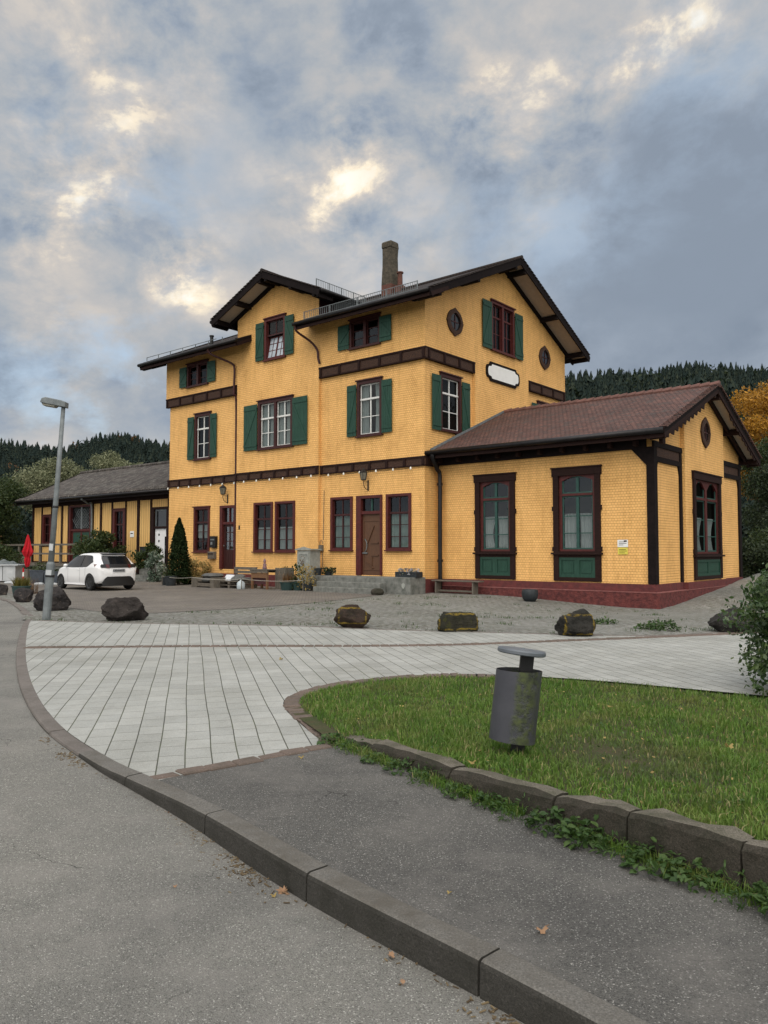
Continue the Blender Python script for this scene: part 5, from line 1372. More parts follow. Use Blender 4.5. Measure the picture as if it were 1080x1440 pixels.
# pallet seat, table, crate
o = local('pallet_sofa', 'grey seat knocked together from stacked pallets before the front wall', 'seat', -8.55, -2.0, G)
b = MB()
for k in range(2):
    z = .02 + k * .17
    for y in (-.5, -.3, -.1, .1, .3): b.box(-.75, .75, y, y + .14, z + .105, z + .13)
    for x in (-.72, -.06, .6): b.box(x, x + .12, -.5, .44, z, z + .104)
b.build('seat', 'oldwood', o); b = MB()
for z in (.62, .78): b.box(-.75, .75, .40, .43, z, z + .12)
for x in (-.7, .6): b.box(x, x + .09, .431, .50, .0, .9)
b.build('backrest', 'oldwood', o)
b = MB(); b.box(-.78, -.70, -.5, .4, .34, .38); b.build('armrest', 'oldwood', o)
def cushion(lab, cat, u, v, z, w, d, h, m, rz=0., tilt=0.):
    o = local('cushion', lab, cat, u, v, z, rz, None); n = 8; b = MB(); vs = []
    for j in range(n + 1):
        for i in range(n + 1):
            x, y = i / n * 2 - 1, j / n * 2 - 1; k = ((1 - x ** 4) * (1 - y ** 4)) ** .4
            vs.append((x * w / 2 * (1 - .06 * y * y), y * d / 2 * (1 - .06 * x * x), h / 2 + h / 2 * k + rng.normal(0, .006)))
    m2 = (n + 1) ** 2; vs += [(x, y, h - z_) for x, y, z_ in vs]
    F1_ = [(j * (n + 1) + i, j * (n + 1) + i + 1, (j + 1) * (n + 1) + i + 1, (j + 1) * (n + 1) + i) for j in range(n) for i in range(n)]
    b.add(vs, F1_ + [tuple(reversed([q + m2 for q in f])) for f in F1_]); c = b.build('cover', m, o, smooth=True); o.rotation_euler.x = tilt; return o
cushion('white scatter cushion leaning on the pallet seat', 'cushion', -9.15, -1.95, G + .36, .48, .40, .16, 'whitecloth', .2, R(50))
cushion('dark grey bolster between the white cushion and the table', 'cushion', -8.55, -1.95, G + .35, .55, .5, .2, 'greycloth', 0, R(25))
cushion('grey flat cushion at the table end of the pallet seat', 'cushion', -8.05, -2.0, G + .34, .42, .6, .13, 'greycloth')
o = local('beam_bench', 'low seat of old grey beams left of the pallet seat', 'bench', -9.95, -2.3, G)
MB().box(-.75, -.45, -.5, .45, 0, .44).build('end_block', 'oldwoodz', o, bevel=.02); MB().box(.52, .75, -.5, .45, 0, .44).build('end_block', 'oldwoodz', o, bevel=.02)
b = MB(); b.box(-.449, .519, -.45, .4, .05, .2); b.box(-.449, .519, -.40, .4, .26, .38); b.build('beam', 'oldwood', o, bevel=.015)
cushion('large rumpled grey cushion on the low beam seat', 'cushion', -10.0, -2.2, G + .385, .85, .7, .24, 'greycloth', .1); cushion('small grey cushion beneath the rumpled one on the beam seat', 'cushion', -9.85, -2.62, G + .25, .6, .3, .16, 'greycloth', -.1)
o = local('table', 'small weathered table of pallet wood with a plum front board', 'table', -6.95, -1.9, G)
b = MB()
for y in (-.36, -.18, .0, .18): b.box(-.56, .56, y, y + .16, .80, .83)
b.box(-.54, .54, -.34, -.30, .69, .798); b.box(-.54, .54, .28, .32, .69, .798); b.build('tabletop', 'oldwood', o)
for x in (-.5, .42):
    for y in (-.3, .22): MB().box(x, x + .08, y, y + .08, 0, .79).build('leg', 'warmwood', o)
MB().box(-.419, .419, -.22, -.19, .22, .66).build('front_board', 'plum', o); MB().box(-.419, .419, -.3, -.26, .48, .68).build('drawer', 'warmwood', o)
o = local('garden_figure', 'small seated garden figure standing on the pallet-wood table', 'figurine', -7.0, -1.85, G + .832)
MB().lathe([(.0, 0), (.09, .0), (.10, .05), (.07, .14), (.085, .2), (.04, .25), (.055, .28), (.065, .33), (.05, .38), (.02, .44), (.0, .45)], (0, 0, 0), 12).build('body', 'skin', o, smooth=True)
o = local('slatted_crate', 'upright slatted wooden crate beside the table', 'crate', -6.15, -1.5, G)
b = MB()
for i in range(5): b.box(-.3 + i * .125, -.21 + i * .125, -.26, -.235, 0, .9); b.box(-.3 + i * .125, -.21 + i * .125, .235, .26, 0, .9)
for i in range(4): b.box(.29, .315, -.23 + i * .12, -.14 + i * .12, 0, .9)
b.box(-.28, .28, -.23, .23, .03, .06); b.box(-.29, .29, -.234, -.21, .75, .82); b.box(-.29, .29, -.234, -.21, .1, .17); b.build('slats', 'oldwoodz', o); flowers(o, 160, .26, .2, .5, 1.02, 'leaf_green', .05)
o = local('water_canister', 'cloudy white canister on the ground before the pallet seat', 'canister', -7.6, -2.62, G)
MB().lathe([(.15, 0), (.17, .04), (.17, .26), (.10, .34), (.045, .36), (.045, .4), (.0, .4)], (0, 0, 0), 14).build('body', 'water', o, smooth=True)
def potplant(label, u, v, r, h, potm, kind, m, ph, n=150, w=None):
    o = local('potted_plant', label, 'pot plant', u, v, G, 0, 'pot plants along the front')
    MB().lathe([(r * .78, 0), (r, h * .9), (r * 1.06, h * .9), (r * 1.06, h), (r * .9, h), (r * .88, h * .85)], (0, 0, 0), 14).build('pot', potm, o)
    if kind == 'b': flowers(o, n, w or r * 1.3, w or r * 1.3, h * .8, h + ph, m, .055)
    else: grasstuft(o, n, r * .8, ph, m, .7, z=h * .9)
    return o
potplant('wide green pot of thin reddish stems right of the slatted crate', -5.45, -2.0, .30, .34, 'greenpot', 'g', 'leaf_rust', .45, 80)
potplant('green pot holding the tallest dark leafy plant of the row', -5.02, -1.8, .23, .36, 'greenpot', 'b', 'leaf_green', .85, 230, .30)
potplant('grey pot of straw-yellow foliage before the grey cabinet', -4.55, -1.75, .25, .30, 'darkpot', 'b', 'leaf_straw', .85, 300, .42)
potplant('round black ball pot at the foot of the clipped cone tree', -12.55, -2.6, .27, .45, 'darkpot', 'b', 'leaf_dark', .06, 40, .16)
potplant('low dark pot beside the white-edged plant near the shed door', -13.3, -2.3, .26, .36, 'darkpot', 'b', 'leaf_green', .35, 90, .25)
# low rope barrier before the seats
o = local('rope_barrier', 'low pale rope strung on short stakes before the front wall', 'rope', 0, 0, G)
ST = [(-13.0, -2.75), (-10.5, -2.95), (-7.4, -2.75), (-4.35, -2.2)]
b = MB()
pts = []
for (a, c), (e, f) in zip(ST[:-1], ST[1:]):
    for k in range(6): q = k / 6; pts.append((a + (e - a) * q, c + (f - c) * q, .44 - .10 * 4 * q * (1 - q) * .6))
pts.append((*ST[-1], .44)); b.tube(pts, .010, 5); b.build('rope', 'rope', o)
for x, y in ST: MB().tube([(x, y, 0), (x, y, .47)], .018, 6).build('stake', 'oldwoodz', o)
# ------------------------------------------------------------------ white hatchback
CA = math.atan2(.683, -.73); cR = Matrix.Rotation(CA, 3, 'Z')
co = Vector((-11.72, 31.42, 0)) - cR @ Vector((.70, .80, 0))
car = thing('parked_car', 'white small hatchback parked on the brown paving before the shed', 'car', (co.x, co.y, G + .02), CA)
ST_ = [  # x, z low, z belt, z top, half width sill, belt, top
 (.00, .46, .80, .86, .60, .66, .58), (.05, .36, .88, .97, .74, .77, .66), (.14, .30, .93, 1.08, .80, .84, .68), (.30, .27, .95, 1.22, .84, .87, .66), (.48, .25, .95, 1.41, .86, .88, .60),
 (.70, .24, .93, 1.455, .865, .88, .59), (1.1, .22, .91, 1.485, .865, .87, .60), (1.6, .21, .895, 1.495, .86, .865, .60), (2.1, .21, .885, 1.47, .86, .865, .59), (2.5, .22, .885, 1.38, .86, .865, .57),
 (2.85, .22, .89, 1.20, .865, .865, .60), (3.15, .23, .89, 1.00, .865, .85, .66), (3.45, .25, .84, .93, .86, .82, .66), (3.72, .30, .76, .84, .80, .76, .60), (3.88, .36, .66, .72, .68, .64, .50), (3.94, .42, .56, .60, .52, .48, .40)]
SA = np.array(spline(ST_, 4))
def prof_ring(r):
    x, zl, zb, zt, ws, wb, wt = r; zm = zl + (zb - zl) * .55; e = max(.02, min(.07, (zt - zb) * .25))
    half = [(0, zl), (ws * .92, zl), (ws, zl + .07), (ws + .012, zm), (wb + .004, zb - .06), (wb, zb), (wb + (wt - wb) * .5, zb + (zt - zb) * .52), (wt, zt - e), (wt * .86, zt - e * .25), (wt * .45, zt), (0, zt + .004)]
    return [(x, y, z) for y, z in half] + [(x, -y, z) for y, z in half[-2:0:-1]]
b = MB(); rings = [prof_ring(r) for r in SA]; k = len(rings[0]); n = len(rings)
b.add([p for r in rings for p in r], [(i * k + j, i * k + (j + 1) % k, (i + 1) * k + (j + 1) % k, (i + 1) * k + j) for i in range(n - 1) for j in range(k)] + [tuple(range(k)), tuple(range(n * k - 1, (n - 1) * k - 1, -1))])
body = b.build('body', 'carpaint', car, smooth=True)
C_ = lambda x, c: float(np.interp(x, SA[:, 0], SA[:, c]))
def side_y(x, z):
    zb, zt, wb, wt = C_(x, 2), C_(x, 3), C_(x, 5), C_(x, 6); return wb + (wt - wb) * max(0, (z - zb) / (zt - zb))
for sg in (1, -1):
    b = MB(); xs = np.linspace(.62, 2.86, 24); lo = [C_(x, 2) + .02 + .16 * sst(1.0, .62, x) for x in xs]; hi = [max(lo_ + .012, min(C_(x, 3) - .085, C_(x, 3) - .085 - .2 * sst(.95, .62, x))) for x, lo_ in zip(xs, lo)]
    vs = []
    for x, a, c in zip(xs, lo, hi):
        for q in range(4): z = a + (c - a) * q / 3; vs.append((x, sg * (side_y(x, z) + .012), z))
    b.add(vs, [(i * 4 + q, i * 4 + q + 1, (i + 1) * 4 + q + 1, (i + 1) * 4 + q) for i in range(23) for q in range(3)]); b.build('side_window', 'carglass', car, smooth=True)
    b = MB(); vs = []
    for z in (.96, 1.12, 1.28, 1.40):
        for x in (1.52, 1.60): vs.append((x, sg * (side_y(x, z) + .02), z))
    b.add(vs, [(2 * i, 2 * i + 1, 2 * i + 3, 2 * i + 2) for i in range(3)]); b.build('door_pillar', 'carblack', car)
    b = MB(); b.lathe([(.02, -.0), (.09, .02), (.10, .1), (.06, .16), (.0, .17)], (2.72, 0, 0), 10, 'y'); b.v = [(2.72 + (x - 2.72) * .8, sg * (.86 + y * .9), .98 + z * .65) for x, y, z in b.v]; b.build('wing_mirror', 'carpaint', car, smooth=True)
    b = MB(); b.box(1.62, 1.80, sg * .872 - .012, sg * .872 + .012, .80, .83); b.build('handle', 'carpaint', car, bevel=.005)
    b = MB(); b.box(1.02, 2.9, min(sg * .84, sg * .885), max(sg * .84, sg * .885), .20, .26); b.build('sill', 'carpaint', car, bevel=.01)
    for xw in (.70, 3.25):
        b = MB(); a = [(xw + .375 * math.cos(q), .315 + .375 * math.sin(q)) for q in np.linspace(-.35, math.pi + .35, 24)]
        yy = sg * (side_y(xw, .6) + .012); b.prism(a, yy - .12 * sg, yy, 'xz'); b.build('wheel_arch', 'carblack', car)
        wy = sg * .83
        T = lambda x, y, z, xw=xw, wy=wy, sg=sg: (xw + x, wy + sg * y, .315 + z)
        b = MB(T); b.lathe([(.20, -.12), (.29, -.13), (.315, -.10), (.315, .05), (.295, .075), (.225, .078), (.215, .05)], (0, 0, 0), 28, 'y'); wh_ = b.build('wheel', 'tyre', car, smooth=True)
        b = MB(T); b.lathe([(.225, .06), (.215, .075), (.19, .06), (.19, .03)], (0, 0, 0), 28, 'y')
        for q in range(5):
            a = 2 * math.pi * q / 5 + .3
            for dd in (-.13, .13): b.beam((.03 * math.cos(a), .055, .03 * math.sin(a)), (.2 * math.cos(a + dd), .062, .2 * math.sin(a + dd)), .035, .02, (0, 1, 0))
        b.lathe([(.045, .03), (.045, .07), (.0, .075)], (0, 0, 0), 12, 'y'); b.build('rim', 'rim', wh_)
    b = MB()
    for xs_, z0_ in ((1.10, .58), (1.57, .30), (2.62, .30)):
        zs_ = np.linspace(z0_, C_(xs_, 2), 6); vs = []
        for z in zs_:
            yy = float(np.interp(z, [C_(xs_, 1) + .07, C_(xs_, 1) + (C_(xs_, 2) - C_(xs_, 1)) * .55, C_(xs_, 2) - .06, C_(xs_, 2)], [C_(xs_, 4), C_(xs_, 4) + .012, C_(xs_, 5) + .004, C_(xs_, 5)])) + .004
            vs += [(xs_ - .006, sg * yy, z), (xs_ + .006, sg * yy, z)]
        b.add(vs, [(2 * i, 2 * i + 1, 2 * i + 3, 2 * i + 2) for i in range(5)])
    b.build('door_seam', 'carblack', car)
rx = lambda z: float(np.interp(z, [.45, .82, .92, .99, 1.08, 1.22, 1.41], [0., 0., .03, .065, .14, .30, .48]))
def rear_patch(name, zs, ws, m, out=.014, par=None, curve=.16):
    b = MB(); n = 10; vs = []
    for z, w in zip(zs, ws):
        for i in range(n + 1):
            q = i / n * 2 - 1; y = q * w; vs.append((rx(z) - out + curve * (y * y) * .35 + .05 * max(0, abs(y) - .55), y, z))
    b.add(vs, [(j * (n + 1) + i, j * (n + 1) + i + 1, (j + 1) * (n + 1) + i + 1, (j + 1) * (n + 1) + i) for j in range(len(zs) - 1) for i in range(n)])
    return b.build(name, m, par or car, smooth=True)
rear_patch('rear_window', (1.04, 1.16, 1.28, 1.375), (.60, .585, .57, .53), 'carglass', .03)
rear_patch('tail_band', (.915, .98, 1.05), (.74, .77, .70), 'carblack', .05)
for sg in (1, -1):
    b = MB(); vs = []
    for z in (.90, .97, 1.04):
        for q in np.linspace(0, 1, 5): y = .40 + .44 * q; vs.append((rx(z) - .062 + .055 * y * y + .30 * q ** 2.4, sg * (y + .035 * q), z + .012 * q))
    b.add(vs, [(j * 5 + i, j * 5 + i + 1, (j + 1) * 5 + i + 1, (j + 1) * 5 + i) for j in range(2) for i in range(4)]); b.build('tail_light', 'taillight', car, smooth=True)
rear_patch('bumper_insert', (.20, .34, .48, .56), (.70, .70, .60, .50), 'carblack', .05, curve=.2)
b = MB(); b.box(-.035, -.02, -.26, .26, .74, .85); pl_ = b.build('number_plate', 'plate', car)
b = MB()
for i in range(7): b.box(-.038, -.0355, -.19 + i * .055, -.16 + i * .055 + .008 * (i % 3), .775 + .01 * (i % 2), .82 - .008 * (i % 3))
b.build('plate_marks', 'carblack', pl_)
b = MB(); b.beam((.40, 0, 1.445), (.56, 0, 1.475), 1.06, .03); b.build('spoiler', 'carblack', car, bevel=.01)
b = MB(); b.tube([(.95, 0, 1.48), (.78, 0, 1.60)], .008, 5); b.build('aerial', 'carblack', car)
b = MB(); b.box(.25, 3.7, -.78, .78, .17, .30); b.build('underbody', 'carblack', car)

# ------------------------------------------------------------------ boulders
def boulder(label, x, y, w, d, h, seed, m, shape='round', rz=0.):
    r_ = random.Random(seed); bm = bmesh.new(); bmesh.ops.create_icosphere(bm, subdivisions=5, radius=1.)
    planes = []
    for _ in range(22):
        n_ = Vector((r_.gauss(0, 1), r_.gauss(0, 1), r_.gauss(.2, .8))).normalized(); planes.append((n_, r_.uniform(.62, .9)))
    if shape == 'block': planes = [(Vector(q).normalized(), e) for q, e in (((1, .05, .03), .78), ((-1, .02, .0), .78), ((0, 1, .1), .72), ((.03, -1, .05), .74), ((.02, 0, 1), .70), ((0, 0, -1), .7))] + planes[:3]
    if shape == 'peak': planes = [(Vector(q).normalized(), e) for q, e in (((.8, 0, .75), .55), ((-.72, .1, .8), .50), ((0, -.8, .8), .62), ((0, .9, .6), .6), ((.1, 0, 1), .86))] + planes[:4]
    for v in bm.verts:
        c = v.co.copy()
        for n_, e in planes:
            q = c.dot(n_)
            if q > e: c -= n_ * (q - e) * .94
        nz = mnoise.fractal(c * 1.5 + Vector((seed * 3.1, 0, 0)), .7, 2.1, 8) * .12 + (mnoise.cell(c * 3.3 + Vector((seed, 0, 0))) - .5) * .0 - abs(mnoise.noise(c * 3.4 + Vector((0, seed, 0)))) * .10
        v.co = c * (1 + nz)
    xs = [v.co.x for v in bm.verts]; ys = [v.co.y for v in bm.verts]; zs = [v.co.z for v in bm.verts]
    for v in bm.verts: v.co = Vector(((v.co.x - (max(xs) + min(xs)) / 2) / (max(xs) - min(xs)) * w * .95, (v.co.y - (max(ys) + min(ys)) / 2) / (max(ys) - min(ys)) * d, (v.co.z - min(zs)) / (max(zs) - min(zs)) * (h * .97 + .10) - .10))
    me = bpy.data.meshes.new('boulder'); bm.to_mesh(me); bm.free(); me.polygons.foreach_set('use_smooth', [True] * len(me.polygons)); me.materials.append(m)
    o = bpy.data.objects.new('boulder', me); COL.objects.link(o); o.location = (x, y, G); o.rotation_euler.z = rz; tag(o, label, 'boulder', 'boulders lining the yard'); return o
RK = [rockmat('dark_basalt_a', (.078, .066, .060), (.022, .019, .018), (.20, .185, .165), None, .62), rockmat('dark_basalt_b', (.068, .060, .058), (.020, .019, .020), (.15, .12, .10), None, .58)]
RY1 = rockmat('mossy_brown_rock', (.075, .048, .036), (.022, .02, .014), (.055, .05, .018), (.29, .155, .0, .26), .60)
RY2 = rockmat('mossy_green_rock', (.060, .055, .040), (.02, .022, .014), (.07, .07, .022), (.38, .15, .0, .205), .58)
RY3 = rockmat('mossy_grey_rock', (.058, .054, .048), (.02, .021, .018), (.055, .058, .028), (.27, .18, .05, .22), .63)
RP = rockmat('pale_lichen_rock', (.070, .066, .060), (.026, .024, .023), (.34, .32, .27), None, .64)
boulder('large dark boulder standing alone at the edge of the pale slabs', -6.02, 18.25, 1.02, .75, .57, 3, RK[0])
boulder('big dark boulder right behind the foot of the street lamp', -8.98, 21.3, .95, .85, .68, 5, RK[1])
boulder('smaller dark boulder between the lamp boulder and the green flower tub', -11.35, 24.7, .66, .6, .47, 8, RK[1])
boulder('dark boulder half out of sight left of the green flower tub', -13.95, 28.6, .55, .5, .42, 9, RK[1])
boulder('brown boulder with a yellow line painted round its sloping face', -.66, 16.55, .82, .62, .50, 12, RY1)
boulder('low squared mossy block with yellow edges', 1.48, 15.85, .88, .5, .39, 14, RY2, 'block')
boulder('rounded grey boulder with a yellow loop, right of the squared block', 3.64, 15.0, .77, .6, .53, 17, RY3)
boulder('peaked grey boulder with pale lichen beside the big bush', 7.0, 15.75, 1.1, .8, .52, 21, RP, 'peak')

# ------------------------------------------------------------------ litter bin
bn = thing('litter_bin', 'dull grey leaning litter bin with a round lid, green algae on its drum', 'litter bin', (1.0, 5.98, zlawn(1.0, 5.98)), 0)
tilt = Matrix.Rotation(R(7), 3, 'Y') @ Matrix.Rotation(R(-2), 3, 'X')
TB = lambda x, y, z: tuple(tilt @ Vector((x, y, z)))
b = MB(TB); b.box(-.05, .05, -.025, .025, -.1, .765); b.build('post', 'iron', bn, bevel=.004)
b = MB(TB); cx_, cy_ = -.055, -.03; r_ = .172
n_ = 40; vs = []
for (r, z) in ((r_ * .97, .125), (r_, .12), (r_, .145), (r_, .40), (r_, .632), (r_, .644), (r_ - .006, .644), (r_ - .008, .625), (r_ - .008, .16), (.0, .155)):
    for j in range(n_):
        a = 2 * math.pi * j / n_; vs.append((cx_ + r * math.cos(a), cy_ + r * math.sin(a), z + (.012 * math.cos(a) if z > .6 else 0)))
b.add(vs, [(i * n_ + j, i * n_ + (j + 1) % n_, (i + 1) * n_ + (j + 1) % n_, (i + 1) * n_ + j) for i in range(9) for j in range(n_)] + [tuple(range(n_))])
b.build('drum', 'bin', bn, smooth=True, fix=True, auto=R(40))
b = MB(TB); b.lathe([(.0, .762), (.172, .762), (.182, .769), (.183, .789), (.176, .800), (.0, .806)], (-.05, -.02, 0), 40); ld_ = b.build('lid', 'binlid', bn, smooth=True, auto=R(35))
b = MB(TB); b.lathe([(.0, .804), (.012, .804), (.010, .812), (.0, .814)], (-.04, -.03, 0), 10); b.build('bolt', 'galv', ld_)

# ------------------------------------------------------------------ street lamp
sl = thing('street_lamp', 'leaning grey steel street lamp with a flat lantern head', 'street lamp', (-7.86, 18.31, G), 0)
lt = Matrix.Rotation(R(3.4), 3, 'Y'); TL = lambda x, y, z: tuple(lt @ Vector((x, y, z)))
MB(TL).tube([(0, 0, -.2), (0, 0, 1.30), (0, 0, 1.36)], [.095, .095, .075], 14).build('sleeve', 'galv', sl, smooth=False)
MB(TL).tube([(0, 0, 1.3), (0, 0, 3.0), (0, 0, 5.02)], [.068, .058, .046], 12).build('pole', 'galv', sl, smooth=True)
hd_ = lambda x, y, z: TL(x - .02, y, z + 5.03)
b = MB(lambda x, y, z: hd_(x, y, z + .12 * -x)); 
b.prism([(.10, -.03), (.10, .10), (.0, .12), (-.38, .13), (-.47, .09), (-.5, .0), (-.48, -.02)], -.11, .11); hh_ = b.build('lamp_head', 'galv', sl, bevel=.02)
b = MB(lambda x, y, z: hd_(x, y, z + .12 * -x)); b.prism([(-.12, -.022), (-.17, -.075), (-.43, -.075), (-.47, -.022)], -.09, .09); b.build('lens', 'lampglass', hh_, bevel=.012)
b = MB(TL)
for z in (2.62, 1.0): b.lathe([(.066 if z > 2 else .1, z), (.072 if z > 2 else .104, z + .02), (.066 if z > 2 else .1, z + .05)], (0, 0, 0), 14)
b.build('clamp', 'iron', sl)
b = MB(TL); 
for z, hgt in ((1.62, .16), (1.05, .12)):
    rr = .068 if z > 1.36 else .097
    vs = [(rr * math.cos(a) * 1.02, rr * math.sin(a) * 1.02, zz) for zz in (z, z + hgt) for a in np.linspace(-2.6, -.9, 8)]
    b.add(vs, [(i, i + 1, i + 9, i + 8) for i in range(7)])
b.build('sticker', 'paperwhite', sl)

# ------------------------------------------------------------------ things by the left corner of the yard
ps = local('folded_parasol', 'folded red parasol standing in a grey planter', 'parasol', -20.42, -5.45, G)
MB().tube([(0, 0, .3), (0, 0, 2.45)], .022, 8).build('pole', 'oldwoodz', ps)
b = MB(); n_ = 16; vs = []; pr = [(.05, .78), (.10, .95), (.13, 1.15), (.10, 1.28), (.17, 1.42), (.21, 1.56), (.17, 1.70), (.13, 1.9), (.08, 2.15), (.03, 2.38), (.0, 2.42)]
for r, z in pr:
    for j in range(n_): a = 2 * math.pi * j / n_; q = r * (1 + .28 * (1 if j % 2 else -1)); vs.append((q * math.cos(a + z), q * math.sin(a + z), z))
b.add(vs, [(i * n_ + j, i * n_ + (j + 1) % n_, (i + 1) * n_ + (j + 1) % n_, (i + 1) * n_ + j) for i in range(len(pr) - 1) for j in range(n_)]); b.build('canopy', 'redcloth', ps)
def planter(label, u, v, w, d, h, m, ph, pm, rz=0.):
    o = local('planter', label, 'planter', u, v, G, rz); b = MB(); ring(b, -w / 2, w / 2, 0, h, .05, -d / 2, d / 2); b = MB()
    b.prism([(-w / 2 * .9, 0), (w / 2 * .9, 0), (w / 2, h), (-w / 2, h)], -d / 2, d / 2); b.build('tub', m, o, bevel=.012)
    b = MB(); ring(b, -w / 2 - .015, w / 2 + .015, h - .06, h + .001, .03, -d / 2 - .015, d / 2 + .015); b = MB(); b.box(-w / 2 - .018, w / 2 + .018, -d / 2 - .018, -d / 2 + .03, h - .05, h + .012); b.box(-w / 2 - .018, w / 2 + .018, d / 2 - .03, d / 2 + .018, h - .05, h + .012); b.build('rim', m, o)
    if ph: flowers(o, 220, w / 2, d / 2, h, h + ph, pm, .06)
    return o
planter('square grey planter holding the red folded parasol', -20.42, -5.3, .60, .55, .70, 'oldwoodz', .12, 'leaf_dark')
planter('long blue-grey planter with a round green plant behind the street lamp', -19.4, -5.25, 1.0, .55, .66, 'bluegrey', .42, 'leaf_green', .2)
planter('plain blue-grey planter between the street lamp and the white car', -18.05, -5.2, 1.1, .5, .62, 'bluegrey', .1, 'leaf_dark', .2)
tr = thing('covered_stand', 'pale panelled stand under a crumpled grey tarpaulin at the road edge', 'stand', (-19.55, 40.6, G), .1)
b = MB(); b.box(-1.2, .62, -.5, .5, .06, .84); b.build('panel', 'paperwhite', tr, bevel=.01); MB().box(-1.3, .78, -.6, .6, .842, .90).build('top', 'paperwhite', tr, bevel=.008)
b = MB(); n_ = 22; vs = []
for j in range(n_ + 1):
    for i in range(n_ + 1):
        x, y = -1.2 + 1.7 * i / n_, -.5 + 1. * j / n_; e = min(i, n_ - i, j, n_ - j) / 4; vs.append((x, y, .905 + (.16 + .2 * mnoise.noise(Vector((x * 3, y * 3, 2)))) * min(1, e)))
b.add(vs, [(j * (n_ + 1) + i, j * (n_ + 1) + i + 1, (j + 1) * (n_ + 1) + i + 1, (j + 1) * (n_ + 1) + i) for j in range(n_) for i in range(n_)]); b.build('tarpaulin', 'tarp', tr, smooth=True)
b = MB(); b.box(-.01, .01, -.512, -.501, .1, .82); b.build('seam', 'iron', tr)
mk = local('marker_post', 'thin red and white marker post before the grey planter', 'marker post', -18.62, -6.5, G)
for i, z in enumerate((0, .2, .4, .6)): MB().tube([(0, 0, z), (0, 0, z + .2)], .035, 10).build('band', 'signwhite' if i % 2 == 0 else 'redcloth', mk)
ft = thing('flower_tub', 'dark green tub of yellow-green grasses among the boulders', 'tub', (-12.75, 27.6, G), 0)
MB().lathe([(.26, 0), (.31, .34), (.33, .34), (.33, .38), (.27, .38), (.26, .3)], (0, 0, 0), 18).build('tub', 'greenpot', ft); grasstuft(ft, 260, .26, .36, 'leaf_yg', .9, z=.34, w=.014); 
o = tag(grasstuft(None, 70, .22, .62, 'leaf_rust', .5, name='dry_weed', w=.008), 'thin dry purplish weed rising behind the green tub', 'weed'); o.location = (-13.1, 29.2, G)
for i, (u, v, w) in enumerate(((-20.9, -6.1, .5), (-20.0, -6.2, .4), (-19.3, -6.1, .55), (-18.3, -5.9, .45), (-17.5, -5.7, .6))):
    o = local('kerb_stone', 'pale rough stone in the low row edging the left planters', 'stone', u, v, G - .02, .1 * i, 'pale stones edging the planters')
    MB().lathe([(w * .42, 0), (w * .5, .05), (w * .42, .11), (w * .2, .13)], (0, 0, 0), 8).build('stone', 'signwhite' if False else 'paperwhite', o)

# ------------------------------------------------------------------ trees and bushes
def leafmesh(name, P, S, m, parent=None, up=.3, asp=.5, loc=None):
    n = len(P); d = rng.normal(0, 1, (n, 3)) + np.array([0, 0, up]); d /= np.linalg.norm(d, axis=1)[:, None]
    r = rng.normal(0, 1, (n, 3)); e = np.cross(d, r); e /= np.linalg.norm(e, axis=1)[:, None] + 1e-9; f = np.cross(d, e); S = np.asarray(S)[:, None]
    Vv = np.stack([P - f * S, P - e * S * asp, P + f * S, P + e * S * asp], 1).reshape(-1, 3)
    return bigmesh(name, Vv, np.arange(4 * n).reshape(-1, 4), m, parent, loc=loc)
def clumps(n, cx, cy, cz, rx, ry, rz, rc, seed=0):
    r = np.random.default_rng(seed + 100); d = r.normal(0, 1, (n, 3)); d /= np.linalg.norm(d, axis=1)[:, None]; q = r.uniform(.45, 1., n) ** .6
    C = np.c_[cx + d[:, 0] * q * rx, cy + d[:, 1] * q * ry, cz + d[:, 2] * q * rz]; return C, r.uniform(.6, 1.25, n) * rc
def crown(name, C, Rc, per, size, m, parent, droop=0.):
    idx = np.repeat(np.arange(len(C)), (per * (Rc / Rc.mean()) ** 2).astype(int) + 1); n = len(idx)
    d = rng.normal(0, 1, (n, 3)); d /= np.linalg.norm(d, axis=1)[:, None]; q = rng.uniform(0, 1, n) ** .42
    P = C[idx] + d * (q * Rc[idx])[:, None] * np.array([1, 1, .75])
    P += rng.normal(0, .12 * Rc.mean(), P.shape)
    return leafmesh(name, P, size * rng.uniform(.6, 1.4, n), m, parent)
def tree(name, label, x, y, h, rx, rz, cz, m, rc=.9, nc=26, per=170, size=.16, seed=1, group=None, z=-.1, tr=.16, cat='tree'):
    o = thing(name, label, cat, (x, y, z), 0, group); C, Rc = clumps(nc, 0, 0, cz, rx, rx, rz, rc, seed); r = random.Random(seed)
    b = MB(); path = [(0, 0, -.3)]; px_ = py_ = 0.
    for i in range(1, 7): px_ += r.gauss(0, .1); py_ += r.gauss(0, .1); path.append((px_, py_, cz * 1.15 * i / 6))
    b.tube(path, [tr * (1.15 - .15 * i) for i in range(7)], 9)
    for c in C[:14]:
        k = r.randint(2, 5); p = Vector(path[k]); q = Vector(c); mid = (p + q) / 2 + Vector((r.gauss(0, .2), r.gauss(0, .2), -.2)); b.tube([p, mid, q], [tr * .45, tr * .28, tr * .1], 6)
    b.build('trunk', 'bark', o, smooth=True); crown('crown', C, Rc, int(per * (1 if size > .4 else 2.4)), size * (1 if size > .4 else .58), m, o); return o
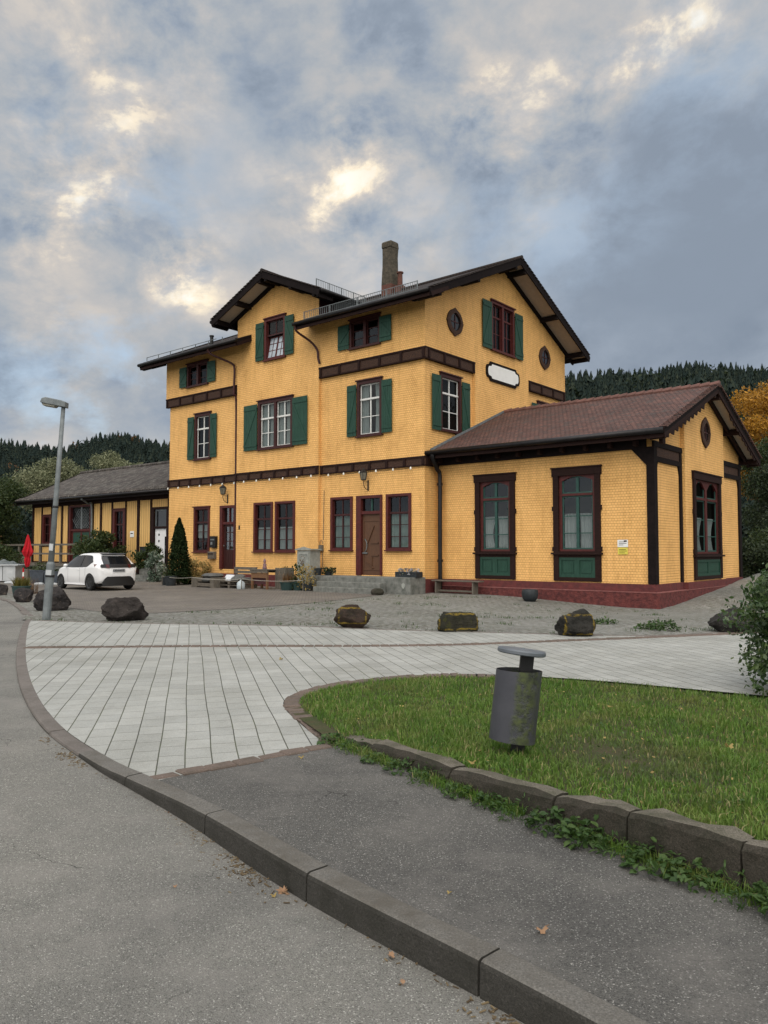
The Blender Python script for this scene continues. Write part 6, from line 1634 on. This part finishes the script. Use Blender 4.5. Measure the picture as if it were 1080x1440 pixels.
# behind the side wing, right
tree('maple_tree', 'golden autumn maple behind the side wing gable', 31.6, 62., 15, 4.4, 4.6, 10.6, 'leaf_gold', 1.25, 42, 260, .20, 3)
tree('broadleaf_tree', 'dark green broadleaf tree below the golden maple', 28.6, 54., 10, 3.3, 4.0, 5.6, 'leaf_dark', 1.2, 44, 260, .18, 6)
tree('broadleaf_tree', 'green-yellow tree just under the golden crown', 30.0, 58., 11, 3.2, 2.6, 8.0, 'leaf_green', 1.1, 30, 240, .18, 9)
tree('broadleaf_tree', 'low dark tree closing the gap beside the wing plinth', 25.0, 46., 6, 2.4, 2.4, 2.8, 'leaf_dark', .95, 34, 260, .15, 12)
tree('broadleaf_tree', 'bushy dark tree beyond the far corner of the wing', 29.5, 48., 8, 2.8, 3.4, 4.0, 'leaf_dark', 1.05, 36, 240, .17, 15)
tree('broadleaf_tree', 'rust-tinged small tree at the right edge behind the bush', 23.3, 40.5, 3, 1.5, 1.2, 1.9, 'leaf_rust', .7, 18, 200, .12, 16)
# left of and behind the shed
tree('silver_willow', 'pale silver-green willow rising over the left end of the shed roof', -30.5, 72., 9, 3.6, 2.6, 7.0, 'leaf_pale', 1.2, 34, 260, .18, 21)
tree('silver_willow', 'second smaller silver willow behind the shed ridge', -23.8, 70., 9, 2.4, 2.0, 8.4, 'leaf_pale', .9, 20, 240, .16, 22)
tree('broadleaf_tree', 'tall green tree crowding the left gable of the shed', -27.4, 54., 8, 2.6, 2.8, 4.6, 'leaf_green', 1.0, 36, 260, .16, 24)
tree('broadleaf_tree', 'dark tree at the left edge of the view', -31.5, 57., 9, 3.2, 3.3, 4.6, 'leaf_dark', 1.1, 36, 250, .17, 26)
tree('broadleaf_tree', 'ochre-tinted tree between the willows', -27.6, 74., 8, 2., 1.5, 7.6, 'leaf_yg', .9, 16, 240, .16, 27)
tree('rust_shrub', 'rust-red autumn shrub left of the shed gable', -26.6, 50.8, 4, 1.7, 1.6, 2.2, 'leaf_rust', .75, 22, 240, .12, 29)
tree('broadleaf_tree', 'low olive bush behind the covered stand', -24.6, 49.5, 3, 1.7, 1.2, 1.3, 'leaf_green', .7, 18, 240, .12, 30)
tree('broadleaf_tree', 'low dark hedge tree at the far foot of the wing plinth', 19.9, 41.5, 2, 1.7, 1.1, 1.2, 'leaf_dark', .7, 24, 260, .13, 33)
tree('broadleaf_tree', 'dark rounded shrub hidden half behind the big bush', 22.4, 43.5, 3, 2.0, 1.5, 1.6, 'leaf_green', .8, 26, 260, .13, 34)
# against the shed
def bush(label, u, v, z, rx, rz, m, nc, per, size, rc, seed, name='shrub', stem=True, cat='shrub'):
    o = local(name, label, cat, u, v, z); C, Rc = clumps(nc, 0, 0, rz * 1.02, rx, rx * .8, rz, rc, seed); b = MB(); r = random.Random(seed)
    for c in C[:10]: b.tube([(r.gauss(0, .06), r.gauss(0, .06), 0), (c[0] * .4, c[1] * .4, c[2] * .6), tuple(c)], [.025, .018, .008], 5)
    b.build('stem', 'bark', o); crown('foliage', C, Rc, per, size, m, o); return o
bush('broad green shrub on the platform behind the white car', -21.4, -.95, .97, 1.5, .85, 'leaf_green', 30, 150, .085, .45, 41)
bush('small loose shrub before the shed between its notice and white door', -17.9, -.4, .9, .75, .62, 'leaf_green', 18, 90, .075, .3, 43)
bush('white-edged spiky plant at the shed door step', -16.7, -.6, G, .42, .8, 'leaf_varieg', 20, 130, .055, .22, 45)
bush('straw and rust coloured shrub under the left window', -13.2, -.75, G, .75, .62, 'leaf_straw', 20, 110, .06, .3, 47)
bush('dark low shrub filling the foot of the straw-coloured one', -13.6, -1.1, G, .6, .35, 'leaf_dark', 14, 110, .06, .25, 48)
o = local('black_planter_box', 'black square box hung on the shed wall beside its white door', 'wall box', -19.85, .96, 1.3); b = MB(); b.box(-.35, .35, -.26, .035, 0, .62); b.build('box', 'darkpot', o, bevel=.02); MB().box(-.38, .38, -.29, .035, .621, .66).build('lid', 'darkpot', o)
o = local('parcel_locker', 'grey-topped dark box on a post behind the white car', 'box', -22.4, -.1, .97); MB().box(-.3, .3, -.2, .2, .55, 1.15).build('box', 'bluegrey', o, bevel=.02); MB().box(-.36, .36, -.26, .26, 1.151, 1.22).build('lid', 'paperwhite', o, bevel=.01); MB().box(-.06, .06, -.06, .06, 0, .55).build('post', 'iron', o)
o = local('shed_steps', 'two grey stone steps up to the white shed door', 'steps', 0, 0, 0); MB().box(-20.6, -17.6, -.1, .97, 0, .40).build('tread', 'stone', o, bevel=.02); MB().box(-20.6, -17.6, -.6, -.102, 0, .27).build('tread', 'stone', o, bevel=.02)
# clipped cone
th = local('conical_thuja', 'dark green clipped cone of thuja against the front wall', 'conifer', -13.0, -1.85, G)
n_ = 15000; hgt = 3.05; q = rng.uniform(0, 1, n_) ** .75; zz = .08 + q * hgt; rr = .60 * (1 - q) ** .62 * np.minimum(1, .72 + q * 2.2) ; rr[q > .9] *= .8
an = rng.uniform(0, 2 * np.pi, n_); lump = 1 + .10 * np.sin(an * 5 + zz * 4) + .07 * np.sin(an * 9 - zz * 7); rad = rr * lump * rng.uniform(.55, 1.05, n_)
leafmesh('foliage', np.c_[rad * np.cos(an), rad * np.sin(an), zz], rng.uniform(.03, .075, n_), 'thuja', th, 1.2, .45); MB().tube([(0, 0, -.1), (0, 0, 2.4)], [.07, .02], 8).build('trunk', 'bark', th)
# big bush at the right edge
bs = thing('bush', 'large glossy-leaved bush leaning in at the right edge of the lawn', 'bush', (5.05, 9.05, .1), 0)
C, Rc = clumps(90, .1, 0, .86, .92, 1.0, .78, .30, 51)
C2 = np.array([(-.82, -.25, .32), (-.9, -.3, .16), (-.72, -.3, .5), (-.86, -.1, .95), (-.8, -.3, 1.1), (-.7, -.2, 1.28)]); C = np.r_[C, C2]; Rc = np.r_[Rc, np.full(6, .14)]
b = MB(); r = random.Random(5)
for c in C[::2]: b.tube([(r.gauss(0, .12), r.gauss(0, .12), 0), (c[0] * .5, c[1] * .5, c[2] * .55), tuple(c)], [.02, .012, .004], 5)
b.build('stem', 'bark', bs); crown('foliage', C, Rc, 260, .034, 'leaf_gloss', bs)

# ------------------------------------------------------------------ wooded hills
def hillz(x, y):
    r = math.hypot(x, y); a = math.degrees(math.atan2(x, y))
    ra, rb, hh = (150, 440, 84) if a > 4 else (260, 680, 68)
    if 4 < a < 10: pass
    k = sst(-14, 8, a); ra, rb = 260 + (150 - 260) * k, 680 + (440 - 680) * k
    hh = 66 + 10 * k + (5 * math.sin(a * .33 + 1.) + 3 * math.sin(a * .9)) * (1 - .8 * k) + 4. * sst(14, 27, a)
    hh += 6 * sst(-25, -14, a) * (1 - k)
    return -.4 + hh * sst(ra, rb, r) ** 1.1 + (4 * math.sin(r * .03 + a * .2) * sst(ra, rb, r))
b = MB(); na, nr = 100, 26
for i in range(na + 1):
    a = math.radians(-75 + 150 * i / na)
    for j in range(nr + 1): r = 120 + 900 * (j / nr) ** 1.3; x, y = r * math.sin(a), r * math.cos(a); b.v.append((x, y, hillz(x, y)))
b.f = [(i * (nr + 1) + j, (i + 1) * (nr + 1) + j, (i + 1) * (nr + 1) + j + 1, i * (nr + 1) + j + 1) for i in range(na) for j in range(nr)]; b.mi = [0] * len(b.f)
struct(b.build('hills', 'hill', smooth=True))
def spruce_proto(seed, tiers=9, k=7, w=.15):
    r = np.random.default_rng(seed); V = []; Fc = []
    for t_ in range(tiers):
        f = t_ / tiers; z = .10 + .90 * f; rad = w * (1 - f ** 1.5) ** .9 * r.uniform(.65, 1.3) + .004; a0 = r.uniform(0, 6.28)
        for j in range(k):
            a = a0 + 2 * np.pi * (j + r.uniform(-.3, .3)) / k; rr = rad * r.uniform(.65, 1.2); da = .55
            i0 = len(V); V += [(r.normal(0, .012), r.normal(0, .012), min(1., z + .15)), (rr * .6 * np.cos(a - da), rr * .6 * np.sin(a - da), z + .0), (rr * np.cos(a), rr * np.sin(a), z - .055), (rr * .6 * np.cos(a + da), rr * .6 * np.sin(a + da), z + .0)]
            Fc += [(i0, i0 + 1, i0 + 2), (i0, i0 + 2, i0 + 3)]
    return np.array(V), np.array(Fc)
PR = [spruce_proto(s, 9, 7, w) for s, w in ((1, .19), (2, .23), (3, .17), (4, .26), (5, .21))]
def forest(name, label, a0, a1, r0, r1, n, h0, h1, m='conifer'):
    VV, FF = [], []; off = 0
    A = rng.uniform(math.radians(a0), math.radians(a1), n); Rr = np.sqrt(rng.uniform(r0 ** 2, r1 ** 2, n))
    for a, r in zip(A, Rr):
        x, y = r * math.sin(a), r * math.cos(a); v, f = PR[rng.integers(5)]; h = rng.uniform(h0, h1) * (1 + .25 * mnoise.noise(Vector((x * .02, y * .02, 0)))); s = h * rng.uniform(.85, 1.25); th_ = rng.uniform(0, 6.28)
        c, sn = math.cos(th_), math.sin(th_); VV.append(np.c_[(v[:, 0] * c - v[:, 1] * sn) * s + x, (v[:, 0] * sn + v[:, 1] * c) * s + y, v[:, 2] * h + hillz(x, y) - .5]); FF.append(f + off); off += len(v)
    o = bigmesh(name, np.concatenate(VV), np.concatenate(FF), m); o['kind'] = 'stuff'; o['label'] = label; o['category'] = 'forest'; return o
forest('forest', 'dark spruce forest covering the hillside behind the side wing', 4, 34, 190, 470, 4600, 10, 19)
forest('forest', 'distant dark spruce forest on the hill beyond the goods shed', -36, 4, 300, 720, 8500, 10, 19)
def speckle(name, label, a0, a1, r0, r1, n, m, size):
    P = []; 
    for _ in range(n):
        a = math.radians(random.uniform(a0, a1)); r = random.uniform(r0, r1); x, y = r * math.sin(a), r * math.cos(a); z = hillz(x, y); R_ = random.uniform(3, 5.5)
        d = rng.normal(0, 1, (150, 3)); d /= np.linalg.norm(d, axis=1)[:, None]; P.append(np.array([x, y, z + 9]) + d * R_ * rng.uniform(.5, 1.05, (150, 1)) * np.array([1, 1, 1.45]))
    P = np.concatenate(P); o = leafmesh(name, P, rng.uniform(.5, 1.1, len(P)), m); o['kind'] = 'stuff'; o['label'] = label; o['category'] = 'forest'
speckle('mixed_woodland', 'scattered yellowing broadleaf crowns among the distant spruces', -34, -8, 290, 640, 60, 'leaf_yg' if False else 'leaf_rust', 1.)
speckle('mixed_woodland', 'rounded dark crowns breaking the spruce canopy on both hills', -36, 32, 280, 640, 900, 'conifer', 1.)
speckle('mixed_woodland', 'brownish bare crowns in the spruces behind the side wing', 12, 30, 220, 430, 130, 'leaf_dark', 1.)
speckle('mixed_woodland', 'olive broadleaf crowns low on the distant wooded hill', -34, -8, 280, 480, 110, 'leaf_dark', 1.)
for i, (px_, r, hgt, m, lab) in enumerate(((918, 300, 17, 'leaf_yg', 'yellow-green tree rising out of the spruces left of the wing ridge'), (955, 310, 13, 'leaf_yg', 'smaller yellow-green tree beside the first among the spruces'), (900, 300, 11, 'leaf_green', 'olive tree low in the spruces above the wing roof'))):
    a = math.atan2(px_ - 540, F); x, y = r * math.sin(a), r * math.cos(a)
    tree('broadleaf_tree', lab, x, y, hgt, 3.6 - .5 * i, hgt * .33, hgt * .62, m, 1.9, 26, 110, .55, 60 + i, z=hillz(x, y), tr=.3)

# ------------------------------------------------------------------ weeds, fallen leaves
def weedclump(label, x, y, z, r, h, n, broad=True, m='weedleaf', size=.05):
    b = MB()
    for _ in range(n):
        a = random.uniform(0, 6.28); q = r * math.sqrt(random.random()); hh = h * random.uniform(.15, 1.) * (1 - .55 * q / r)
        p = Vector((q * math.cos(a), q * math.sin(a), hh)); az_ = a + random.gauss(0, .9); el = random.gauss(.25, .45)
        l = size * random.uniform(.5, 1.25); w = l * (random.uniform(.22, .42) if broad else .09)
        d = Vector((math.cos(az_) * math.cos(el), math.sin(az_) * math.cos(el), math.sin(el))); s_ = Vector((-math.sin(az_), math.cos(az_), random.gauss(0, .3)))
        tip = p + d * l + Vector((0, 0, -.25 * l)); m1 = p + d * l * .35; m2 = p + d * l * .72
        b.add([p, m1 + s_ * w, m2 + s_ * w * .8, tip, m2 - s_ * w * .8, m1 - s_ * w], [(0, 1, 2, 3, 4, 5)])
        if random.random() < .3: b.add([p - Vector((.001, 0, hh)), p + Vector((.001, 0, -hh)), p], [(0, 1, 2)])
    o = b.build('weed', m, None, fix=False); o.location = (x, y, z); tag(o, label, 'weed', 'weeds along the foot of the lawn kerb'); return o
wpos = [(.02, .06), (.35, .05), (.7, .07), (1.05, .06), (1.35, .05), (1.7, .07), (2.0, .06), (2.25, .05), (2.5, .08), (2.75, .06), (3.0, .07), (3.2, .06), (3.4, .06), (3.6, .07), (3.85, .05), (4.05, .07), (4.3, .06)]
for i, (s, w) in enumerate(wpos):
    p = lf(cuts[0] + s); tg = lf(cuts[0] + s + .02) - p; tg /= np.linalg.norm(tg); nl = np.array((-tg[1], tg[0])); q = p - nl * w
    k_ = (.6, .9, .5, .8, 1., .5, .7, 1.2, 1.1, 1.4, 1.0, 1.3, .8, 1.2, 1.5, 1.1, 1.3)[i]; weedclump('green weed tuft rooted in the joint between asphalt path and lawn kerb', q[0], q[1], G, .085 + .05 * k_, .05 + .07 * k_, int(90 * k_) + 40, i % 3 != 1, size=.034 + .012 * k_)
for nm, x_, y_, mm, sz in LAWNLEAF:
    zz_ = np.array([zlawn(a, c) for a, c in zip(x_, y_)]) + rng.uniform(.015, .05, len(x_))
    o = leafmesh(nm, np.c_[x_, y_, zz_], sz * rng.uniform(.6, 1.5, len(x_)), mm, None, 2.2, .8); o['kind'] = 'stuff'; o['label'] = 'small leaves scattered through the lawn'; o['category'] = 'ground cover'
n = 5200; s = rng.uniform(cuts[0] - .2, cuts[0] + 5.5, n); w = np.abs(rng.normal(0, .045, n)); P = np.array([lf(q) for q in s]); tg = np.array([lf(q + .02) - lf(q) for q in s]); tg /= np.linalg.norm(tg, axis=1)[:, None]
dens = np.array([mnoise.noise(Vector((q * 2.3, 0, 5))) for q in s]); kp = dens > -.22; nl = np.c_[-tg[:, 1], tg[:, 0]]; Q = (P - nl * (w + .01)[:, None])[kp]
o = blades('kerb_grass', Q[:, 0], Q[:, 1], np.full(len(Q), G), rng.uniform(.02, .09, len(Q)), rng.uniform(.004, .008, len(Q)), .8, 'grass')
# small weeds in the yard
X = rng.uniform(-9.5, 9, 30000); Y = rng.uniform(14.6, 28, 30000); fy = np.interp(X, [p[0] for p in FAR], [p[1] for p in FAR])
nz = np.array([mnoise.noise(Vector((x * .9, y * .9, 1))) + .6 * mnoise.noise(Vector((x * 3.1, y * 3.1, 4))) for x, y in zip(X, Y)]); near = np.exp(-np.abs(Y - fy - .15) / .35)
kp = (Y > fy + .05) & (X > -8.1) & (nz + near * .45 > .48) & ~pip(X, Y, bp + [(-1, 31), (-12, 40), (-14, 28), (-10, 24)]); X, Y = X[kp], Y[kp]; Z = np.array([zyard(x, y) for x, y in zip(X, Y)])
blades('yard_weeds', X, Y, Z, rng.uniform(.02, .09, len(X)), rng.uniform(.008, .016, len(X)), .7, 'weedleaf')
ang = [(5.7, 15.9), (5.5, 16.3), (6.0, 17.0), (4.9, 17.4)]
for i, (x, y) in enumerate(ang):
    o = weedclump('bright weed growing in the pavers near the peaked boulder', x, y, zyard(x, y), .26, .24 if i == 0 else .13, 150, True, 'weedleaf', .07); o['group'] = 'weeds in the yard'
def gp(x, y, z): d = pxdir(x, y); k = (z - EYE) / d.z; return d.x * k, d.y * k
LV = [(400, 1256, .0, .045, 'curled brown leaf standing against the kerb face'), (385, 1262, .0, .022, 'small pale leaf beside the curled one by the kerb'), (762, 1312, G, .034, 'lobed tan leaf lying on the asphalt path'), (983, 1243, G, .045, 'flat tan leaf under the lawn kerb'), (550, 1348, .0, .030, 'brown leaf in the gutter below a kerb joint'), (566, 1384, .0, .020, 'small ochre leaf in the gutter nearest the viewer'), (208, 1181, .0, .026, 'yellow leaf flat on the road'), (246, 1249, .0, .016, 'tiny yellow leaf on the road beyond the kerb litter'), (235, 1147, .02, .03, 'reddish leaf propped at the worn kerb'), (424, 1067, G, .03, 'pale leaf scrap on the path near the sett edge'), (875, 1208, G, .018, 'pale scrap on the path by the weeds'), (858, 996, .17, .05, 'pale leaf lying in the worn lawn'), (664, 1075, .27, .05, 'white leaf on the lawn kerb top left of the bin'), (395, 928, G, .05, 'pale scrap on the slabs'), (1025, 1052, .2, .05, 'pale leaf in the right of the lawn'), (632, 1258, G, .016, 'tiny pale scrap on the path centre')]
for i, (x, y, z, s, lab) in enumerate(LV):
    X_, Y_ = gp(x, y, z); b = MB(); r = random.Random(i); pts = []; lob = 9
    for j in range(18):
        a = 2 * math.pi * j / 18; q = s * .85 * (1. if j % 2 == 0 else .62) * (1.25 if j == 0 else 1) * r.uniform(.8, 1.15); pts.append((q * math.cos(a), q * .75 * math.sin(a), .25 * s * math.sin(a * 2 + i) + .1 * s + .3 * s * (math.cos(a) ** 2)))
    b.add([(0, 0, .004)] + pts, [(0, j + 1, (j + 1) % 18 + 1) for j in range(18)])
    o = b.build('fallen_leaf', 'deadleaf' if 'white' not in lab and 'pale' not in lab else 'leaf_straw', None, fix=False); o.location = (X_, Y_, z + .008); o.rotation_euler = (R(55) if i == 0 else r.uniform(-.15, .15), r.uniform(-.2, .2), r.uniform(0, 6.28)); tag(o, lab, 'leaf', 'fallen leaves')
# twigs and crumbs along the gutter
n = 1500; b = MB()
for _ in range(n):
    s = random.uniform(KS0 - 4.5, KS0 + 4.); w = KW + .01 + abs(random.gauss(0, .07)); p = kf(s); tg = kf(s + .03) - kf(s - .03); tg /= np.linalg.norm(tg); q = p + np.array((-tg[1], tg[0])) * w
    if mnoise.noise(Vector((s * 1.6, 0, 9))) < .06 and random.random() > .12: continue
    a = random.uniform(0, 6.28); l = random.uniform(.006, .034); z = zroad(q[1]) + .004; b.beam((q[0], q[1], z), (q[0] + l * math.cos(a), q[1] + l * math.sin(a), z + random.uniform(0, .006)), random.uniform(.002, .008), .004)
o = b.build('litter', 'crumbs', None, fix=False); o['kind'] = 'stuff'; o['label'] = 'plant crumbs gathered in the gutter below the kerb'; o['category'] = 'litter'
